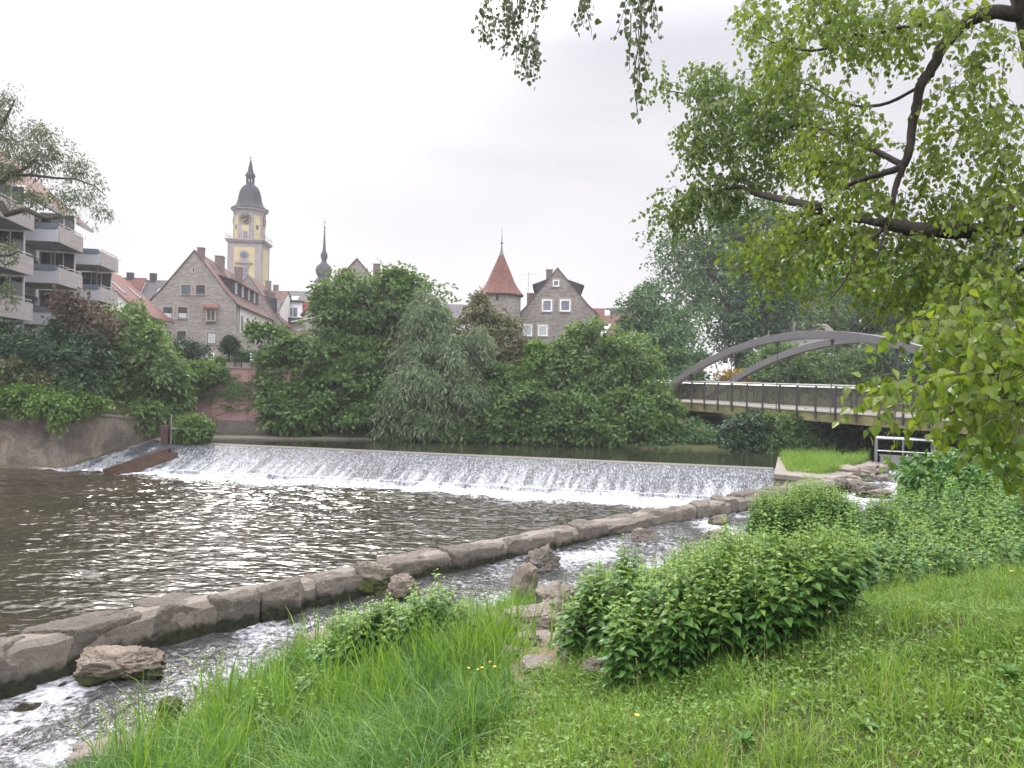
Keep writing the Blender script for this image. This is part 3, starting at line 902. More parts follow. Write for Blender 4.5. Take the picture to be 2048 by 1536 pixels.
def window(parent, Mx, u0, u1, z0, z1, fm='win_white', gm='glass', mull=(1, 0), fw=.09, sill=True, surround=None, name='window', curtain=0.0, out=.05):
    m = MB(Mx)
    m.bx(u0, u0 + fw, -out, .03, z0, z1); m.bx(u1 - fw, u1, -out, .03, z0, z1)
    m.bx(u0 + fw, u1 - fw, -out, .03, z0, z0 + fw); m.bx(u0 + fw, u1 - fw, -out, .03, z1 - fw, z1)
    for k in range(mull[0]):
        uc = u0 + (u1 - u0) * (k + 1) / (mull[0] + 1); m.bx(uc - fw * .4, uc + fw * .4, -out + .01, .02, z0 + fw, z1 - fw)
    for k in range(mull[1]):
        zc = z0 + (z1 - z0) * (k + 1) / (mull[1] + 1); m.bx(u0 + fw, u1 - fw, -out + .012, .018, zc - fw * .35, zc + fw * .35)
    wdw = m.build(name, M[fm], parent)
    g_ = MB(Mx); zc = z0 + fw + (z1 - z0 - 2 * fw) * curtain
    g_.bx(u0 + fw, u1 - fw, -.02, -.002, zc if curtain else z0 + fw, z1 - fw)
    g_.build('pane', M[gm], wdw)
    if curtain:
        q = MB(Mx); q.bx(u0 + fw, u1 - fw, -.024, -.003, z0 + fw, zc - .004); q.build('curtain', M['curtain'], wdw)
    if surround:
        q = MB(Mx); s = surround
        q.bx(u0 - s, u0 - .003, -.03, .02, z0 - s, z1 + s); q.bx(u1 + .003, u1 + s, -.03, .02, z0 - s, z1 + s)
        q.bx(u0 - .003, u1 + .003, -.028, .02, z1 + .003, z1 + s); q.bx(u0 - .003, u1 + .003, -.028, .02, z0 - s, z0 - .003)
        q.build('surround', M['win_stone'], wdw)
    if sill:
        q = MB(Mx); q.bx(u0 - .08, u1 + .08, -.14, -.004, z0 - .08 - (surround or 0) * 0, z0 - .006); q.build('sill', M['win_stone'], wdw)
    return wdw


def pxwin(parent, Mx, x0, y0, x1, y1, **kw):
    u0, za = onplane(Mx, x0, (y0 + y1) / 2); u1, zb = onplane(Mx, x1, (y0 + y1) / 2)
    _, zt = onplane(Mx, (x0 + x1) / 2, y0); _, zl = onplane(Mx, (x0 + x1) / 2, y1)
    return window(parent, Mx, u0, u1, zl, zt, **kw)


def gable_roof(Mx, W, L, ze, za, apu, parent, mat, ov=.3, ovf=.18, th=.16, flare=.35, steep=1.0):
    """two slopes meeting at a ridge that runs along local y, eaves kicked out a little"""
    sl = (za - ze) / apu; sr = (za - ze) / (W - apu)
    top = [(-ov, 0, ze - ov * sl * (1 - flare) + .06), (apu * .22, 0, ze + apu * .22 * sl * (1 - flare * .35) + .10), (apu, 0, za + .16),
           (W - (W - apu) * .22, 0, ze + (W - apu) * .22 * sr * (1 - flare * .35) + .10), (W + ov, 0, ze - ov * sr * (1 - flare) + .06)]
    poly = [Vector(p) for p in top] + [Vector(p) - Vector((0, 0, th)) for p in reversed(top)]
    m = MB(Mx); m.prism([p + Vector((0, -ovf, 0)) for p in poly], (0, L + 2 * ovf, 0))
    return m.build('roof', mat, parent)


def gable_wall(Mx, W, L, z0, ze, za, apu, parent, mat):
    m = MB(Mx); m.prism([(0, 0, z0), (W, 0, z0), (W, 0, ze - .12), (apu, 0, za - .02), (0, 0, ze - .12)], (0, L, 0))
    return m.build('wall', mat, parent)


def chimney(parent, Mx, u, w_, z0, z1, sx=.6, sy=.8, mat='chimney', cap=True):
    m = MB(Mx); m.bx(u - sx / 2, u + sx / 2, w_ - sy / 2, w_ + sy / 2, z0, z1); c = m.build('chimney', M[mat], parent)
    if cap:
        m = MB(Mx); m.bx(u - sx / 2 - .06, u + sx / 2 + .06, w_ - sy / 2 - .06, w_ + sy / 2 + .06, z1 + .002, z1 + .1); m.build('chimney_cap', M['concrete'], c)
    return c


def side(Mx, W):
    return Mx @ Matrix.Translation((W, 0, 0)) @ Matrix.Rotation(rad(90), 4, 'Z')


ST = [(.165, .145, .135), (.26, .235, .22), (.36, .33, .31)]
MO = (.27, .245, .23)
ROOF_OLD = [(.10, .055, .045), (.15, .085, .07), (.205, .125, .10)]
ROOF_RED = [(.105, .040, .034), (.155, .060, .050), (.20, .085, .07)]
ROOF_GREY = [(.075, .07, .078), (.11, .10, .11), (.15, .135, .14)]

# ------------------------------------------------------------------ stone gable house left of the church
ang = rad(9); O = P(299, 735, 87); O.z = 5.2; Mx = frame(O, ang)
Wd, _ = onplane(Mx, 473, 605); _, ze = onplane(Mx, 473, 606); au, za = onplane(Mx, 389, 502)
mst = masonry('coursed rubble of the long gable house', ang, ST, MO, .17, .5)
hs = thing('stone_house', 'long grey stone gable house with flat dormer strip standing below the yellow church tower', 'house', O)
L1 = 26
gable_wall(Mx, Wd, L1, -.5, ze, za, au, hs, mst)
gable_roof(Mx, Wd, L1, ze, za, au, hs, tiles('old brown tiles of the long gable house', ang, ROOF_OLD), .35, .12)
pxwin(hs, Mx, 363, 570, 381, 589, fm='win_dark', gm='glass_blue', mull=(0, 0), surround=.14)
pxwin(hs, Mx, 392, 570, 410, 589, fm='win_dark', gm='glass', mull=(0, 1), surround=.14)
pxwin(hs, Mx, 383, 533, 391, 547, fm='win_stone', gm='glass', mull=(0, 0), fw=.16, sill=False)
for a in ((326, 614, 345, 637), (356, 614, 375, 637)): pxwin(hs, Mx, *a, fm='win_dark', gm='glass', mull=(0, 0), surround=.14, curtain=.45)
bay = pxwin(hs, Mx, 413, 618, 433, 643, fm='win_stone', gm='glass', mull=(1, 0), fw=.14, out=.35, name='bay_window')
pxwin(hs, Mx, 325, 662, 343, 685, fm='win_dark', gm='glass', mull=(0, 1), surround=.14, curtain=.3)
pxwin(hs, Mx, 354, 662, 372, 685, fm='win_dark', gm='glass', mull=(0, 1), surround=.14)
pxwin(hs, Mx, 414, 665, 433, 688, fm='win_dark', gm='curtain', mull=(0, 0), surround=.14)
pxwin(hs, Mx, 414, 706, 428, 720, fm='win_white', gm='glass', mull=(0, 0), surround=.14)
u0, z1_ = onplane(Mx, 409, 609); u1, _ = onplane(Mx, 439, 609); _, z0_ = onplane(Mx, 420, 616)
m = MB(Mx); m.prism([(u0, -.7, z0_), (u0, -.02, z1_), (u0, -.02, z1_ - .12), (u0, -.7, z0_ - .1)], (u1 - u0, 0, 0))
for k in range(9): uu = u0 + (u1 - u0) * (k + .5) / 9; m.tube([(uu, -.72, z0_ + .03), (uu, -.02, z1_ + .03)], .07, 6)
m.build('canopy', M['brick_red'], bay)
# white long side with windows, downpipe
Sx = side(Mx, Wd)
m = MB(Mx); m.bx(Wd + .002, Wd + .06, .9, L1 - .1, -.5, ze - .14); m.build('side_wall', M['plaster_white'], hs)
for k in range(6): window(hs, Sx @ Matrix.Translation((0, -.06, 0)), 2.6 + k * 3.6, 3.6 + k * 3.6, ze - 3.0, ze - 1.3, fm='win_dark', gm='glass', mull=(0, 0))
m = MB(Mx); m.tube([(Wd + .12, 1.1, -.4), (Wd + .12, 1.1, ze - .3)], .06, 6); m.build('downpipe', M['rail_dark'], hs)
m = MB(Mx); m.tube([(Wd + .36, -.1, ze - .28), (Wd + .36, L1, ze - .28)], .08, 6); m.build('gutter', M['rail_dark'], hs)
# long shed dormer on the right slope
sr = (za - ze) / (Wd - au)
def slope_z(u): return za - (u - au) * sr
d0, d1 = au + (Wd - au) * .42, au + (Wd - au) * .74
m = MB(Mx)
zt = slope_z(d0) + .2
m.prism([(d0, 3.5, zt), (d1, 3.5, zt - .45), (d1, 3.5, slope_z(d1) - .1), (d0, 3.5, slope_z(d0) - .3)], (0, L1 - 8, 0))
dm = m.build('dormer', M['slate'], hs)
m = MB(Mx); m.prism([(d0 - .15, 3.2, zt + .14), (d1 + .3, 3.2, zt - .42), (d1 + .3, 3.2, zt - .54), (d0 - .15, 3.2, zt + .02)], (0, L1 - 7.4, 0)); m.build('dormer_roof', M['brick_red'], dm)
Dx = side(Mx, d1)
for k in range(4): window(dm, Dx, 5.3 + k * 4.2, 6.3 + k * 4.2, slope_z(d1) + .12, zt - .6, fm='win_white', gm='glass', mull=(1, 0), sill=False)
for k in range(3):
    w0 = 4.0 + k * 6.0; ua, ub = au + (Wd - au) * .14, au + (Wd - au) * .30
    m = MB(Mx); m.prism([(ua, w0, slope_z(ua) + .2), (ub, w0, slope_z(ub) + .2), (ub, w0, slope_z(ub) + .1), (ua, w0, slope_z(ua) + .1)], (0, .8, 0)); m.build('skylight', M['glass_blue'], hs)
chimney(hs, Mx, au + .35, 1.6, za - 1.2, za + .55, .7, .9); chimney(hs, Mx, au + .75, 9.5, za - 1.6, za + .75, .9, 1.6); chimney(hs, Mx, au + 1.0, 20, za - 1.8, za + .8, .9, 1.4)

# second house in the same row
O2 = O + Mx.to_3x3() @ Vector((1.2, L1 + .2, 0)); M2 = frame(O2, ang)
h2 = thing('row_house', 'second brown roofed house adjoining behind the long stone gable house', 'house', O2)
za2 = za + .5; ze2 = ze - .5; W2 = Wd + .3
gable_wall(M2, W2, 22, -.5, ze2, za2, au, h2, masonry('rubble of the second row house', ang, ST, MO, .2, .5))
gable_roof(M2, W2, 22, ze2, za2, au, h2, tiles('old tiles of the second row house', ang, ROOF_OLD), .4, .1)
sr2 = (za2 - ze2) / (W2 - au); d1 = au + (W2 - au) * .80; zt = za2 - (W2 - au) * .45 * sr2 + .3; d0 = au + (W2 - au) * .4
m = MB(M2); m.prism([(d0, 1, zt), (d1, 1, zt - .35), (d1, 1, za2 - (d1 - au) * sr2 - .1), (d0, 1, za2 - (d0 - au) * sr2 - .3)], (0, 19, 0)); dm = m.build('dormer', M['slate'], h2)
Dx = side(M2, d1)
for k in range(7): window(dm, Dx, 1.8 + k * 2.6, 3.6 + k * 2.6, za2 - (d1 - au) * sr2 + .15, zt - .5, fm='win_white', gm='glass', mull=(1, 0), sill=False)
Sx = side(M2, W2)
for k in range(5): window(h2, Sx, 1.5 + k * 4, 2.7 + k * 4, ze2 - 2.6, ze2 - 1.1, fm='win_dark', gm='glass', mull=(1, 0))
chimney(h2, M2, au + .4, 16, za2 - 1.2, za2 + 1.0, .8, 1.2); chimney(h2, M2, au + .9, 21, za2 - 1.2, za2 + .9, .8, 1.2)


# ------------------------------------------------------------------ house with its ridge along the facade
def ridge_house(name, label, px0, px1, D, y_ridge, y_eave, ang, depth, wallm, roofm, cat='house', bottom=5.2):
    O = P(px0, 740, D); O.z = bottom; Mx = frame(O, ang)
    W, _ = onplane(Mx, px1, y_eave); _, ze = onplane(Mx, (px0 + px1) / 2, y_eave)
    R = frame(O + Mx.to_3x3() @ Vector((0, depth / 2, 0)), ang); _, zr = onplane(R, (px0 + px1) / 2, y_ridge)
    r = thing(name, label, cat, O)
    m = MB(Mx); m.prism([(0, 0, -.5), (0, depth, -.5), (0, depth, ze - .1), (0, depth / 2, zr - .05), (0, 0, ze - .1)], (W, 0, 0)); m.build('wall', wallm, r)
    s = (zr - ze) / (depth / 2); ov = .4
    top = [(-.15, -ov, ze - ov * s + .08), (-.15, depth / 2, zr + .15), (-.15, depth + ov, ze - ov * s + .08)]
    poly = [Vector(p) for p in top] + [Vector(p) - Vector((0, 0, .16)) for p in reversed(top)]
    m = MB(Mx); m.prism(poly, (W + .3, 0, 0)); m.build('roof', roofm, r)
    return r, Mx, W, ze, zr, s, depth


def roof_window(r, Mx, u0, u1, w0, w1, ze, s, gm='glass_blue'):
    m = MB(Mx); m.prism([(u0, w0, ze + w0 * s + .24), (u0, w1, ze + w1 * s + .24), (u0, w1, ze + w1 * s + .12), (u0, w0, ze + w0 * s + .12)], (u1 - u0, 0, 0))
    return m.build('skylight', M[gm], r)


def tile_front(name, ang, cols, row=.34, wid=.24):
    return tiles(name, ang + rad(90), cols, row, wid)


t_red = tile_front('red roof tiles facing the river', 0, ROOF_RED); t_grey = tile_front('grey roof tiles facing the river', 0, ROOF_GREY)
t_brown = tile_front('brown roof tiles facing the river', 0, ROOF_OLD)
r, Mx, W, ze, zr, s, dp = ridge_house('terrace_house', 'grey roofed house with white dormer seen left of the stone gable', 262, 345, 112, 562, 617, rad(2), 9, M['plaster_white'], t_grey)
roof_window(r, Mx, W * .42, W * .57, 2.2, 3.0, ze, s)
m = MB(Mx); m.bx(W * .28, W * .62, -.3, 1.5, ze - 1.2, ze + .9); dm = m.build('dormer', M['win_white'], r)
window(dm, Mx @ Matrix.Translation((0, -.3, 0)), W * .32, W * .58, ze - .4, ze + .7, mull=(2, 0), gm='glass_blue')
window(r, Mx, W * .3, W * .6, ze - 3.2, ze - 1.9, mull=(2, 0), gm='glass_blue')
chimney(r, Mx, W * .18, dp / 2, zr - .8, zr + 1.1, .8, .8, 'slate')
r, Mx, W, ze, zr, s, dp = ridge_house('terrace_house', 'red roofed house beside the balconies with a small chimney', 190, 262, 111, 556, 620, rad(2), 9, M['plaster_white'], t_red)
chimney(r, Mx, W * .55, dp / 2, zr - .8, zr + .8, .8, .8, 'slate')
r, Mx, W, ze, zr, s, dp = ridge_house('terrace_house', 'grey brown roofed house between the two church towers with a glazed balcony front', 553, 668, 125, 584, 612, rad(-2), 10, M['plaster_white'], t_grey)
roof_window(r, Mx, W * .16, W * .29, 1.6, 2.9, ze, s); roof_window(r, Mx, W * .52, W * .66, 1.5, 2.4, ze, s)
m = MB(Mx); m.bx(W * .07, W * .47, -1.2, 1.2, ze - 6.5, ze + .5); dm = m.build('bay_front', M['win_white'], r)
window(dm, Mx @ Matrix.Translation((0, -1.2, 0)), W * .14, W * .40, ze - 2.0, ze - .3, mull=(2, 0), gm='glass_blue')
m = MB(Mx); m.bx(W * .05, W * .49, -2.2, -1.22, ze - 3.1, ze - 2.1); m.build('balcony', M['slate'], dm)
m = MB(Mx); m.bx(W * .05, W * .49, -1.6, .2, ze + .5, ze + .7); m.build('flat_roof', M['slate'], dm)
m = MB(Mx); m.bx(W * .49, W * .70, -.8, 1.4, ze - 3.0, ze + .6); m.build('red_gable', plain('bright red cladding', (.36, .03, .04), .6, var=.08), r)
r, Mx, W, ze, zr, s, dp = ridge_house('terrace_house', 'brown roofed house right behind the row houses below the yellow tower', 520, 556, 118, 583, 622, rad(-2), 9, M['plaster_white'], t_brown)
chimney(r, Mx, W * .05, 2.0, zr - 2.4, zr - .2, .9, .9); chimney(r, Mx, W * .32, 1.6, zr - 2.4, zr - .6, 1.1, 1.0)
r, Mx, W, ze, zr, s, dp = ridge_house('terrace_house', 'low grey roof showing between the willow and the round tower', 880, 975, 105, 611, 640, rad(0), 9, M['plaster_white'], t_grey)
r, Mx, W, ze, zr, s, dp = ridge_house('terrace_house', 'half red half grey roofed house right of the stone gable with one white skylight', 1165, 1262, 108, 619, 664, rad(-4), 9, M['plaster_white'], t_red)
sl_ = MB(Mx); sl_.prism([(W * .50, 4.55, ze + 4.55 * s + .03), (W * .74, .0, ze + .04), (W + .1, 0, ze + .04), (W + .1, 4.55, ze + 4.55 * s + .03)], (0, -.03, .14)); sl_.build('roof_patch', M['slate'], r)
roof_window(r, Mx, W * .47, W * .57, 2.9, 4.0, ze, s, 'win_white')
O = P(1222, 740, 96); O.z = 5.2; Mx = frame(O, rad(38)); W, L = 7.5, 14
r = thing('terrace_house', 'brown tiled house with skylights half hidden behind the bushy ash tree', 'house', O)
zr = zat(O.x + 4, O.y + 6, 634) - 5.2; ze = zat(O.x, O.y, 690) - 5.2
gable_wall(Mx, W, L, -.5, ze, zr, W / 2, r, M['plaster_white']); gable_roof(Mx, W, L, ze, zr, W / 2, r, tiles('brown tiles of the oblique house', rad(38), [(.12, .05, .045), (.17, .075, .065), (.23, .11, .09)]), .4, .2, flare=.1)
s = (zr - ze) / (W / 2)
for w0 in (2.5, 5.5):
    m = MB(Mx); m.prism([(.8, w0, ze + .8 * s + .3), (2.4, w0, ze + 2.4 * s + .3), (2.4, w0, ze + 2.4 * s + .14), (.8, w0, ze + .8 * s + .14)], (0, .9, 0)); m.build('skylight', M['win_white'], r)
r, Mx, W, ze, zr, s, dp = ridge_house('white_house', 'white rendered house with shallow grey roof glimpsed through the trees above the bridge arch', 1545, 1720, 92, 560, 628, rad(-12), 10, M['plaster_white'], t_grey)
for k in range(4): window(r, Mx, W * (.08 + .23 * k), W * (.2 + .23 * k), ze - 2.6, ze - 1.2, gm='glass_blue')
r, Mx, W, ze, zr, s, dp = ridge_house('garage', 'low white shed with pale flat roof behind the left half of the bridge arch', 1548, 1670, 74, 650, 668, rad(-8), 7, M['plaster_white'], M['concrete'])

# middle gable house behind the big green tree
ang = rad(6); O = P(604, 740, 98); O.z = 5.2; Mx = frame(O, ang)
au, za = onplane(Mx, 714, 518); _, ze = onplane(Mx, 604, 626); Wd = au * 2.0
r = thing('stone_house', 'stone gable house with red verge tiles mostly hidden behind the big green tree', 'house', O)
gable_wall(Mx, Wd, 16, -.5, ze, za, au, r, masonry('rubble of the middle gable house', ang, ST, MO, .18, .5))
gable_roof(Mx, Wd, 16, ze, za, au, r, tiles('red tiles of the middle gable house', ang, ROOF_RED), .35, .12)
chimney(r, Mx, au + 2.2, 5, za - 3, zat(O.x + au, O.y + 5, 527) - 5.2, .9, 1.0)

# right stone gable house
ang = rad(-3); O = P(1039, 740, 92); O.z = 5.2; Mx = frame(O, ang)
Wd, _ = onplane(Mx, 1193, 640); au, za = onplane(Mx, 1115, 537); _, ze = onplane(Mx, 1039, 618); ze -= .4
mst = masonry('coursed rubble of the right gable house', ang, [(.145, .125, .12), (.235, .205, .195), (.34, .305, .29)], MO, .19, .46)
hr = thing('stone_house', 'grey stone gable house with white framed windows standing right of the round tower', 'house', O)
gable_wall(Mx, Wd, 15, -.5, ze, za, au, hr, mst)
gable_roof(Mx, Wd, 15, ze, za, au, hr, tiles('brown tiles of the right gable house', ang, ROOF_OLD), .35, .10)
pxwin(hr, Mx, 1106, 560, 1118, 573, fm='win_white', gm='glass_blue', mull=(0, 0), surround=.16, fw=.12)
for a in ((1084, 599, 1104, 623), (1120, 599, 1141, 623)): pxwin(hr, Mx, *a, fm='win_white', gm='glass_blue', mull=(0, 0), surround=.2, fw=.16)
for a in ((1044, 649, 1064, 672), (1076, 650, 1095, 672)): pxwin(hr, Mx, *a, fm='win_white', gm='curtain', mull=(0, 0), surround=.2, fw=.14)
sr = (za - ze) / (Wd - au); su = (za - ze) / au
for sg, uu in ((-1, au - au * .62), (1, au + (Wd - au) * .62)):
    d_in = au + sg * (au * .25); zz_ = za - abs(d_in - au) * sr + .15; zo = zz_ - .75
    m = MB(Mx); m.prism([(d_in, 1.5, zz_), (uu + sg * .35, 1.5, zo), (uu + sg * .35, 1.5, zo - .15), (uu, 1.5, zo - .15), (uu, 1.5, za - abs(uu - au) * sr - .1), (d_in, 1.5, zz_ - .4)], (0, 9, 0)); m.build('dormer', M['slate'], hr)
chimney(hr, Mx, au - 1.0, 3, za - 2.2, za + .15, .8, .9)
chimney(hr, Mx, .9, 9, ze + .4, ze + 3.2, 1.0, 1.2)
m = MB(Mx); m.tube([(.6, 7, ze + 1), (.6, 7, ze + 6.0)], .03, 5); m.tube([(-.7, 7, ze + 5.6), (1.9, 7, ze + 5.6)], .02, 4)
for k in range(6): m.tube([(-.6 + k * .45, 6.7, ze + 5.6), (-.6 + k * .45, 7.3, ze + 5.6)], .015, 4)
m.build('antenna', M['steel'], hr)

# ------------------------------------------------------------------ round wall tower
D = 90.0; c = P(1001, 600, D); base = Vector((c.x, c.y, 5.0))
tw = thing('round_tower', 'round stone wall tower with flared red cone roof and long metal finial', 'tower', base)
zS = D / FPX
def ty(py): return zat(c.x, c.y, py)
rt = 2.42
mst = masonry('rubble of the round tower', 0.0, ST, MO, .20, .45)
MB().lathe([(rt * 1.03, 4.5), (rt, ty(650)), (rt, ty(592))], (c.x, c.y, 0), 40).build('wall', mst, tw, smooth=True)
tipx = lambda py: c.x + (1003.5 - 1001) * zS * 0 + (592 - py) * .022 * zS * 0
prof = [(rt * .98, ty(592)), (2.72, ty(592.5)), (2.76, ty(590)), (2.35, ty(582)), (1.95, ty(573)), (1.62, ty(563)), (1.30, ty(550)), (.96, ty(537)), (.62, ty(524)), (.30, ty(511))]
rf_ = MB().lathe(prof, (c.x, c.y, 0), 48).build('roof', tiles('red cone roof tiles', rad(90), [(.13, .055, .045), (.185, .08, .063), (.24, .11, .085)], .30, .22), tw, smooth=True)
MB().lathe([(.30, ty(512)), (.14, ty(502)), (.075, ty(491)), (.07, ty(488.5)), (.15, ty(487.5)), (.17, ty(486)), (.14, ty(484.5)), (.06, ty(483.5)), (.04, ty(470)), (.012, ty(456))], (c.x, c.y, 0), 14).build('finial', M['lead'], tw, smooth=True)
dv = Vector((0, -1, 0)).normalized()
aa = math.atan2(-c.y, -c.x) + .30
for px_s, y0_, y1_ in ((995, 593, 605), (1037, 643, 654)):
    uo = (px_s - 1001) * zS / rt; th = -math.pi / 2 + math.asin(max(-.98, min(.98, uo))) - math.atan2(c.x, c.y) * 0
    q = Vector((c.x + math.cos(th) * rt, c.y + math.sin(th) * rt, 0)); Fm = Matrix.Translation(q) @ Matrix.Rotation(th + math.pi / 2, 4, 'Z')
    m = MB(Fm); m.bx(-.16, .16, -.03, .1, ty(y1_), ty(y0_)); m.build('slit_window', M['black'], tw)

# ------------------------------------------------------------------ church tower with clock
D = 150.0; ang = rad(4.3); c0 = P(487, 600, D); zS = D / FPX
def cy_(py): return zat(c0.x, c0.y, py)
W = 6.6; Mx = frame((c0.x - W / 2 * math.cos(ang), c0.y - W / 2 * math.sin(ang), 0), ang); hw = W / 2
tw = thing('church_tower', 'tall yellow and mauve church tower with black clock and bell shaped dark dome', 'church tower', (c0.x, c0.y, 4.5))
zt = cy_(484)
m = MB(Mx); m.bx(0, W, 0, W, 4.0, zt); m.build('lower_shaft', M['tower_stone'], tw)
for Fx in (Mx, side(Mx, W)):
    m = MB(Fx); m.bx(W * .19, W * .81, -.05, -.002, 4.0, zt - 1.0); m.build('yellow_panel', M['plaster_yellow'], tw)
m = MB(Mx); m.bx(-.3, W + .3, -.3, W + .3, zt + .003, zt + .35); m.bx(-.5, W + .5, -.5, W + .5, zt + .353, zt + .6); m.build('cornice', M['tower_stone'], tw)
Fz = Mx @ Matrix.Translation((0, -.05, 0))
wn_ = window(tw, Fz, hw - .95, hw + .95, cy_(575), cy_(535), fm='tower_stone', gm='glass_blue', mull=(1, 3), fw=.2, name='arched_window')
m = MB(Fz); arch = [(hw + 1.15 * math.cos(a), -.1, cy_(535) - .05 + .75 * math.sin(a)) for a in np.linspace(0, math.pi, 13)]
m.prism(arch, (0, .08, 0)); m.build('arch_head', M['tower_stone'], wn_)
zp = cy_(527)
m = MB(Fz); m.prism([(hw - 1.7, -.35, zp), (hw + 1.7, -.35, zp), (hw + 1.7, -.35, zp + .22), (hw, -.35, zp + .95), (hw - 1.7, -.35, zp + .22)], (0, .34, 0)); m.build('pediment', M['tower_stone'], tw)
def disc(Fx, u, z, r, th, mat, name, par, n=28, off=0.0):
    m = MB(Fx); m.prism([(u + r * math.cos(a), -off - th, z + r * math.sin(a)) for a in np.linspace(0, 2 * math.pi, n, endpoint=False)], (0, th - .002, 0)); return m.build(name, mat, par)
zr_ = cy_(510); rw = disc(Fz, hw, zr_, .95, .12, M['tower_stone'], 'round_window', tw)
disc(Fz, hw, zr_, .7, .03, M['glass_blue'], 'pane', rw, off=.12)
m = MB(Fz); m.bx(hw - .05, hw + .05, -.2, -.151, zr_ - .7, zr_ + .7); m.bx(hw - .7, hw + .7, -.199, -.152, zr_ - .05, zr_ + .05); m.build('glazing_bar', M['win_dark'], rw)
# railing on the gallery
m = MB(Mx); zg = zt + .6
for a, b in (((-.4, -.4), (W + .4, -.4)), ((W + .4, -.4), (W + .4, W + .4)), ((W + .4, W + .4), (-.4, W + .4)), ((-.4, W + .4), (-.4, -.4))):
    for k in range(9):
        q = (a[0] + (b[0] - a[0]) * k / 8, a[1] + (b[1] - a[1]) * k / 8); m.tube([(q[0], q[1], zg), (q[0], q[1], zg + .95)], .022, 4)
    m.tube([(a[0], a[1], zg + .95), (b[0], b[1], zg + .95)], .026, 4); m.tube([(a[0], a[1], zg + .5), (b[0], b[1], zg + .5)], .016, 4)
m.build('railing', M['rail_dark'], tw)
# octagon
cc = (c0.x - math.sin(ang) * 0, c0.y, 0); cc = tuple((Mx @ Vector((hw, hw, 0))))
ro = 3.12; z8 = cy_(424)
MB().lathe([(ro, zt + .58), (ro, z8)], cc, 8, ang + rad(22.5)).build('upper_shaft', M['tower_stone'], tw)
ap = ro * math.cos(rad(22.5)); fwid = 2 * ro * math.sin(rad(22.5))
for k in range(8):
    Fk = Matrix.Translation(Vector(cc)) @ Matrix.Rotation(ang + rad(45 * k), 4, 'Z') @ Matrix.Translation((0, -ap, 0))
    m = MB(Fk); m.bx(-fwid * .27, fwid * .27, -.05, -.002, zt + .7, z8 - .5); m.build('yellow_panel', M['plaster_yellow'], tw)
    if k % 2:
        zo = cy_(452); m = MB(Fk); m.prism([(.28 * math.cos(a), -.09, zo + .55 * math.sin(a)) for a in np.linspace(0, 2 * math.pi, 16, endpoint=False)], (0, .035, 0)); m.build('oval_window', M['glass'], tw)
    else:
        Fw = Fk @ Matrix.Translation((0, -.05, 0))
        window(tw, Fw, -.5, .5, cy_(477), cy_(461), fm='tower_stone', gm='glass_blue', mull=(1, 1), fw=.14)
        zc = cy_(437); ck = disc(Fw, 0, zc, 1.12, .10, M['black'], 'clock', tw)
        Fc = Fw @ Matrix.Translation((0, -.115, zc))
        m = MB(Fc); rn = ['XII', 'I', 'II', 'III', 'IIII', 'V', 'VI', 'VII', 'VIII', 'IX', 'X', 'XI']
        for h, txt in enumerate(rn):
            A = Matrix.Rotation(rad(30 * h), 4, 'Y') @ Matrix.Translation((0, 0, .88)); wch = {'I': .09, 'V': .15, 'X': .15}
            x = -sum(wch[ch] for ch in txt) / 2
            for ch in txt:
                xc = x + wch[ch] / 2; x += wch[ch]
                for a_, b_ in {'I': [((0, -.15), (0, .15))], 'V': [((-.055, .15), (0, -.15)), ((.055, .15), (0, -.15))], 'X': [((-.055, .15), (.055, -.15)), ((.055, .15), (-.055, -.15))]}[ch]:
                    m.bar(A @ Vector((xc + a_[0], 0, a_[1])), A @ Vector((xc + b_[0], 0, b_[1])), .035, .01, (0, 1, 0))
        m.build('numerals', M['gold'], ck)
        m = MB(Fc)
        for dg, ln, wd_ in ((230, .55, .09), (246, .85, .06)):
            A = Matrix.Rotation(rad(dg), 4, 'Y'); m.bar(A @ Vector((0, -.03, -.12)), A @ Vector((0, -.03, ln)), wd_, .015, (0, 1, 0))
        m.build('hands', M['gold'], ck)
ph = ang + rad(22.5)
MB().lathe([(ro + .05, z8 + .003), (ro + .12, z8 + .5), (ro + .55, z8 + .75), (ro + .6, z8 + 1.05), (ro, z8 + 1.2)], cc, 8, ph).build('upper_cornice', M['tower_stone'], tw)
dome = [(ro + .62, cy_(412)), (3.0, cy_(407.5)), (2.62, cy_(402)), (2.36, cy_(394)), (2.18, cy_(383)), (2.0, cy_(376)), (1.72, cy_(370)), (1.35, cy_(365)), (.85, cy_(361.5))]
MB().lathe(dome, cc, 16, ph).build('dome', M['slate'], tw, smooth=True)
zl0, zl1 = cy_(362), cy_(345)
m = MB()
for k in range(8):
    a = ph + rad(45 * k); m.tube([(cc[0] + .72 * math.cos(a), cc[1] + .72 * math.sin(a), zl0), (cc[0] + .72 * math.cos(a), cc[1] + .72 * math.sin(a), zl1)], .13, 5)
m.lathe([(.82, zl0 - .1), (.82, zl0 + .35)], cc, 8, ph)
m.build('lantern', M['slate'], tw)
MB().lathe([(.05, zl1 - .3), (.14, zl1 - .35), (.22, zl1 - .8), (.30, zl1 - 1.0)], cc, 10).build('bell', M['lead'], tw)
MB().lathe([(.80, zl1 - .25), (1.0, zl1 + .1), (.98, zl1 + .4), (.72, zl1 + .8), (.58, cy_(335)), (.36, cy_(322)), (.06, cy_(308))], cc, 8, ph).build('spire', M['slate'], tw)
MB().lathe([(.05, cy_(308)), (.06, cy_(307.5)), (.17, cy_(306.5)), (.17, cy_(305)), (.04, cy_(304)), (.025, cy_(292))], cc, 8).build('finial', M['slate'], tw)

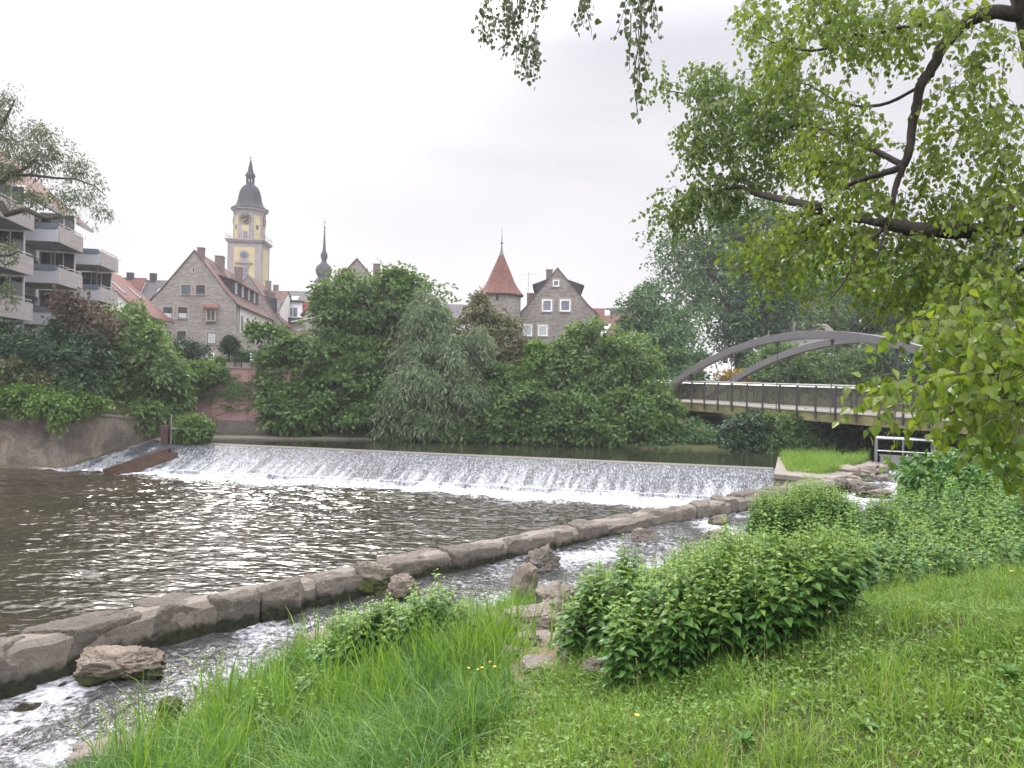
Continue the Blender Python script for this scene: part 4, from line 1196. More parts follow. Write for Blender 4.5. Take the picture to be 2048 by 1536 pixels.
# ------------------------------------------------------------------ second church spire (onion)
D = 190.0; c1 = P(646.5, 600, D)
def oy(py): return zat(c1.x, c1.y, py)
tw = thing('onion_spire', 'slender church spire with dark onion dome and small cross', 'church tower', (c1.x, c1.y, 4.5)); cc = (c1.x, c1.y, 0); q = D / FPX
MB().lathe([(17.5 * q, 4.0), (17.5 * q, oy(565))], cc, 8, rad(22.5)).build('shaft', M['tower_stone'], tw)
for k in range(8):
    apo = 17.5 * q * math.cos(rad(22.5)); Fk = Matrix.Translation(Vector(cc)) @ Matrix.Rotation(rad(45 * k), 4, 'Z') @ Matrix.Translation((0, -apo, 0))
    m = MB(Fk); m.bx(-.62, -.40, -.04, .02, 4, oy(567)); m.bx(.40, .62, -.04, .02, 4, oy(567)); m.build('corner_strip', M['plaster_white'], tw)
    if k % 2 == 0:
        m = MB(Fk); m.prism([(-.32, -.05, oy(586)), (.32, -.05, oy(586)), (.32, -.05, oy(574)), (.2, -.05, oy(571)), (-.2, -.05, oy(571)), (-.32, -.05, oy(574))], (0, .045, 0)); m.build('louvre_window', M['slate'], tw)
prof = [(19.5, 565.5), (19.5, 563.5), (14, 559), (11.5, 555.5), (13.5, 551), (16, 545), (16.4, 540), (14.5, 534), (10, 529.5), (6, 526), (4.6, 522.5), (5.0, 520), (6.6, 515), (7.0, 511), (5.6, 506), (3.6, 502), (2.8, 496), (1.9, 478), (1.2, 460), (.8, 457), (1.8, 456), (1.8, 454), (.6, 453)]
MB().lathe([(a * q, oy(b)) for a, b in prof], cc, 16).build('onion_dome', M['slate'], tw, smooth=True)
m = MB(); zc = oy(446); m.tube([(c1.x, c1.y, oy(454)), (c1.x, c1.y, oy(438))], .05, 5); m.tube([(c1.x - .38, c1.y, zc + .15), (c1.x + .38, c1.y, zc + .15)], .045, 5); m.build('cross', M['slate'], tw)

# ------------------------------------------------------------------ apartment block with stacked balconies (left)
wdir = Vector((-.215, .977, 0)).normalized(); ang = math.atan2(wdir.y, wdir.x)
O = P(111, 740, 50); O.z = 0; Mx = frame(O, ang)            # local x runs along the facade away from us, local -y is outward (towards the river)
ap_ = thing('apartment_block', 'modern apartment block with tiers of grey and timber clad balconies and red roof', 'apartment block', O + Vector((-6, 0, 4.2)))
M['fascia'] = plain('grey balcony end panel', (.40, .40, .45), .7, 0, .3, .06, .5)
M['planter'] = plain('blue grey planter trough', (.11, .135, .17), .6, 0, .3, .1, .8)
t = NT('pink grey timber cladding'); p = t.mapv(t.pos(), rot=(0, 0, -ang)); xyz = t.n('ShaderNodeSeparateXYZ', {0: p}).outputs
gr = t.math('FRACT', t.math('MULTIPLY', xyz[2], 4.5)); gv = t.math('FRACT', t.math('MULTIPLY', xyz[0], .8))
c = t.ramp(t.noise(t.mapv(p, (.4, .4, 9)), 1.5, 4), [(.3, (.31, .27, .275)), (.7, (.43, .385, .39))])
c = t.mix(t.math('MAXIMUM', t.ramp(gr, [(.03, .7), (.07, 0.0)]), t.ramp(gv, [(.012, .5), (.03, 0.0)])), c, (.2, .16, .16))
M['timber'] = t.out(t.principled(c, .75, None, .25))
M['soffit'] = plain('grey concrete soffit', (.30, .29, .29), .85, 0, .2, .08, .5)
fz = [zat(O.x, O.y, yy) for yy in (484, 567, 650)]; fz.append(fz[-1] - (fz[0] - fz[1])); fh = fz[0] - fz[1]
m = MB(Mx); m.bx(-9, 10.3, 2.9, 13, 3.0, fz[0] + 2.6); m.bx(10.303, 15, 2.9, 13, 3.0, fz[0] + .3); m.build('wall', M['plaster_white'], ap_)
# roof: eave over the facade, rising away from the river
ez = fz[0] + 2.75
m = MB(Mx); m.prism([(-9.6, 1.2, ez), (-9.6, 8, ez + 6.2), (-9.6, 14.8, ez), (-9.6, 14.8, ez - .25), (-9.6, 8, ez + 5.95), (-9.6, 1.2, ez - .25)], (20.2, 0, 0)); m.build('roof', tiles('red tiles of the apartment block', ang + rad(90), ROOF_OLD, .34, .3), ap_)
m = MB(Mx); m.bx(-9.6, 10.6, 1.02, 1.19, ez - .3, ez - .12); m.build('gutter', M['steel'], ap_)
for ci, x0 in enumerate((-99, -8.7, 0.0, 8.6)):
    if x0 < -20: continue
    for k, zf in enumerate(fz):
        zf = zf - (.35 if ci == 3 else 0)
        dpt = 2.75; ln = 4.5
        b = MB(Mx); b.bx(x0, x0 + ln, -.0, dpt + .14, zf + .002, zf + .2); bal = b.build('balcony', M['soffit'], ap_)
        b = MB(Mx); b.bx(x0 - .10, x0 - .002, -.06, dpt + .1, zf, zf + .85); b.build('end_panel', M['fascia'], bal)
        b = MB(Mx); b.bx(x0 - .16, x0 + .35, .1, dpt - .6, zf + .853, zf + 1.22); b.build('planter', M['planter'], bal)
        b = MB(Mx); b.bx(x0 + .002, x0 + ln, -.12, -.002, zf - .02, zf + 1.08); b.build('timber_panel', M['timber'], bal)
        b = MB(Mx); b.tube([(x0 + .1, -.06, zf + 1.24), (x0 + ln, -.06, zf + 1.24)], .035, 6)
        for q in range(5): b.tube([(x0 + .2 + q * 1.25, -.06, zf + 1.0), (x0 + .2 + q * 1.25, -.06, zf + 1.24)], .02, 4)
        b.build('handrail', M['steel'], bal)
        b = MB(Mx); b.bx(x0 + ln + .003, x0 + ln + .1, -.1, dpt + .1, zf, zf + 1.05); b.build('end_panel', M['timber'], bal)
        # glazing behind, and a white party wall beside the balcony
        Fx = Mx @ Matrix.Translation((0, 2.88, 0))
        window(ap_, Fx, x0 + .5, x0 + 2.0, zf + .25, zf + 2.25, fm='win_dark', gm='glass', mull=(0, 0), sill=False)
        window(ap_, Fx, x0 + 2.4, x0 + 4.8, zf + .25, zf + 2.25, fm='win_white', gm='glass_blue', mull=(1, 0), sill=False)
        scr = Mx @ Matrix.Translation((x0 + ln + .02, 2.86, 0)) @ Matrix.Rotation(rad(-90), 4, 'Z')
        if ci < 3 or k > 0: window(ap_, scr, .15, 2.5, zf + .25, zf + fh - .05, fm='win_white', gm='glass', mull=(2, 1), sill=False, name='glazed_screen')
        if k == 0: continue
        b = MB(Mx); b.tube([(x0 + .25, .25, zf + .2), (x0 + .25, .25, zf + fh)], .06, 6); b.build('post', M['rail_dark'], ap_)

# low red roofed row between the apartments and the terrace houses
O = O + wdir * 23; O.z = 5.0; Mx = frame(O, ang)
r = thing('row_house', 'low row house with long red roof and skylights next to the lowest balconies', 'house', O)
ze = zat(O.x, O.y, 618) - 5; zr = ze + 4.4
m = MB(Mx); m.prism([(0, 1.0, -1), (0, 11, -1), (0, 11, ze), (0, 6, zr - .1), (0, 1.0, ze)], (13, 0, 0)); m.build('wall', M['plaster_white'], r)
m = MB(Mx); m.prism([(-.3, .3, ze - .5), (-.3, 6, zr + .15), (-.3, 11.6, ze - .5), (-.3, 11.6, ze - .66), (-.3, 6, zr - .02), (-.3, .3, ze - .66)], (13.6, 0, 0)); m.build('roof', tiles('red tiles of the low row', ang + rad(90), ROOF_RED, .36, .3), r)
for k in range(2):
    s = (zr - ze + .65) / 5.7; y0, y1 = 2.6, 3.9
    m = MB(Mx); m.prism([(2 + k * 6, y0, ze - .5 + (y0 - .3) * s + .12), (2 + k * 6, y1, ze - .5 + (y1 - .3) * s + .12), (2 + k * 6, y1, ze - .5 + (y1 - .3) * s), (2 + k * 6, y0, ze - .5 + (y0 - .3) * s)], (1.0, 0, 0)); m.build('skylight', M['glass_blue'], r)
for k in range(3): window(r, Mx @ Matrix.Translation((0, 1.0, 0)), 1.5 + k * 4, 3.0 + k * 4, ze - 2.4, ze - .8, gm='glass_blue')
# ------------------------------------------------------------------ left retaining wall, quay, pink wall and garden
t = NT('stained retaining wall plaster'); p = t.pos()
n1 = t.noise(p, .7, 6, .62, .4); n2 = t.noise(t.mapv(p, (1, 1, .35)), 2.6, 5, .65)
c = t.ramp(n1, [(.32, (.055, .045, .04)), (.44, (.15, .12, .10)), (.55, (.30, .26, .22)), (.64, (.20, .14, .07)), (.76, (.10, .08, .06))])
c = t.mix(t.ramp(n2, [(.42, 0.0), (.7, .75)]), c, (.085, .075, .07))
zq = t.n('ShaderNodeSeparateXYZ', {0: p}).outputs[2]
band = t.ramp(t.math('ADD', zq, t.math('MULTIPLY', n2, .6)), [(.25, .85), (.62, 0.0)])
c = t.mix(band, c, (.19, .135, .085))
n3 = t.noise(p, 11, 6, .7); c = t.mix(.32, c, t.ramp(n3, [(.32, (.05, .042, .036)), (.68, (.34, .29, .25))]))
M['retaining'] = t.out(t.principled(c, .9, t.bump(n2, .5, .04), .2))
rw = thing('retaining_wall', 'stained old retaining wall along the far left side of the pool', 'wall', (LW3[2].x, LW3[2].y, 0))
m = MB(); tops = [LWTOP, LWTOP, LWTOP, LWTOP - .1, LWTOP - .35, 2.15]
for a, b, ta, tb in zip(LW3[:-1], LW3[1:], tops[:-1], tops[1:]):
    d = (b - a); d.z = 0; n = Vector((-d.y, d.x, 0)).normalized() * .55
    A, Bv = Vector((a.x, a.y, 0)), Vector((b.x, b.y, 0)); up = Vector((0, 0, 1))
    m.add([A - up, Bv - up, Bv + n - up, A + n - up, A + up * ta, Bv + up * tb, Bv + n + up * tb, A + n + up * ta],
          [(0, 1, 5, 4), (1, 2, 6, 5), (2, 3, 7, 6), (3, 0, 4, 7), (4, 5, 6, 7), (3, 2, 1, 0)])
m.build('wall_face', M['retaining'], rw)
m = MB()
for a, b, ta, tb in zip(LW3[:-1], LW3[1:], tops[:-1], tops[1:]):
    d = (b - a); d.z = 0; n = Vector((-d.y, d.x, 0)).normalized()
    A, Bv = Vector((a.x, a.y, ta)), Vector((b.x, b.y, tb)); q = [A - n * .06, A + n * .62, A + n * .62 + Vector((0, 0, .12)), A - n * .06 + Vector((0, 0, .12))]
    m.prism([x + Vector((0, 0, .003)) for x in q], Bv - A)
m.build('coping', M['concrete'], rw)
# sloping fillet at the wall foot and the narrow side chute
ch_top, ch_bot = G(345, 886, UPW + .02), G(190, 940, .03)
n_ = 60; a_ = np.linspace(0, 1, n_)[:, None]; v_ = np.linspace(0, 1, 24)[None, :]
Wt, Wb = np.array(G(312, 880, UPW + .05)), np.array(G(120, 940, .02)); Dt, Db = np.array(G(352, 892, UPW + .02)), np.array(G(232, 945, .03))
CH = (Wt * (1 - a_[..., None]) + Wb * a_[..., None]) * (1 - v_[..., None]) + (Dt * (1 - a_[..., None]) + Db * a_[..., None]) * v_[..., None]
CH[..., 2] += .035 * fbm2(CH[..., 0], CH[..., 1], 3.0, 3, 2.0)
cf = np.broadcast_to(-.20 + .26 * a_ + .10 * fbm2(CH[..., 0], CH[..., 1], 1.2, 2), CH.shape[:2])
o = np_obj('chute_water', CH.reshape(-1, 3), [grid_faces(n_, 24)], M['weir'], smooth=True, attrs={'foam': cf.ravel()})
tag(o, 'narrow rapid between the retaining wall and the concrete divider', kind='structure')
dv0, dv1 = G(338, 893, UPW + .12), G(208, 936, .32)
m = MB(); dd = (dv1 - dv0); m.bar(dv0 + Vector((0, 0, -.3)), dv1 + Vector((0, 0, -.3)), .12, .5); m.bar(dv0 + Vector((.40, .1, -.40)), dv1 + Vector((.4, .1, -.46)), .13, .34)
o = m.build('weir_divider', plain('dark wet timber', (.07, .042, .028), .7, 0, .3, .35, 3, .3), loc=dv1, bevel=.02)
tag(o, 'rusty brown concrete divider sloping down beside the weir', 'divider')
# mossy toe along the wall
m = []
toe = [G(150, 938, .0), G(185, 930, .15), G(225, 915, .42), G(300, 892, .9), G(345, 882, UPW + .1)]
for i_, q in enumerate(toe):
    m += [(q.x + .2, q.y - .5, q.z - .25), (q.x + .02, q.y - .18, q.z + .10), (q.x - .1, q.y + .3, q.z + .35), (q.x - .1, q.y + .5, q.z - .4)]
o = np_obj('wall_toe', m, [grid_faces(5, 4)[:, ::-1]], M['rock_moss'], loc=toe[2], smooth=True)
tag(o, 'mossy sloping toe at the foot of the stained retaining wall', 'wall toe')

# quay and pink wall
qa, qb = P(352, 870, 45.4), P(640, 874, 46)
q0 = G(345, 879, UPW + .04); q1 = G(770, 878, UPW + .04)
m = MB(); m.prism([(q0.x - 1, q0.y, .2), (q1.x, q1.y, .2), (q1.x, PINK_Y + .2, .2), (q0.x - 1, PINK_Y + .2, .2)], (0, 0, UPW + .09 - .2))
o = m.build('quay_path', M['concrete_dark'], loc=q0); tag(o, 'narrow concrete walkway at the water edge below the pink wall', kind='structure')
t = NT('dusty pink render with panels'); p = t.pos(); xyz = t.n('ShaderNodeSeparateXYZ', {0: p}).outputs
n1 = t.noise(p, .8, 6, .6)
c = t.ramp(n1, [(.3, (.235, .145, .135)), (.7, (.31, .205, .19))])
gx_ = t.math('FRACT', t.math('MULTIPLY', xyz[0], .42)); gz_ = t.math('FRACT', t.math('MULTIPLY', xyz[2], .8))
c = t.mix(t.math('MAXIMUM', t.ramp(gx_, [(.012, .7), (.022, 0.0)]), t.ramp(gz_, [(.012, .35), (.022, 0.0)])), c, (.13, .08, .075))
M['pink_wall'] = t.out(t.principled(c, .9, t.bump(n1, .2, .03), .2))
pw = thing('garden_wall', 'dusty pink garden wall with dark stone base above the quay', 'wall', (PX0 + 4, PINK_Y, UPW))
zb, ztop = zat(P(440, 840, PINK_Y).x, PINK_Y, 840), zat(P(440, 840, PINK_Y).x, PINK_Y, 736)
m = MB(); m.bx(PX0, PX1 + .5, PINK_Y, PINK_Y + .4, zb + .002, ztop); m.build('pink_face', M['pink_wall'], pw)
m = MB(); m.bx(PX0, PX1 + 2, PINK_Y - .25, PINK_Y + .4, UPW - .5, zb); m.build('stone_base', M['concrete_dark'], pw)
m = MB(); m.bx(PX0, PX1 + .5, PINK_Y - .06, PINK_Y + .46, ztop + .002, ztop + .09); m.build('coping', M['concrete'], pw)
# planters on the wall
for k, (a, b, lb) in enumerate(((455, 470, 'left'), (474, 484, 'dark'), (487, 520, 'long'))):
    A, Bv = P(a, 732, PINK_Y + .3), P(b, 732, PINK_Y + .3); zz0 = ztop + .095
    m = MB(); m.bx(A.x, Bv.x, PINK_Y + .05, PINK_Y + .40, zz0, zz0 + .26); m.bx(A.x - .03, Bv.x + .03, PINK_Y + .02, PINK_Y + .43, zz0 + .262, zz0 + .30)
    o = m.build('planter_trough', M['concrete'] if k != 1 else M['concrete_dark'], loc=(A.x, PINK_Y + .2, zz0))
    tag(o, ('short pale planter trough on the pink wall nearest the ivy', 'small dark planter trough on the pink wall', 'longest pale planter trough on the right end of the pink wall')[k], 'planter', 'planters on the pink wall')
# striped garden pole
q = P(503.5, 726, PINK_Y + 1.2)
sp = thing('striped_pole', 'blue and white striped garden ornament pole above the pink wall', 'ornament', (q.x, q.y, 5.2))
zt0 = zat(q.x, q.y, 724)
blue = plain('blue paint', (.04, .13, .42), .5)
for k in range(6):
    MB().lathe([(.09, zt0 + k * .095), (.12, zt0 + k * .095 + .02), (.12, zt0 + k * .095 + .07), (.09, zt0 + (k + 1) * .095 - .002)], (q.x, q.y, 0), 10).build('ring', blue if k % 2 == 0 else M['win_white'], sp)
MB().tube([(q.x, q.y, 5.1), (q.x, q.y, zt0)], .03, 6).build('stake', M['rail_dark'], sp)
# rubble garden wall to the right of the stone house
A, Bv = P(470, 730, 84), P(725, 730, 80)
gz1 = zat(Bv.x, 80, 668); d_ = Bv - A; ag = math.atan2(d_.y, d_.x)
Fx = frame((A.x, A.y, 0), ag); Ln = d_.length
m = MB(Fx); m.bx(0, Ln, 0, .6, 4.5, gz1)
o = m.build('rubble_wall', masonry('rubble of the garden wall', ag, ST, MO, .18, .5), loc=(A.x, A.y, 4.5)); tag(o, 'old rubble town wall running from the long stone house behind the trees', 'wall')
# pergola with pale awning
A = P(584, 662, 90); aw = thing('awning', 'pale sloping awning over a brown timber terrace beside the middle gable house', 'awning', A)
Fx = frame((A.x, A.y, 0), rad(-3)); za_, zb_ = zat(A.x, A.y, 641), zat(A.x, A.y, 634)
m = MB(Fx); m.prism([(0, -.5, za_ - .12), (2.7, -.5, zb_), (2.7, -.5, zb_ - .1), (0, -.5, za_ - .22)], (0, 2.6, 0)); m.build('cloth', M['plaster_white'], aw)
m = MB(Fx)
for u_ in (.1, 1.3, 2.6): m.bx(u_ - .06, u_ + .06, -.4, -.28, gz1 - .6, za_ - .2)
m.build('post', plain('brown timber', (.16, .085, .06), .7), aw)
m = MB(Fx); m.bx(.05, 2.7, -.38, -.3, gz1 - .1, gz1 + .7); m.build('balustrade', plain('reddish boards', (.22, .12, .10), .7), aw)
# white pipe post and box by the left weir end
q = G(342, 884, UPW + .1)
gp = thing('gauge_post', 'pale metal post with side rail beside the small weir shrub', 'post', q)
m = MB(); m.tube([(q.x, q.y, UPW), (q.x, q.y, zat(q.x, q.y, 828))], .035, 8); m.build('post', M['steel'], gp)
q2 = P(378, 858, q.y); m = MB(); m.tube([(q.x, q.y, q2.z), (q2.x, q.y + .3, q2.z)], .03, 8); m.build('side_rail', M['steel'], gp)
q = P(332, 872, q.y + .25)
o = MB().bx(q.x - .2, q.x + .2, q.y - .2, q.y + .2, .6, zat(q.x, q.y, 850)).build('switch_box', plain('dark rust paint', (.06, .028, .024), .7), loc=(q.x, q.y, .6), bevel=.02); tag(o, 'rust red control box at the end of the retaining wall', 'box')

# ------------------------------------------------------------------ island block, stone apron, sluice gate
a0 = G(1549, 947, 1.47); a1 = G(1556, 913, 1.47); a2 = G(1745, 921, 1.47); a3 = G(1700, 950, 1.47); a4 = G(1648, 957, 1.47)
isl = thing('island_block', 'concrete block with grass on top at the right end of the weir', 'pier', (a0.x, a0.y, 0))
ISL = [a0, a4, a3, a2, a1]; poly = ISL
m = MB(); m.prism([Vector((p_.x, p_.y, -.6)) for p_ in poly], (0, 0, 1.47 + .6 - .22)); m.build('block_body', M['concrete_red'], isl, bevel=.03)
m = MB(); m.prism([Vector((p_.x, p_.y, 1.253)) for p_ in [a0 + Vector((-.05, -.06, 0)), a4 + Vector((0, -.06, 0)), a3, a2, a1]], (0, 0, .217)); m.build('block_top', M['concrete'], isl, bevel=.03)
# apron of laid stones from block to sluice
ap = thing('stone_apron', 'apron of flat laid stones between the grassy block and the sluice', 'stone apron', G(1700, 950, 1.3))
rb = random.Random(9)
for i_ in range(34):
    f = rb.random(); g2 = rb.random()
    top_ = G(1672 + 82 * f, 946 - 14 * f, 1.45); bot = G(1688 + 66 * f, 982 - 28 * f, 1.0)
    c = top_ * (1 - g2) + bot * g2
    rock('flat_stone', (c.x, c.y, c.z - .05 + rb.uniform(-.04, .06)), (rb.uniform(.8, 1.5), rb.uniform(.6, 1.0), rb.uniform(.3, .5)), rb.uniform(0, 3), (rb.uniform(-.1, .1), rb.uniform(-.1, .1)), 4.5, 60 + i_, .13, M['rock'] if i_ % 3 else M['rock_brown'], ap, 10)
gA, gB = G(1752, 927, 1.42), G(1868, 934, 1.42)
sg = thing('sluice_gate', 'small steel sluice gate with galvanised railing right of the island block', 'sluice', (gA.x, gA.y, .9))
d_ = gB - gA; ag = math.atan2(d_.y, d_.x); Fx = frame((gA.x, gA.y, 0), ag); Ln = Vector((d_.x, d_.y)).length
zt_ = zat(gA.x, gA.y, 876)
m = MB(Fx); m.bx(-.1, Ln, .0, .35, .3, 1.30); m.build('sill_wall', M['concrete_dark'], sg)
m = MB(Fx); m.bx(-.1, Ln, -.12, .9, 1.303, 1.42); m.build('walkway', M['steel'], sg, bevel=.01)
m = MB(Fx); m.bx(.25, Ln - .25, 1.0, 1.06, 1.1, 1.72); m.bx(.2, Ln - .2, .96, 1.1, 1.725, 1.80); m.build('gate_panel', M['steel'], sg)
m = MB(Fx)
for u_, w_ in ((0, .0), (Ln, .0), (0.02, .95), (Ln * .5, .95), (Ln, .95)): m.tube([(u_, w_, 1.2), (u_, w_, zt_)], .055, 8)
m.tube([(-.05, 0, zt_), (Ln + .05, 0, zt_)], .055, 8); m.tube([(0, 0, (1.45 + zt_) / 2), (Ln, 0, (1.45 + zt_) / 2)], .04, 8)
m.tube([(0, .95, zt_), (Ln, .95, zt_)], .05, 8); m.tube([(0, 0, zt_), (0, .95, zt_)], .05, 8); m.tube([(Ln, 0, zt_), (Ln, .95, zt_)], .05, 8)
m.build('railing', M['steel'], sg, smooth=True)
# ------------------------------------------------------------------ arched footbridge
A = Vector((11.2, 57, 0)); Bq = Vector((20.5, 36, 0)); bd = (Bq - A); bl = bd.length; bdn = bd.normalized(); bp = Vector((-bdn.y, bdn.x, 0))   # bp points away from us
if bp.y < 0: bp = -bp
BW = 4.2
zrail, zdeck, zbot = 5.22, 3.74, 3.10
br = thing('footbridge', 'steel footbridge with two violet grey arches and glinting handrails over the upper river', 'footbridge', A + Vector((0, 0, 3.4)))
def bt(t, off=0.0, z=0.0): return A + bd * t + bp * off + Vector((0, 0, z))
T0, T1 = -.10, 1.9
m = MB(); m.bar(bt(T0, BW / 2, (zdeck + zbot) / 2), bt(T1, BW / 2, (zdeck + zbot) / 2), BW, zdeck - zbot - .1); m.build('deck', M['deck_side'], br)
m = MB(); m.bar(bt(T0, BW / 2, zdeck + .03), bt(T1, BW / 2, zdeck + .03), BW - .1, .05); m.build('walking_surface', M['concrete'], br)
for off, sg in ((-.04, 1), (BW + .04, -1)):
    m = MB(); m.bar(bt(T0, off, zdeck + .02), bt(T1, off, zdeck + .02), .06, .10); m.build('edge_strip', M['white_metal'], br)
    m = MB(); m.tube([bt(T0, off, zrail), bt(T1, off, zrail)], .045, 8); m.tube([bt(T0, off + sg * .10, zrail - .12), bt(T1, off + sg * .10, zrail - .12)], .028, 6); m.build('handrail', M['steel'], br, smooth=True)
    n = int((T1 - T0) * bl / 1.42)
    for k in range(n):
        tt_ = T0 + (k + .5) * 1.42 / bl
        m = MB(); m.bar(bt(tt_, off - sg * .06, zdeck - .42), bt(tt_, off - sg * .06, zrail - .06), .07, .10, tuple(bdn)); m.bar(bt(tt_, off - sg * .06, zrail - .10), bt(tt_, off, zrail), .04, .05, tuple(bdn)); m.build('rail_post', M['rail_dark'], br)
    t = NT('stainless wire mesh' + str(sg)); p = t.mapv(t.pos(), rot=(0, 0, -math.atan2(bdn.y, bdn.x))); xyz = t.n('ShaderNodeSeparateXYZ', {0: p}).outputs
    a1 = t.math('FRACT', t.math('MULTIPLY', t.math('ADD', xyz[0], xyz[2]), 14)); a2_ = t.math('FRACT', t.math('MULTIPLY', t.math('SUBTRACT', xyz[0], xyz[2]), 14))
    al = t.math('MAXIMUM', t.ramp(a1, [(.13, 1.0), (.17, 0.0)]), t.ramp(a2_, [(.13, 1.0), (.17, 0.0)]))
    sh = t.principled((.17, .152, .135), .5, None, .4, .5)
    mm_ = t.out(t.n('ShaderNodeMixShader', {0: t.math('MULTIPLY', al, .6), 1: t.n('ShaderNodeBsdfTransparent').outputs[0], 2: sh.outputs[0]}))
    m = MB(); m.bar(bt(T0, off + sg * .03, (zrail - .15 + zdeck + .12) / 2), bt(T1, off + sg * .03, (zrail - .15 + zdeck + .12) / 2), .012, zrail - zdeck - .3); m.build('mesh_infill', mm_, br)
def az(t): return 8.09 - 10.2 * (t - .65) ** 2
for off in (-.35, BW + .35):
    ts = np.linspace(.0, 1.30, 44); vs, fs = [], []
    for t_2 in ts:
        lean = (BW / 2 - off) * .0
        dz = -20.4 * (t_2 - .65) / bl; tang = (bdn + Vector((0, 0, dz))).normalized(); nn = Vector((-bdn.x * tang.z, -bdn.y * tang.z, math.hypot(tang.x, tang.y))).normalized()
        c = bt(t_2, off, az(t_2))
        for a, b in ((-.19, -.22), (.19, -.22), (.19, .22), (-.19, .22)): vs.append(c + bp * a + nn * b)
    for i_ in range(len(ts) - 1): fs += [(i_ * 4 + k, i_ * 4 + (k + 1) % 4, i_ * 4 + 4 + (k + 1) % 4, i_ * 4 + 4 + k) for k in range(4)]
    fs += [(3, 2, 1, 0), tuple(len(vs) - 4 + k for k in range(4))]
    MB().add(vs, fs).build('arch', M['arch_paint'], br, bevel=.015)
    for t_2 in (.19, .37, .55, .73, .91, 1.09):
        m = MB(); m.tube([bt(t_2, off, zdeck - .2), bt(t_2, off, az(t_2) - .55)], .028, 6); m.tube([bt(t_2, off, az(t_2) - .62), bt(t_2, off, az(t_2) - .26)], [.04, .13], 6); m.build('hanger', M['rail_dark'], br)
m = MB(); m.bar(bt(.085, .1, 1.8), bt(.085, BW - .1, 1.8), 1.0, 2.5); o = m.build('bridge_pier', M['concrete_dark'], loc=bt(.085, BW / 2, .9), bevel=.03); tag(o, 'dark concrete wall pier under the left end of the footbridge', 'bridge pier')
m = MB(); m.bar(bt(-.16, -.3, 2.4), bt(-.16, BW, 2.4), 2.2, 2.6); m.bar(bt(-.095, -.5, 3.6), bt(-.095, .1, 3.6), .7, 1.8); o = m.build('bridge_abutment', M['concrete_red'], loc=bt(-.16, 0, 1.8)); tag(o, 'pale concrete abutment at the tree covered left end of the footbridge', 'abutment')
# pale pole behind the bridge
q = P(1456, 760, 66); o = MB().tube([(q.x, q.y, 4.5), (q.x, q.y, zat(q.x, q.y, 716))], .06, 8).build('marker_pole', M['win_white'], loc=(q.x, q.y, 4.5)); tag(o, 'thin white pole standing in the orange bush behind the bridge', 'pole')
# ------------------------------------------------------------------ trees and shrubs on the far side
SEED = [100]


def tree(name, label, cat, lobes, mat, sprays=500, per=26, spray_r=.55, ll=.19, lw=.11, gaps=.5, fl=1.4, twig_lobes=1.3, base=None, trunk_r=.0, group=None, tmpl=T_DIAMOND, branches=True, part='crown', **kw):
    SEED[0] += 1
    q_ = np.random.default_rng(SEED[0] + 500); lobes = list(lobes)
    for k in range(int(len(lobes) * twig_lobes)):                 # small boughs breaking the outline
        l = lobes[q_.integers(len(lobes))]; d_ = unit(q_.normal(size=3) * np.array([1, .8, .8]) + np.array([0, 0, .5])); f_ = q_.uniform(.22, .45)
        lobes.append((l[0] + d_[0] * l[3] * 1.0, l[1] + d_[1] * l[4], l[2] + d_[2] * l[5] * 1.0, l[3] * f_, l[4] * f_, l[5] * f_))
    L = np.array(lobes); cx, cyy = L[:, 0].mean(), L[:, 1].mean()
    if base is None: base = (cx, cyy, max(tz(cx, cyy), .9))
    r = thing(name, label, cat, base, group)
    V, Fq = crown_leaves(lobes, int(sprays * .95), per, spray_r * 1.1, ll * fl, lw * fl, tmpl, SEED[0], gaps=gaps, **kw)
    np_obj(part, V, Fq, M[mat], r)
    if trunk_r > 0:
        m = MB(); q = random.Random(SEED[0]); b = Vector(base); top = Vector((cx, cyy, L[:, 2].mean()))
        mid = b.lerp(top, .5) + Vector((q.uniform(-.3, .3), q.uniform(-.3, .3), 0))
        m.tube([b - Vector((0, 0, .4)), b.lerp(mid, .5), mid, top], [trunk_r * 1.25, trunk_r, trunk_r * .8, trunk_r * .45], 8)
        if branches:
            for l in lobes:
                e_ = Vector(l[:3]); s_0 = b.lerp(top, q.uniform(.35, .8)); md = s_0.lerp(e_, .5) + Vector((0, 0, q.uniform(.1, .6)))
                m.tube([s_0, md, e_ + Vector((0, 0, l[5] * .4))], [trunk_r * .5, trunk_r * .32, trunk_r * .12], 6)
                for k in range(4):
                    d = Vector((q.uniform(-1, 1), q.uniform(-1, 1), q.uniform(-.2, 1))).normalized(); m.tube([md.lerp(e_, q.random()), e_ + Vector((d.x * l[3], d.y * l[4], d.z * l[5])) * .8], [trunk_r * .18, .015], 4)
        m.build('trunk', M['bark_far'], r)
    return r


def lob(*a): return [pxlobe(*q) for q in a]


# left bank
tree('hedge', 'dark evergreen hedge below the balconies at the far left edge', 'hedge', lob((20, 712, 26.9, 64, 56), (-70, 705, 26.9, 80, 70), (105, 708, 27.1, 60, 54), (170, 705, 27.4, 50, 50), (60, 765, 26.5, 80, 30), (140, 775, 26.7, 60, 32), (-40, 765, 26.5, 70, 40)), 'leaf_dark', 2100, 26, .45, .15, .09, flat=.5, part='foliage')
tree('copper_shrub', 'reddish copper leaved shrub rising in front of the lower balconies', 'shrub', lob((150, 622, 28.2, 40, 45), (190, 645, 28.2, 40, 38), (125, 640, 28.2, 28, 34)), 'leaf_red', 430, 18, .40, .15, .09, trunk_r=.08, part='foliage')
tree('copper_shrub', 'small dull olive shrub low in the dark hedge at the left edge', 'shrub', lob((25, 748, 26.1, 46, 26), (85, 762, 26.1, 30, 18)), 'leaf_olive', 300, 16, .32, .12, .08, part='foliage')
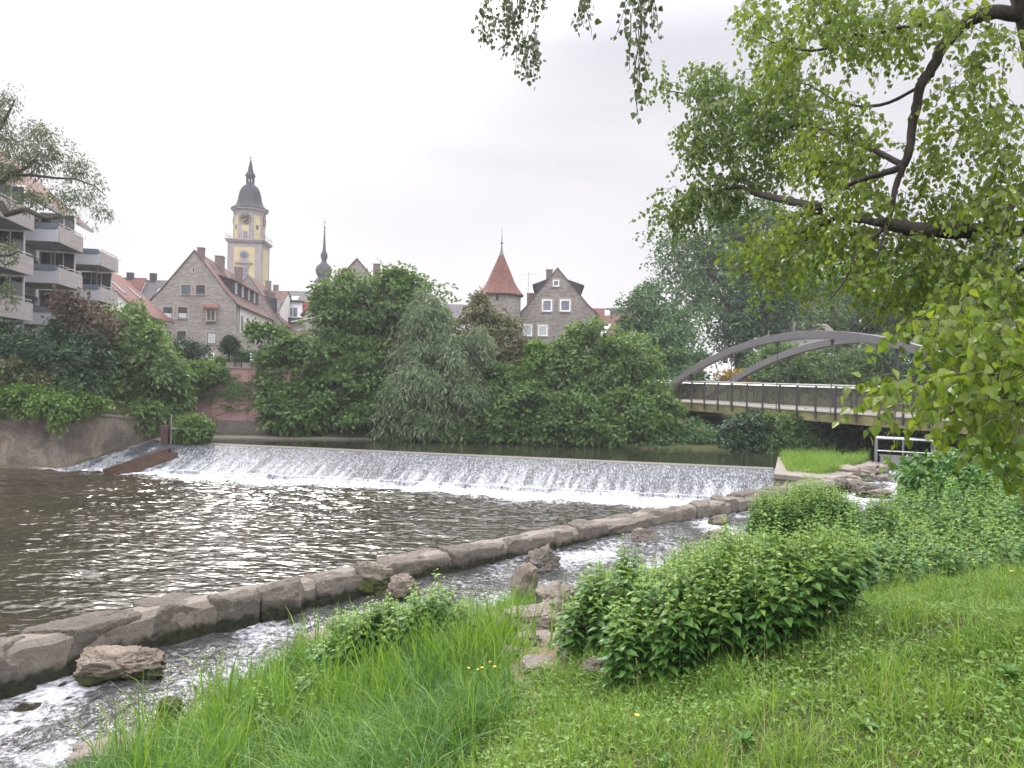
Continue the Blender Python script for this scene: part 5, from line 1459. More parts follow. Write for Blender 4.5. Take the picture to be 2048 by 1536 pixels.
tree('broadleaf_shrub', 'big fresh green bushy tree hanging over the retaining wall left of the pink wall', 'tree', lob((255, 690, 30.6, 72, 66), (310, 760, 29.6, 55, 80), (225, 775, 29.4, 72, 62), (290, 822, 28.9, 62, 40), (200, 690, 31.2, 50, 60), (250, 640, 31.4, 46, 34), (340, 800, 29.6, 26, 60), (190, 815, 28.9, 40, 30)), 'leaf_mid', 2300, 26, .5, .19, .12, trunk_r=.14, part='crown', up=.45, droop=.45)
tree('trailing_ivy', 'pale green trailing ground ivy draped over the left end of the retaining wall', 'ivy', lob((20, 794, 25.7, 70, 26), (80, 800, 25.6, 60, 26), (115, 818, 25.55, 24, 22), (118, 840, 25.3, 8, 26), (-50, 800, 25.7, 60, 22), (150, 815, 26.2, 30, 14), (60, 782, 26.0, 90, 16), (165, 805, 26.6, 50, 18)), 'leaf_bright', 1500, 22, .3, .12, .09, flat=.5, part='foliage', droop=.5)
tree('round_bush', 'dark rounded bush in front of the stone gable house', 'bush', lob((366, 702, 36, 38, 22), (340, 700, 36.2, 22, 18), (392, 706, 36, 20, 18)), 'leaf_dark', 420, 24, .35, .13, .09, part='foliage', flat=.5)
r = tree('clipped_tree', 'small clipped conifer tree standing above the pink garden wall', 'tree', lob((461, 692, 33.2, 19, 14), (461, 684, 33.2, 11, 10)), 'leaf_dark', 320, 26, .22, .10, .04, trunk_r=.07, branches=False, flat=.5)
tree('garden_shrub', 'blue green spreading shrub right of the clipped conifer', 'shrub', lob((487, 710, 33.4, 20, 12), (478, 722, 33.2, 14, 7)), 'leaf_blue', 220, 22, .25, .10, .05, part='foliage', flat=.5)
tree('garden_shrub', 'light green low shrub left of the clipped conifer', 'shrub', lob((432, 720, 33.4, 18, 9), (445, 724, 33.2, 12, 6)), 'leaf_mid', 180, 20, .22, .09, .06, part='foliage')
tree('garden_shrub', 'dark green shrub mass at the right end of the pink wall', 'shrub', lob((545, 715, 33.6, 26, 18), (520, 722, 33.4, 12, 10)), 'leaf_blue', 260, 22, .3, .12, .08, part='foliage')
tree('wall_ivy', 'dense dark ivy covering the top left of the pink wall', 'ivy', lob((400, 752, 31.55, 34, 26), (372, 740, 31.6, 30, 18), (428, 748, 31.5, 18, 16), (380, 772, 31.5, 18, 16), (410, 735, 31.7, 40, 7), (345, 800, 31.6, 12, 50)), 'leaf_green', 760, 22, .3, .14, .11, part='foliage', flat=.4, up=.15)
tree('pale_shrub', 'pale yellow green feathery shrub sprig at the left edge of the pink wall', 'shrub', lob((378, 768, 31.1, 16, 11), (366, 782, 31.0, 14, 20), (390, 760, 31.1, 10, 6)), 'leaf_silver', 240, 16, .28, .16, .05, part='foliage', tmpl=T_LANCE)
tree('weir_shrub', 'small round green shrub growing on the left end of the weir crest', 'shrub', lob((391, 858, 27.6, 30, 25), (378, 866, 27.6, 22, 16), (404, 850, 27.6, 16, 14)), 'leaf_mid', 700, 22, .28, .13, .07, base=tuple(P(391, 884, 27.6 * K)), part='foliage', trunk_r=.05)
# thin creeper on the pink wall: stems and sparse leaves on its face
cr = thing('creeper', 'sparse half bare creeper stems spread over the right part of the pink wall', 'creeper', (PX0 + 6, PINK_Y - .05, 4))
rb = random.Random(21); m = MB(); lp = []
for k in range(46):
    x = rb.uniform(P(425, 760, PINK_Y).x, P(515, 760, PINK_Y).x); z_ = rb.uniform(2.9, 5.1); pts = []
    sgn = rb.choice((-1, 1))
    for j in range(7):
        pts.append((x, PINK_Y - .025, z_)); x += sgn * rb.uniform(.1, .35); z_ += rb.uniform(-.14, .08)
        if z_ > 3.7 or rb.random() < .22:
            for q_ in range(8): lp.append((x + rb.uniform(-.22, .22), PINK_Y - .05 - rb.random() * .08, z_ + rb.uniform(-.14, .14)))
    m.tube(pts, .014, 4)
m.build('stem', M['bark_far'], cr)
lp = np.array(lp); nlp = len(lp)
V, Fq = leaf_mesh(lp, rand_dirs(nlp) * .6 + np.array([0, -.3, -.5]), np.tile([0, -1.0, .3], (nlp, 1)) + rand_dirs(nlp) * .4, .12, .10, T_DIAMOND); np_obj('leaves', V, Fq, M['leaf_mid'], cr)

# centre of the far bank
tree('broadleaf_tree', 'largest dense green tree on the far bank in front of the middle gable house', 'tree', lob((735, 610, 34.5, 95, 68), (680, 650, 33.8, 70, 70), (820, 640, 35, 75, 80), (650, 705, 33, 62, 52), (730, 745, 32.8, 100, 70), (700, 585, 34.5, 40, 36), (800, 575, 35, 55, 36), (660, 790, 32.2, 70, 62), (870, 680, 34.6, 50, 70), (720, 815, 32.0, 90, 42), (615, 760, 32.5, 42, 50)), 'leaf_green', 3700, 26, .62, .21, .12, trunk_r=.22, up=.72, flat=.22, droop=.25, rough=.4)
tree('copper_sprig', 'small reddish young tree top left of the largest green tree crown', 'tree', lob((689, 552, 35, 13, 13), (684, 566, 35, 10, 12)), 'leaf_red', 90, 14, .3, .16, .09, trunk_r=.04)
tree('maple_tree', 'lower spreading tree overhanging the quay right of the pink wall', 'tree', lob((560, 720, 32.2, 42, 38), (570, 775, 31.8, 58, 52), (610, 825, 31.2, 70, 34), (555, 800, 31.5, 34, 42), (535, 665, 32.4, 34, 14), (585, 690, 32.2, 36, 24), (510, 655, 32.6, 18, 7)), 'leaf_green', 1700, 24, .5, .19, .12, trunk_r=.12, up=.7, flat=.25, rough=.4)
tree('willow_tree', 'silvery grey green willow leaning over the water in the middle of the far bank', 'willow', lob((840, 660, 32.2, 48, 66), (880, 720, 31.6, 72, 60), (830, 780, 31.2, 60, 58), (900, 790, 31.2, 62, 56), (800, 820, 30.9, 42, 40), (940, 730, 32, 34, 52), (850, 600, 32.8, 26, 30), (860, 840, 31.0, 66, 30), (780, 850, 30.9, 30, 24), (955, 790, 31.4, 34, 44), (960, 690, 32.2, 24, 30)), 'leaf_silver', 2500, 24, .5, .24, .055, trunk_r=.14, tmpl=T_LANCE, droop=.7, up=.4, flat=.4, rough=.5, gaps=.52)
tree('olive_tree', 'dull olive and reddish tree behind the willow and below the round tower', 'tree', lob((955, 640, 35.5, 40, 40), (1000, 690, 35, 52, 52), (945, 700, 35, 42, 48), (1045, 715, 35, 42, 36), (960, 608, 35.6, 18, 18), (1000, 648, 35.3, 30, 22)), 'leaf_olive', 1500, 24, .5, .18, .10, trunk_r=.12)
tree('linden_tree', 'fresh green rounded tree in front of the right gable house', 'tree', lob((1165, 690, 33, 46, 46), (1215, 730, 32.6, 70, 56), (1130, 735, 32.8, 45, 50), (1275, 735, 32.8, 45, 46), (1180, 660, 33.2, 30, 24), (1240, 690, 33, 40, 34), (1170, 780, 32.4, 60, 40), (1290, 775, 32.4, 34, 40)), 'leaf_mid', 2300, 26, .55, .19, .12, trunk_r=.16, rough=.4)
tree('bright_sapling', 'bright green sapling between the olive tree and the rounded tree', 'tree', lob((1080, 740, 32.5, 32, 40), (1065, 775, 32.3, 30, 30), (1075, 705, 32.6, 18, 20)), 'leaf_bright', 560, 22, .42, .18, .11, trunk_r=.06)
tree('bank_shrub', 'low green shrub hanging into the water below the rounded tree', 'shrub', lob((1150, 835, 31, 80, 46), (1115, 855, 30.6, 50, 34), (1190, 860, 30.5, 48, 32)), 'leaf_green', 1300, 24, .42, .16, .11, part='foliage')
tree('bank_shrub', 'light green shrub by the water just left of the bridge pier', 'shrub', lob((1255, 825, 31.2, 76, 48), (1300, 850, 30.6, 48, 34), (1235, 862, 30.3, 50, 28), (1325, 820, 31.6, 34, 40)), 'leaf_mid', 1400, 24, .42, .16, .11, part='foliage')
tree('bank_shrub', 'dark shrub in the gap between willow and rounded tree at the waterline', 'shrub', lob((1030, 815, 31.4, 70, 50), (985, 850, 31.0, 50, 34), (1060, 858, 30.8, 50, 30), (1010, 765, 32.2, 44, 34)), 'leaf_green', 1300, 24, .42, .16, .11, part='foliage')
tree('bank_shrub', 'dark undergrowth under the largest tree and the spreading tree', 'shrub', lob((690, 838, 31.6, 90, 28), (790, 850, 31.4, 50, 22), (920, 862, 31.0, 50, 22)), 'leaf_green', 700, 24, .42, .16, .11, part='foliage')
tree('bank_shrub', 'low weeds on the water edge in front of the bridge pier', 'shrub', lob((1370, 862, 31.5, 50, 24), (1400, 878, 30.8, 46, 16), (1330, 884, 30.2, 40, 14)), 'leaf_blue', 600, 20, .35, .15, .09, part='foliage')

# behind and beside the bridge
tree('ash_tree', 'tall blue green ash tree with airy crown behind the left end of the bridge', 'tree', lob((1420, 500, 52, 90, 60), (1490, 560, 50, 105, 72), (1370, 545, 52, 60, 50), (1560, 500, 51, 90, 70), (1580, 600, 49, 80, 58), (1480, 640, 48, 80, 46), (1400, 610, 50, 60, 44), (1500, 440, 52, 90, 50), (1620, 540, 50, 60, 60)), 'leaf_blue', 3000, 24, .9, .26, .15, trunk_r=.45, up=.6, flat=.25, rough=.45)
tree('ash_tree', 'lower airy ash tree left of the bridge with bare inner branches', 'tree', lob((1290, 620, 46, 44, 44), (1345, 650, 45, 52, 46), (1320, 700, 43, 50, 40), (1370, 700, 43.5, 46, 50), (1265, 660, 46, 26, 30), (1300, 580, 47, 26, 18)), 'leaf_blue', 1300, 22, .65, .22, .13, trunk_r=.2, rough=.45)
tree('ivy_trunk', 'ivy wrapped dark trunk standing behind the bridge arch foot', 'tree', lob((1500, 620, 47, 38, 60), (1480, 690, 46, 44, 50), (1520, 560, 48, 40, 50), (1545, 660, 47, 24, 44)), 'leaf_dark', 1200, 26, .5, .17, .13, trunk_r=.35, branches=False)
tree('orange_bush', 'orange and yellow bush behind the handrail at the left arch foot', 'bush', lob((1462, 752, 40.5, 26, 13), (1480, 760, 40.3, 16, 9)), 'leaf_orange', 260, 18, .35, .16, .09, part='foliage')
for a in ((1560, 730, 41, 70, 40, 'broad green shrub seen through the middle of the bridge arches', 'leaf_green'), (1655, 735, 41.5, 60, 44, 'pointed pale green shrub behind the bridge railing centre', 'leaf_mid'), (1750, 730, 41.5, 75, 46, 'dark green shrub under the crown of the bridge arch', 'leaf_green'),
          (1860, 735, 40, 80, 52, 'dark shrub behind the right half of the bridge', 'leaf_dark'), (1980, 730, 39, 90, 60, 'dark shrub behind the bridge at the right edge', 'leaf_green'), (1350, 740, 41, 50, 34, 'blue green shrub behind the left arch foot', 'leaf_blue')):
    x, y, y0, rx, ry, lb, mt = a
    tree('backdrop_shrub', lb, 'shrub', lob((x, y, y0, rx, ry), (x + rx * .5, y + ry * .5, y0 - .6, rx * .6, ry * .7), (x - rx * .5, y + ry * .6, y0 - .6, rx * .6, ry * .7)), mt, 1000, 24, .5, .19, .12, group='shrubs behind the bridge', part='foliage')
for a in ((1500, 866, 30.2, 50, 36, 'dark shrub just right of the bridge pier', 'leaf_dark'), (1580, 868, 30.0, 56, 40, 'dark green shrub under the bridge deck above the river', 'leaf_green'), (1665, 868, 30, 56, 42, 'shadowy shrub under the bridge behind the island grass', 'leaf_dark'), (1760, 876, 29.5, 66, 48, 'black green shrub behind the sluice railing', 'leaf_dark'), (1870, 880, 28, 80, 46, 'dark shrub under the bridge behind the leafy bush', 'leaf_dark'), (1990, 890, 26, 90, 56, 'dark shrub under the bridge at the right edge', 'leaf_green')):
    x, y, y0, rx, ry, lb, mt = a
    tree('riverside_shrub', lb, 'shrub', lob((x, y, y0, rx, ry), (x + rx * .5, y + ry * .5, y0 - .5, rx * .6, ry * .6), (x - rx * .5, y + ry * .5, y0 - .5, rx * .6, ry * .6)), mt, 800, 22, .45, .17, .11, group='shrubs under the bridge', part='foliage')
# taller wood behind on the right
for a in ((1720, 600, 56, 80, 80, 'light green tree far behind the bridge arch', 'leaf_mid'), (1850, 580, 54, 90, 100, 'tall green tree behind the bridge right of centre', 'leaf_green'), (1990, 560, 52, 110, 130, 'tall green tree behind the bridge at the right edge', 'leaf_green'), (1640, 660, 58, 46, 34, 'small pale tree before the white house', 'leaf_mid')):
    x, y, y0, rx, ry, lb, mt = a
    tree('backdrop_tree', lb, 'tree', lob((x, y, y0, rx, ry), (x + rx * .5, y + ry * .55, y0 - .8, rx * .7, ry * .6), (x - rx * .5, y + ry * .5, y0 - .8, rx * .7, ry * .6), (x + rx * .1, y - ry * .5, y0, rx * .6, ry * .5)), mt, 1300, 22, .8, .26, .16, trunk_r=.25, group='trees far behind the bridge', rough=.4)

# overhanging tree at the upper left (stands on the left bank outside the picture)
r = thing('overhanging_tree', 'grey green narrow leaved tree reaching in from the upper left over the balconies', 'tree', (-29.5, 39.5, 3.5))
m = MB(); m.tube([(-30.5, 40, 3.2), (-30, 39.6, 8), P(-120, 470, 39), P(-60, 440, 38.8)], [.5, .42, .36, .3], 10)
def limb(pts, rs): m.tube([P(*q) for q in pts], rs, 7)
limb([(-60, 440, 38.8), (-15, 410, 38.6), (2, 408, 38.5), (14, 428, 38.4), (30, 424, 38.3), (50, 419, 38.3), (75, 430, 38.2), (95, 437, 38.1), (126, 434, 38)], [.28, .24, .2, .19, .15, .13, .12, .10, .05])
limb([(-60, 440, 38.8), (-10, 375, 38.8), (20, 350, 38.6), (55, 335, 38.5), (85, 300, 38.4)], [.2, .14, .10, .07, .03])
limb([(20, 350, 38.6), (60, 350, 38.4), (110, 356, 38.3), (150, 358, 38.2), (190, 372, 38.1), (212, 392, 38)], [.09, .08, .06, .05, .035, .02])
limb([(-60, 440, 38.8), (-30, 300, 39), (10, 240, 38.9), (30, 200, 38.8)], [.2, .14, .08, .03])
limb([(-60, 470, 38.8), (-10, 510, 38.2), (15, 512, 38), (45, 500, 38)], [.15, .10, .06, .02]); limb([(-10, 510, 38.2), (10, 530, 38), (40, 515, 38)], [.06, .04, .015])
m.build('trunk', M['bark_far'], r, smooth=True)
lb = [pxlobe(*q, k=1.0) for q in ((15, 195, 38.8, 36, 26), (-10, 230, 38.8, 40, 40), (20, 280, 38.6, 50, 40), (75, 260, 38.5, 46, 26), (100, 300, 38.4, 48, 38), (60, 320, 38.5, 50, 30), (10, 340, 38.6, 46, 34), (150, 330, 38.3, 32, 36), (165, 385, 38.2, 40, 26), (205, 420, 38.1, 20, 26), (195, 360, 38.1, 24, 18), (120, 395, 38.3, 44, 26), (60, 390, 38.5, 60, 22), (140, 420, 38.2, 24, 16), (15, 500, 38, 22, 26), (10, 580, 38, 20, 34), (-40, 330, 38.8, 50, 90))]
V, Fq = crown_leaves(lb, 900, 13, .38, .20, .05, T_LANCE, 77, shell=.3, droop=.55, flat=.45, up=.4, rough=.35)
np_obj('crown', V, Fq, M['leaf_ashgrey'], r)
# ------------------------------------------------------------------ big poplar on the right whose boughs hang into the picture
nt_tree = thing('poplar_tree', 'large poplar with dark boughs and yellow green leaves filling the upper right', 'tree', (6.6, 7.6, tz(6.6, 7.6)))
m = MB()
def limb(pts, rs, n=9):
    q = [P(*a) for a in pts]; out, ro_ = [], []
    for i_ in range(len(q) - 1):                       # catmull-rom smoothing with a little crookedness
        p0, p1, p2, p3 = q[max(i_ - 1, 0)], q[i_], q[i_ + 1], q[min(i_ + 2, len(q) - 1)]
        for k in range(5):
            s_1 = k / 5; out.append(.5 * ((2 * p1) + (p2 - p0) * s_1 + (2 * p0 - 5 * p1 + 4 * p2 - p3) * s_1 ** 2 + (3 * p1 - p0 - 3 * p2 + p3) * s_1 ** 3)); ro_.append(rs[i_] * (1 - s_1) + rs[i_ + 1] * s_1)
    out.append(q[-1]); ro_.append(rs[-1])
    for k in range(1, len(out) - 1):
        out[k] = out[k] + Vector((random.uniform(-1, 1), random.uniform(-1, 1), random.uniform(-1, 1))) * ro_[k] * .18; ro_[k] *= random.uniform(.92, 1.1)
    m.tube(out, ro_, n)
b0 = Vector((6.6, 7.6, tz(6.6, 7.6)))
tp = [b0 - Vector((0, 0, .3)), b0 + Vector((-.15, -.05, .5)), b0 + Vector((-.4, -.1, 2.0)), P(2140, 330, 7.3), P(2112, 150, 7.2), P(2075, 0, 7.1), P(2010, -220, 7.0), P(1950, -600, 6.9)]
m.tube(tp, [.52, .36, .30, .25, .22, .20, .18, .12], 14)
limb([(2070, 30, 7.12), (1985, 24, 7.2), (1930, 48, 7.25), (1888, 92, 7.3), (1862, 140, 7.35), (1842, 170, 7.35), (1830, 225, 7.4), (1820, 285, 7.4), (1806, 330, 7.45), (1768, 347, 7.6), (1716, 362, 7.8), (1668, 388, 8.1), (1628, 420, 8.4), (1560, 440, 8.9)], [.075, .068, .060, .054, .050, .047, .045, .041, .037, .03, .024, .019, .014, .007])
limb([(2145, 464, 7.3), (2048, 458, 7.4), (1960, 462, 7.4), (1880, 462, 7.4), (1820, 458, 7.45), (1772, 448, 7.5), (1755, 440, 7.5)], [.085, .078, .074, .072, .068, .062, .03])
limb([(1806, 332, 7.45), (1790, 380, 7.5), (1780, 430, 7.5), (1765, 480, 7.4), (1750, 520, 7.3)], [.035, .028, .022, .014, .006], 6)
limb([(1778, 448, 7.5), (1700, 436, 8.0), (1682, 430, 8.2), (1620, 460, 8.6), (1560, 470, 9)], [.04, .035, .03, .018, .006], 7)
limb([(1775, 452, 7.5), (1720, 500, 7.5), (1690, 560, 7.4), (1660, 600, 7.4)], [.03, .02, .012, .005], 6)
limb([(1640, 414, 8.4), (1585, 404, 9.5), (1510, 386, 11), (1478, 374, 11.5), (1430, 384, 12), (1385, 410, 12.3)], [.045, .05, .045, .035, .025, .01], 7)
limb([(1510, 386, 11), (1470, 330, 11.6), (1440, 260, 12), (1400, 200, 12.3), (1330, 180, 12.6)], [.03, .026, .02, .014, .006], 6)
limb([(1810, 330, 7.5), (1700, 280, 9), (1600, 250, 10.2), (1540, 270, 11), (1450, 300, 12)], [.035, .03, .025, .018, .006], 6)
limb([(1842, 172, 7.35), (1760, 210, 7.9), (1680, 205, 9), (1600, 165, 10), (1520, 180, 11)], [.018, .016, .013, .010, .005], 6)
limb([(1905, 60, 7.2), (1830, 50, 7.5), (1720, 70, 8), (1660, 40, 8.3), (1648, -20, 8.4)], [.022, .018, .016, .014, .010], 6)
limb([(1700, 70, 8.1), (1640, 100, 8.6), (1560, 90, 9.2), (1500, 60, 9.4)], [.02, .016, .012, .005], 6)
# bough passing overhead towards the top centre of the picture
limb([(2000, -220, 7.0), (1800, -420, 6.4), (1500, -480, 6.0), (1280, -330, 5.8), (1100, -180, 5.9)], [.14, .11, .08, .05, .02], 8)
limb([(1320, -340, 5.8), (1290, -160, 6.0), (1278, -40, 6.2)], [.03, .015, .007], 6)
# boughs from the trunk down to the lower right
limb([(2115, 420, 7.3), (2090, 560, 6.6), (2040, 640, 6.1), (1960, 680, 5.8), (1880, 700, 5.6)], [.06, .04, .025, .014, .005], 7)
limb([(2130, 560, 7.3), (2120, 720, 6.2), (2060, 800, 5.6), (1960, 810, 5.3), (1830, 850, 5.1)], [.06, .04, .024, .014, .004], 7)
limb([(2100, 300, 7.3), (2020, 420, 7.0), (1980, 520, 6.9), (1930, 600, 6.9)], [.05, .03, .018, .006], 7)
limb([(2118, 480, 7.4), (2000, 560, 8.2), (1880, 560, 8.6), (1780, 610, 8.8), (1720, 660, 8.8)], [.05, .035, .022, .012, .004], 7)
m.build('trunk', M['bark_near'], nt_tree, smooth='all')

# twigs with alternate heart shaped leaves; blobs = (px, py, depth, rx, ry, half depth, number of twigs)
blobs = [(1520, 40, 8.6, 60, 46, .6, 26), (1590, 110, 9.4, 70, 60, .8, 46), (1700, 50, 8.2, 90, 70, .9, 60), (1790, 60, 7.7, 70, 60, .7, 34), (1650, 0, 8, 160, 40, .9, 40), (1880, 30, 7.2, 90, 46, .7, 34), (1980, 100, 7.3, 60, 60, .6, 22),
         (1425, 165, 12.4, 55, 42, .9, 44), (1480, 240, 12, 90, 80, 1.2, 120), (1400, 290, 12.4, 50, 56, .8, 44), (1580, 240, 11, 90, 80, 1.2, 90), (1560, 170, 11, 80, 40, 1, 44), (1335, 178, 12.6, 26, 20, .4, 9), (1520, 340, 11.6, 80, 40, 1, 40),
         (1400, 385, 12.3, 70, 34, .7, 46), (1350, 430, 12.4, 50, 24, .5, 24), (1455, 400, 11.8, 60, 40, .8, 34),
         (1660, 330, 9, 70, 60, .9, 50), (1720, 300, 8.4, 70, 70, .9, 46), (1680, 230, 9, 60, 50, .9, 26), (1750, 400, 7.9, 70, 50, .8, 36), (1640, 440, 8.8, 70, 46, .8, 46), (1560, 480, 9.4, 70, 40, .8, 40), (1500, 520, 9.6, 46, 40, .6, 22),
         (1700, 500, 8, 80, 50, .8, 56), (1620, 540, 8.8, 80, 46, .9, 50), (1560, 560, 9, 50, 40, .6, 20), (1790, 530, 7.8, 80, 60, .9, 52), (1880, 560, 7.6, 80, 60, .9, 54), (1960, 540, 7.2, 70, 70, .9, 52), (1850, 620, 8.2, 80, 40, .9, 40), (1760, 595, 8.8, 50, 34, .7, 18), (1950, 610, 6.8, 80, 50, .9, 36), (2020, 600, 6.6, 60, 80, .9, 46),
         (1900, 260, 7.8, 50, 50, .7, 16), (1870, 330, 7.9, 50, 46, .7, 18), (1930, 180, 7.5, 60, 40, .7, 18), (2000, 240, 7.2, 46, 50, .6, 26), (2020, 330, 7.0, 40, 60, .6, 34), (2000, 420, 7.0, 60, 46, .7, 34), (1900, 410, 7.6, 60, 40, .7, 22), (1840, 470, 7.7, 60, 40, .7, 20),
         (1845, 668, 5.8, 44, 12, .3, 7), (1920, 665, 5.7, 60, 30, .5, 13), (1990, 680, 5.7, 70, 50, .6, 26), (2040, 750, 5.5, 46, 70, .6, 28), (1815, 785, 5.1, 46, 13, .3, 7), (1905, 780, 5.2, 46, 22, .4, 8), (1950, 770, 5.3, 60, 40, .5, 16), (2020, 840, 5.3, 46, 44, .5, 18), (1975, 845, 5.3, 40, 20, .4, 5)]
r = np.random.default_rng(404)
st, dr_, ln_, sz_ = [], [], [], []
for px, py, Yb, rx, ry, rY, n in blobs:
    n = int(n * (1.03 if Yb < 9 else 1.38) * (.85 if 470 < py < 640 and px < 1930 else 1.12 if px > 1640 else 1))
    q = unit(r.normal(size=(n, 3))) * (r.random((n, 1)) ** .45)
    for a in q:
        p_ = P(px + a[0] * rx, py + a[2] * ry - (30 if py > 470 and px < 1940 else 12), Yb + a[1] * rY); st.append(tuple(p_))
        d = Vector((r.normal() * .7 - .25, r.normal() * .7, r.normal() * .5 - .25)).normalized(); dr_.append(tuple(d)); ln_.append(r.uniform(.28, .62) * (1.15 if Yb > 10 else 1)); sz_.append(1.0)


def twigs(st, d, ln, parent, leafm, lsize=.062, droop=1.0, seed=1, step=.042, wood='twig', wr=.0022):
    r = np.random.default_rng(seed); P0 = []; D = []; Nn = []; S = []; tv, tf, o = [], [], 0
    for s0, d0, l in zip(st, d, ln):
        p = np.array(s0); dv = unit(np.array(d0, float)); n = max(4, int(l / step)); pts = [p]; side_ = unit(np.cross(dv, r.normal(size=3)))
        for k in range(n):
            dv = unit(dv + np.array([0, 0, -.10 * droop]) + r.normal(size=3) * .07); p = p + dv * step; pts.append(p)
            if k > 0:
                side_ = unit(np.cross(dv, side_) + r.normal(size=3) * .3) if k % 2 else unit(-side_ + r.normal(size=3) * .4)
                pet = unit(side_ + dv * .3 + np.array([0, 0, -.35])) * r.uniform(.02, .045)
                ld = unit(pet / np.linalg.norm(pet) * .5 + np.array([0, 0, -.75]) + r.normal(size=3) * .3)
                for rep in range(1 if r.random() < .72 else 2):
                    P0.append(p + pet + r.normal(size=3) * .008 * rep); D.append(unit(ld + r.normal(size=3) * .35 * rep)); Nn.append(r.normal(size=3) + np.array([0, -.3, .5])); S.append(lsize * (1.25 if s0[1] < 6.2 and lsize > .061 else 1.0) * r.uniform(.65, 1.25) * (1 - .25 * k / n))
        pts = np.array(pts[:: 3] + [pts[-1]])
        dd = unit(np.gradient(pts, axis=0)); u_ = unit(np.cross(dd, [.3, .5, .8])); w_ = np.cross(dd, u_)
        rr_ = np.linspace(wr * 1.6, wr * .6, len(pts))[:, None]
        ring = np.stack([pts + u_ * rr_, pts - u_ * rr_ * .5 + w_ * rr_ * .87, pts - u_ * rr_ * .5 - w_ * rr_ * .87], 1)
        tv.append(ring.reshape(-1, 3)); nn_ = len(pts)
        ii = np.arange(nn_ - 1)[:, None] * 3 + np.arange(3)[None]; jj = np.arange(nn_ - 1)[:, None] * 3 + (np.arange(3)[None] + 1) % 3
        tf.append(np.stack([ii, jj, jj + 3, ii + 3], -1).reshape(-1, 4) + o); o += nn_ * 3
    P0, D, Nn, S = map(np.array, (P0, D, Nn, S))
    V, Fq = leaf_mesh(P0, D, Nn, S * 1.12, S, T_HEART)
    np_obj('leaves', V, Fq, M[leafm], parent)
    np_obj('twigs', np.concatenate(tv), [np.concatenate(tf)], M[wood], parent)
    return len(P0)


fa_ = [s0[1] > 9.8 for s0 in st]
for flag, lm_ in ((False, 'leaf_poplar'), (True, 'leaf_poplar_far')):
    q = [i_ for i_, f_ in enumerate(fa_) if f_ == flag]
    twigs([st[i_] for i_ in q], [dr_[i_] for i_ in q], [ln_[i_] for i_ in q], nt_tree, lm_, .064 if not flag else .070, 1.0, 5 + flag)
# sprays that hang in at the top of the picture: each twig bunch hangs free
def hang(st2, d2, l2, px, py, Yd, n, spread, lmin, lmax, down=.9, out=.3):
    for k in range(n):
        p_ = P(px + r.uniform(-spread, spread), py + r.uniform(-20, 20), Yd + r.uniform(-.25, .25)); st2.append(tuple(p_)); d2.append((r.normal() * out * .6, r.normal() * out, -down)); l2.append(r.uniform(lmin, lmax))


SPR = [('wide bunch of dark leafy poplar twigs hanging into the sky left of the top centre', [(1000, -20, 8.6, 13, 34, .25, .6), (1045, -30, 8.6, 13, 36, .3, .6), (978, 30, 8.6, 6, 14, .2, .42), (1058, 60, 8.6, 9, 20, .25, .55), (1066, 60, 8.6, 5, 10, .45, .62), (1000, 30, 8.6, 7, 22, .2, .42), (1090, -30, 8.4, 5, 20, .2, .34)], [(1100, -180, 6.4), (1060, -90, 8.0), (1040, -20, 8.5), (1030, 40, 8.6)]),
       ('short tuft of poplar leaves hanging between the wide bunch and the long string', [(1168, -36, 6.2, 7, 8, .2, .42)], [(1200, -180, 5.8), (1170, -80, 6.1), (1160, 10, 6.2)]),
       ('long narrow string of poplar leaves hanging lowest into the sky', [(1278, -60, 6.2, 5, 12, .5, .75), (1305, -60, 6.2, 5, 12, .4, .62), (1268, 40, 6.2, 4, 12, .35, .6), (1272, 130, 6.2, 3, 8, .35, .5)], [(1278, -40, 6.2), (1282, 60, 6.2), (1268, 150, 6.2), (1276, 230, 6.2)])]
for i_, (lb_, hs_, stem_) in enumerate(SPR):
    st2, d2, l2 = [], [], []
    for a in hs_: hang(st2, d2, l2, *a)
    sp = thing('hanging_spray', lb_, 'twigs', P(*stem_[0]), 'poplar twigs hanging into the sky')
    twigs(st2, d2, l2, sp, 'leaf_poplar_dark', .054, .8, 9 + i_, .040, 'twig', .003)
    m = MB(); limb(stem_, [.012, .008, .005, .003], 6); m.build('twig_stem', M['twig'], sp, smooth='all')
# birds far up
for px, py, w_ in ((927, 103, .30), (783, 165, .22), (1158, 272, .34), (1120, 330, .30)):
    c = P(px, py, 90); q = random.uniform(-.6, .6); R_ = Matrix.Rotation(q, 3, 'Z'); m = MB()
    m.add([c + R_ @ Vector(v) * w_ for v in ((0, -.5, 0), (.12, 0, .05), (0, .6, 0), (-.12, 0, .05), (0, 0, -.12), (1.0, -.15, .35), (.35, .2, .15), (-1.0, -.15, .35), (-.35, .2, .15))], [(0, 1, 2), (0, 2, 3), (0, 4, 1), (1, 4, 2), (2, 4, 3), (3, 4, 0), (1, 5, 6), (3, 8, 7)])
    o = m.build('bird', M['black'], loc=c); tag(o, {927: 'tiny bird in the sky left of the hanging twigs', 783: 'tiny bird in the open sky above the onion spire', 1158: 'upper of two tiny birds in the sky right of the round tower', 1120: 'lower of two tiny birds in the sky right of the round tower'}[px], 'bird', 'birds in the sky')
# ------------------------------------------------------------------ grass, ground cover, nettles
def in_view(x, y, z=None, mar=1.25):
    return (np.abs(x) < y * .683 * mar + 1.0) & (y > 1.6)


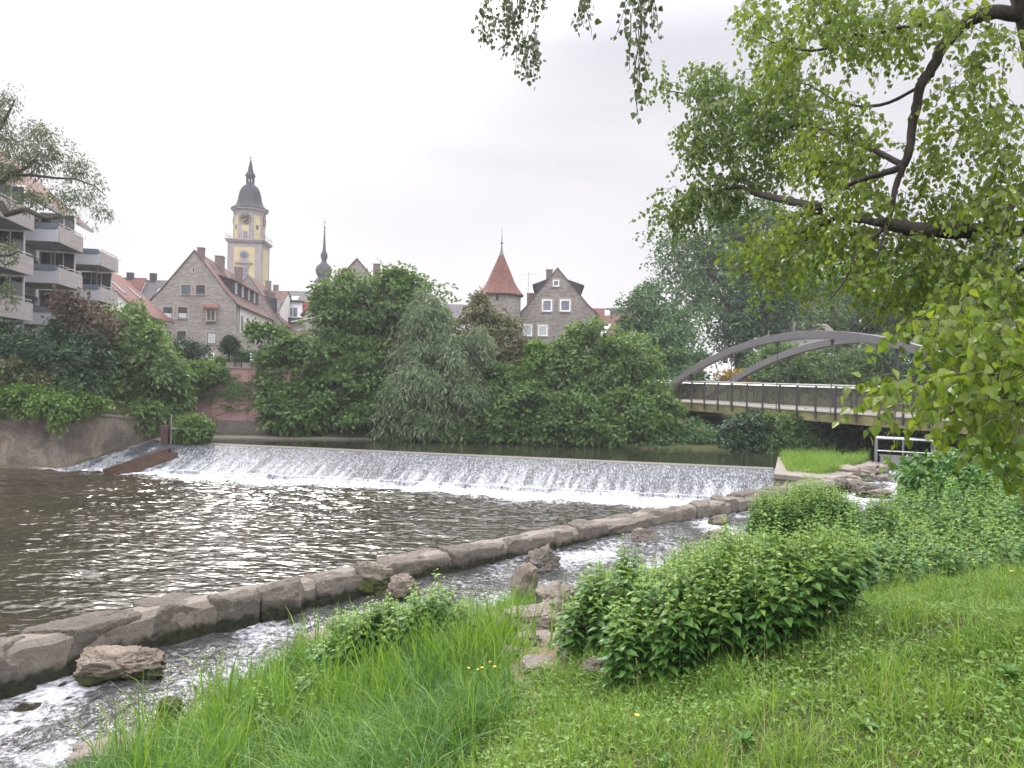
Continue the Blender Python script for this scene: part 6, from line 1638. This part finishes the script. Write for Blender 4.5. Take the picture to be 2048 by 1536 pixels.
def blades(x, y, h, wd, bend, seed, lean=None, seg=3):
    r = np.random.default_rng(seed); n = len(x); z0 = terrain(x, y) - .01
    az_ = r.uniform(0, 2 * np.pi, n); dx, dy = np.cos(az_), np.sin(az_)
    if lean is not None: dx, dy = dx + lean[0], dy + lean[1]
    ts = np.array([0, .4, .75, 1.0]) if seg == 3 else np.array([0, .6, 1.0])
    wv_ = np.array([1, .85, .5, 0.0]) if seg == 3 else np.array([1, .7, 0.0])
    fa = r.uniform(0, 2 * np.pi, n); sx, sy = np.cos(fa), np.sin(fa)
    V = []
    for t_2, w_2 in zip(ts, wv_):
        b = bend * h * t_2 ** 2
        cx, cy_2, cz = x + dx * b, y + dy * b, z0 + h * (t_2 - .35 * np.minimum(bend, 1.2) * t_2 ** 2.5)
        if w_2 > 0:
            V.append(np.stack([cx - sx * wd * w_2 / 2, cy_2 - sy * wd * w_2 / 2, cz], -1)); V.append(np.stack([cx + sx * wd * w_2 / 2, cy_2 + sy * wd * w_2 / 2, cz], -1))
        else: V.append(np.stack([cx, cy_2, cz], -1))
    m_ = len(V); V = np.stack(V, 1).reshape(-1, 3); b = (np.arange(n) * m_)[:, None]
    q = np.concatenate([b + np.array([[2 * k, 2 * k + 1, 2 * k + 3, 2 * k + 2]]) for k in range(seg - 1)]); tr = b + np.array([[m_ - 3, m_ - 2, m_ - 1]])
    return V, [q, tr]


def scatter(n, x0, x1, y0, y1, dens, seed):
    r = np.random.default_rng(seed); x = r.uniform(x0, x1, n); y = r.uniform(y0, y1, n)
    k = in_view(x, y); x, y = x[k], y[k]
    d, _ = polyline_sd(x, y, BL)
    p_ = dens(x, y, d); k = r.random(len(x)) < p_
    return x[k], y[k], d[k]


r = np.random.default_rng(88)
def tuft(x, y): return fbm2(x, y, 1.5, 3, 2.0)
def patchn(x, y): return fbm2(x, y, .55, 3, 7.0)
def bare(x, y):   # trodden path from the lawn to the water
    return np.exp(-((x - .35 - .10 * (y - 8)) / .8) ** 4) * np.clip((y - 8.2) / 1.0, 0, 1) * np.clip((17 - y) / 3, 0, 1)
def longmask(x, y, d):   # rank grass along the bank left of the path
    e = np.clip((7.2 - d + .9 * patchn(x, y) - np.clip(x + .8, 0, 9) * 1.3) / 1.8, 0, 1)
    return e * np.clip(d / .3, 0, 1)


# short lawn
x, y, d = scatter(1500000, -9, 12, 2.2, 22, lambda x, y, d: np.clip(1.35 - y / 9, .10, 1) * (d > .2) * (1 - .9 * bare(x, y)) * np.clip(.8 + .5 * patchn(x, y), .35, 1), 1)
h = (.07 + .08 * r.random(len(x)) + .15 * np.clip(tuft(x, y), 0, 1) * r.random(len(x)) ** .5) * (1 + .3 * patchn(x, y))
V, Fq = blades(x, y, np.maximum(h, .03) * (1 + .15 * np.clip(y - 6, 0, 8) / 8), .0065 + .004 * r.random(len(x)) + .0007 * y, r.uniform(.2, 1.3, len(x)), 2, seg=2)
o = np_obj('lawn_grass', V, Fq, M['grass']); tag(o, 'short uneven lawn grass on the near bank', 'grass', kind='stuff')
# ground cover leaves (clover, ground elder ...)
x, y, d = scatter(330000, -8, 12, 2.2, 20, lambda x, y, d: np.clip(1.3 - y / 11, .2, 1) * (d > .4) * (1 - .7 * bare(x, y)) * np.clip(.35 + .9 * patchn(x + 31, y), .06, 1), 3)
zc = terrain(x, y) + r.uniform(.02, .11, len(x)); n = len(x)
V, Fq = leaf_mesh(np.stack([x, y, zc], -1), np.stack([r.normal(size=n), r.normal(size=n), r.normal(size=n) * .3], -1), np.stack([r.normal(size=n) * .35, r.normal(size=n) * .35, np.ones(n)], -1), r.uniform(.022, .065, n), r.uniform(.016, .045, n), T_DIAMOND)
o = np_obj('ground_cover', V, Fq, M['clover']); tag(o, 'small round leaved ground cover in the lawn', 'ground cover', kind='stuff')
# broad leaved weed rosettes (plantain, dock) in the lawn
r3 = np.random.default_rng(15); nr = 420; tx = r3.uniform(-6, 9, nr); ty_ = r3.uniform(2.6, 13, nr); d, _ = polyline_sd(tx, ty_, BL); k = in_view(tx, ty_) & (d > .8); tx, ty_ = tx[k], ty_[k]; nr = len(tx); pr = 9
sz = np.repeat(r3.uniform(.05, .15, nr), pr); an = r3.uniform(0, 6.28, nr * pr); zz_ = np.repeat(terrain(tx, ty_), pr) + r3.uniform(.01, .05, nr * pr)
V, Fq = leaf_mesh(np.stack([np.repeat(tx, pr) + .01 * np.cos(an), np.repeat(ty_, pr) + .01 * np.sin(an), zz_], -1), np.stack([np.cos(an), np.sin(an), r3.uniform(.15, 1.1, nr * pr)], -1), np.stack([-np.cos(an) * .5, -np.sin(an) * .5, np.ones(nr * pr)], -1), sz * r3.uniform(.7, 1.2, nr * pr), sz * r3.uniform(.25, .42, nr * pr), T_OVATE)
o = np_obj('lawn_weeds', V, Fq, M['leaf_nettle']); tag(o, 'broad leaved weed rosettes spread through the lawn', 'weeds', kind='stuff')
# long tufts in the lawn
r2 = np.random.default_rng(5); tx, ty_ = [], []
for k in range(330):
    a, b = r2.uniform(-5, 9), r2.uniform(2.6, 14); nb = r2.integers(18, 60); tx.append(a + r2.normal(size=nb) * .09); ty_.append(b + r2.normal(size=nb) * .09)
x, y = np.concatenate(tx), np.concatenate(ty_); d, _ = polyline_sd(x, y, BL); k = in_view(x, y) & (d > .3) & (bare(x, y) < .3); x, y = x[k], y[k]
V, Fq = blades(x, y, r.uniform(.16, .5, len(x)), r.uniform(.006, .012, len(x)), r.uniform(.1, .8, len(x)), 6)
o = np_obj('tuft_grass', V, Fq, M['grass']); tag(o, 'taller grass tufts scattered over the lawn', 'grass', kind='stuff')
# rank grass on the slope
x, y, d = scatter(190000, -12, 3.5, 3.0, 19, lambda x, y, d: longmask(x, y, d) * np.clip(1.1 - y / 22, .3, 1) * (1 - bare(x, y)) * np.clip(.8 + .6 * tuft(x, y), .2, 1), 7)
d2_ = d
h = r.uniform(.22, .72, len(x)) * (1 + .35 * np.clip(tuft(x, y), -.6, 1)) * np.clip(.55 + d / 2.5, .55, 1.0)
V, Fq = blades(x, y, h, r.uniform(.007, .018, len(x)), r.uniform(.15, 1.2, len(x)) ** 1.2, 8, lean=(-.15, -.1))
o = np_obj('bank_grass', V, Fq, M['grass_long']); tag(o, 'tall rank grass on the slope beside the stream', 'grass', kind='stuff')
# darker lush patches in the rank grass
x, y, d = scatter(150000, -10, 2.5, 4.0, 17, lambda x, y, d: longmask(x, y, d) * np.clip(fbm2(x, y, .9, 3, 17.0) * 2.2 + .15, 0, 1) * (1 - bare(x, y)), 27)
V, Fq = blades(x, y, r.uniform(.3, .78, len(x)) * np.clip(.55 + d / 2.5, .55, 1.0), r.uniform(.008, .017, len(x)), r.uniform(.15, 1.3, len(x)), 28, lean=(.1, -.1))
o = np_obj('lush_grass', V, Fq, M['grass_dark']); tag(o, 'darker lush patches in the tall grass beside the stream', 'grass', kind='stuff')
# wide upright blades near the water
tx, ty_ = [], []
for k in range(60):
    s_1 = r2.uniform(.1, 1.0); q = np.array([-6.2, 9.5]) * (1 - s_1) + np.array([-.8, 13.0]) * s_1; q = q + np.array([.6, -.6]) * r2.uniform(0, 3.6); nb = r2.integers(8, 22)
    tx.append(q[0] + r2.normal(size=nb) * .10); ty_.append(q[1] + r2.normal(size=nb) * .10)
for a, b, nb, sp_ in ((-3.0, 12.6, 70, .28), (-2.6, 12.2, 50, .3), (-3.5, 12.2, 40, .25), (-1.1, 11.6, 40, .3), (-4.2, 11.0, 50, .3), (-5.0, 10.6, 40, .25), (-.3, 11.0, 26, .2), (-2.0, 10.6, 110, .4), (-1.2, 10.2, 90, .4), (-2.8, 10.0, 90, .45), (-1.8, 11.6, 70, .4)):   # tall clumps above the stream
    tx.append(a + r2.normal(size=nb) * sp_); ty_.append(b + r2.normal(size=nb) * sp_)
x, y = np.concatenate(tx), np.concatenate(ty_)
V, Fq = blades(x, y, r.uniform(.5, 1.25, len(x)), r.uniform(.014, .028, len(x)), r.uniform(.1, .7, len(x)), 9)
o = np_obj('reed_grass', V, Fq, M['grass_long']); tag(o, 'broad bladed reed grass along the stream edge', 'reeds', kind='stuff')
# dead straw lying in the turf
x, y, d = scatter(60000, -9, 12, 2.2, 16, lambda x, y, d: np.clip(1.2 - y / 12, .2, 1) * (d > .3) * .6, 23)
V, Fq = blades(x, y, r.uniform(.06, .16, len(x)), r.uniform(.004, .008, len(x)), r.uniform(.6, 2.2, len(x)), 24, seg=2)
o = np_obj('dry_grass', V, Fq, M['grass_dry']); tag(o, 'dead straw coloured blades lying in the lawn', 'grass', kind='stuff')
# dry seed stalks
tx = r2.uniform(-6, 9, 520); ty_ = r2.uniform(3, 14, 520); d, _ = polyline_sd(tx, ty_, BL); k = in_view(tx, ty_) & (d > .5); x, y = tx[k], ty_[k]
V, Fq = blades(x, y, r2.uniform(.3, .7, len(x)), np.full(len(x), .004), r2.uniform(.05, .4, len(x)), 10)
# seed heads: tips of the stalks
tip = V.reshape(len(x), -1, 3)[:, -1]; n = len(tip); rep = 7
hp = np.repeat(tip, rep, 0) + r2.normal(size=(n * rep, 3)) * np.array([.008, .008, .035])
V2, F2 = leaf_mesh(hp, np.tile([0, 0, 1.0], (n * rep, 1)) + rand_dirs(n * rep) * .4, rand_dirs(n * rep), .022, .008, T_DIAMOND)
VV, FF = join_np([(V, Fq), (V2, F2)])
o = np_obj('seed_grass', VV, FF, M['grass_dry']); tag(o, 'thin flowering grass stalks with pale seed heads', 'grass', kind='stuff')
# grass on the island
ip = ISL; a0, a4, a3, a2, a1 = ISL
x = r2.uniform(a0.x - .2, a2.x, 26000); y = r2.uniform(a0.y, a1.y + 1, 26000)
def inside(x, y, poly):
    c = np.zeros(len(x), bool)
    for i_ in range(len(poly)):
        A_, B_ = poly[i_], poly[(i_ + 1) % len(poly)]; c ^= ((A_.y > y) != (B_.y > y)) & (x < (B_.x - A_.x) * (y - A_.y) / (B_.y - A_.y + 1e-9) + A_.x)
    return c
cen = sum((Vector((p_.x, p_.y, 0)) for p_ in ip), Vector()) / 5 + Vector((.15, .9, 0))
ipoly = [cen + (Vector((p_.x, p_.y, 0)) - cen) * (.72 if i_ in (0, 1, 2) else .96) for i_, p_ in enumerate(ip)]
k = inside(x, y, ipoly); x, y = x[k], y[k]
V, Fq = blades(x, y, r2.uniform(.2, .7, len(x)) * (1 + .6 * fbm2(x, y, 1.1, 2)), r2.uniform(.012, .022, len(x)), r2.uniform(.1, .9, len(x)), 11); V = V.reshape(len(x), -1, 3); V[..., 2] += (1.45 - terrain(x, y))[:, None]
o = np_obj('island_grass', V.reshape(-1, 3), Fq, M['grass']); tag(o, 'tuft of long grass growing on the concrete island block', 'grass', kind='stuff')

# nettles: one clump is a thing; stems with opposite drooping toothed leaves
def nettle_clump(label, pts, hts, seed, lsize=.10):
    r = np.random.default_rng(seed); pts = np.asarray(pts); n = len(pts); z0 = terrain(pts[:, 0], pts[:, 1])
    root = thing('nettle_clump', label, 'nettles', (pts[:, 0].mean(), pts[:, 1].mean(), z0.mean()), 'nettle clumps on the near bank')
    hts = np.asarray(hts) * (1 + .12 * fbm2(pts[:, 0], pts[:, 1], 1.4, 2, seed * 1.0)) * np.where(r.random(n) < .12, 1.18, 1.0)
    A0 = [[], [], [], []]; A1 = [[], [], [], []]; m_ = MB()
    for i_ in range(n):
        H = hts[i_]; az_ = r.uniform(0, 6.28); ln = r.uniform(0, .22); nl = max(5, int(H / .062)); b = np.array([pts[i_, 0], pts[i_, 1], z0[i_]])
        tipv = b + np.array([math.cos(az_) * ln * H, math.sin(az_) * ln * H, H]); m_.tube([tuple(b), tuple(b * .5 + tipv * .5 + np.array([0, 0, .01])), tuple(tipv)], [.005, .004, .0025], 4, False)
        for k in range(2, nl + 1):
            f = k / nl; p_ = b * (1 - f) + tipv * f; a0_ = az_ + (k % 2) * math.pi / 2 + r.normal() * .25
            if f < .35 and r.random() < .5: continue
            for sg in (0, math.pi):
                aa_ = a0_ + sg + r.normal() * .15; up_ = r.uniform(-.35, .15) if f < .9 else r.uniform(.1, .8)
                L_ = lsize * (1.0 - .62 * max(0, f - .72) / .28) * r.uniform(.75, 1.2)
                tgt = A1 if f > .80 else A0
                d_2 = np.array([math.cos(aa_), math.sin(aa_), up_]); tgt[0].append(p_ + d_2 * .012); tgt[1].append(d_2); tgt[2].append(np.array([-math.cos(aa_) * up_, -math.sin(aa_) * up_, 1]) + r.normal(size=3) * .22); tgt[3].append(L_)
    for A_, mt, nm in ((A0, 'leaf_nettle', 'foliage'), (A1, 'leaf_nettle_top', 'young_leaves')):
        P0, D, Nn, S = map(np.array, A_); V, Fq = leaf_mesh(P0, D, Nn, S, S * .62, T_OVATE)
        mi = np.zeros(sum(len(f) for f in Fq), int)
        if nm == 'foliage':
            sv_, sf_ = np.array([tuple(v) for v in m_.v]), np.array(m_.f) + len(V)
            V = np.concatenate([V, sv_]); Fq = Fq + [sf_]; mi = np.concatenate([mi, np.ones(len(sf_), int)])
        np_obj(nm, V, Fq, None, root, mats=[M[mt], M['stem']], midx=mi)
    return root


def blob_pts(cx, cy_2, rx, ry, n, seed, rot=0.0):
    r = np.random.default_rng(seed); a = r.uniform(0, 6.28, n); q = np.sqrt(r.random(n)); x, y = q * np.cos(a) * rx, q * np.sin(a) * ry
    return np.stack([cx + x * math.cos(rot) - y * math.sin(rot), cy_2 + x * math.sin(rot) + y * math.cos(rot)], -1), q


def clump(label, px, py, rx, ry, n, h0, h1, seed, rot=0.0, ls=.10):
    c = GT(px, py); pts, q = blob_pts(c.x, c.y, rx, ry, n, seed, rot); rr_ = np.random.default_rng(seed + 1)
    nettle_clump(label, pts, (h0 + (h1 - h0) * rr_.random(n)) * (1.05 - .35 * q ** 3), seed, ls)


clump('front part of the big dark nettle patch with broad drooping leaves', 1400, 1285, 1.15, .6, 320, .62, 1.0, 31, .45, .13)
clump('back half of the big nettle patch closest to the square stone', 1450, 1225, 1.7, 1.1, 420, .9, 1.3, 32, .5, .15)
clump('right shoulder of the big nettle patch beside the lawn', 1610, 1215, 1.0, .85, 320, .8, 1.2, 33, .5, .14)
clump('dark middle front of the big nettle patch between its two bulges', 1560, 1258, .9, .6, 240, .65, 1.0, 43, .5, .13)
clump('left edge of the big nettle patch above the domed boulder', 1215, 1275, .6, .6, 130, .55, .95, 34, .3, .14)
clump('separate nettle mound nearer the stream behind the big patch', 1600, 1090, 1.7, 1.1, 420, 1.1, 1.6, 35, .6, .14)
clump('loose nettle stems by the water edge among the tall grass', 830, 1310, 1.1, .55, 170, .65, 1.15, 36, .4, .15)
clump('nettle stems deep in the tall grass left of the loose nettles', 715, 1335, .75, .45, 90, .55, 1.0, 44, .4, .14)
clump('few nettle stems low in the long grass at the lower left', 560, 1450, .8, .5, 34, .35, .6, 37, .4, .14)
clump('tall nettles below the poplar leaves right of the side stream', 1830, 1075, 2.6, 1.7, 330, .45, 1.25, 38, .5, .14)
clump('nettles along the right edge above the lawn', 1990, 1090, 2.4, 1.5, 300, .35, 1.0, 39, .4, .14)
clump('nettle strip between the lawn and the side stream at middle right', 1790, 1140, 2.0, 1.0, 200, .3, .8, 40, .4, .14)
clump('lush nettles and weeds bordering the lawn near the right edge', 1930, 1150, 2.2, .9, 190, .3, .75, 42, .4, .14)
clump('nettles at the far right under the hanging poplar leaves', 2050, 1010, 2.4, 1.6, 300, .6, 1.2, 41, .4, .14)
# leafy bush at the right end of the sluice
c = GT(1880, 985)
lb = [pxlobe(*q, k=1.0) for q in ((1880, 945, 21.5, 58, 34), (1935, 935, 21.8, 56, 34), (1990, 945, 21.8, 56, 40), (1850, 965, 21, 34, 26), (1920, 965, 20.8, 60, 26))]
tree('leafy_bush', 'dense glossy green bush at the right end of the sluice gate', 'bush', lb, 'leaf_nettle', 900, 24, .32, .14, .075, base=tuple(c), part='foliage', droop=.5)

# buttercups
fy = plain('buttercup petal', (.62, .46, .02), .5, var=.1)
flo = None; rf2 = random.Random(3); nb = 0
spots = [(955, 1372), (978, 1366), (988, 1372), (936, 1378), (962, 1380), (1272, 1492), (1930, 1122), (1905, 1130), (1945, 1140), (1965, 1128), (1988, 1120), (2022, 1190), (1858, 1176), (1368, 1330)]
for k, (px, py) in enumerate(spots):
    p_ = GT(px, py + 26); H = rf2.uniform(.32, .48)
    lab = ('yellow buttercup among the long grass at the centre bottom' if k < 5 else 'single yellow buttercup low in the lawn at the bottom' if k == 5 else 'single yellow buttercup at the front edge of the nettle patch' if k == 13 else 'yellow buttercup in the lawn at the right by the nettles')
    f = thing('buttercup', lab, 'flower', p_, 'buttercups in the long grass' if k < 5 else 'single buttercups' if k in (5, 13) else 'buttercups at the right')
    MB().tube([p_, p_ + Vector((.01, 0, H * .6)), p_ + Vector((.0, .01, H))], [.003, .0025, .002], 4).build('stem', M['stem'], f)
    m = MB(); t_2 = p_ + Vector((0, .01, H))
    for j in range(5):
        a = j * 1.2566; u_ = Vector((math.cos(a), math.sin(a), .5)); v_ = Vector((-math.sin(a), math.cos(a), 0))
        m.add([t_2, t_2 + u_ * .012 + v_ * .010, t_2 + u_ * .022 + v_ * .006, t_2 + u_ * .022 - v_ * .006, t_2 + u_ * .012 - v_ * .010], [(0, 1, 2, 3, 4)])
    m.build('petals', fy, f)
# ------------------------------------------------------------------ thin haze round the whole scene (sky outside)
HAZE = 0.0006
if HAZE > 0:
    t = NT('thin haze'); pv = t.n('ShaderNodeVolumePrincipled', {'Color': (.93, .93, 1.0, 1), 'Density': HAZE, 'Anisotropy': .3})
    ou = t.n('ShaderNodeOutputMaterial'); t.t.links.new(pv.outputs[0], ou.inputs[1])
    m = MB(); m.bx(-1600, 1600, -300, 2600, -3, 56); o = m.build('haze', t.m, loc=(0, 0, -3)); tag(o, 'thin bright haze in the air', kind='stuff')
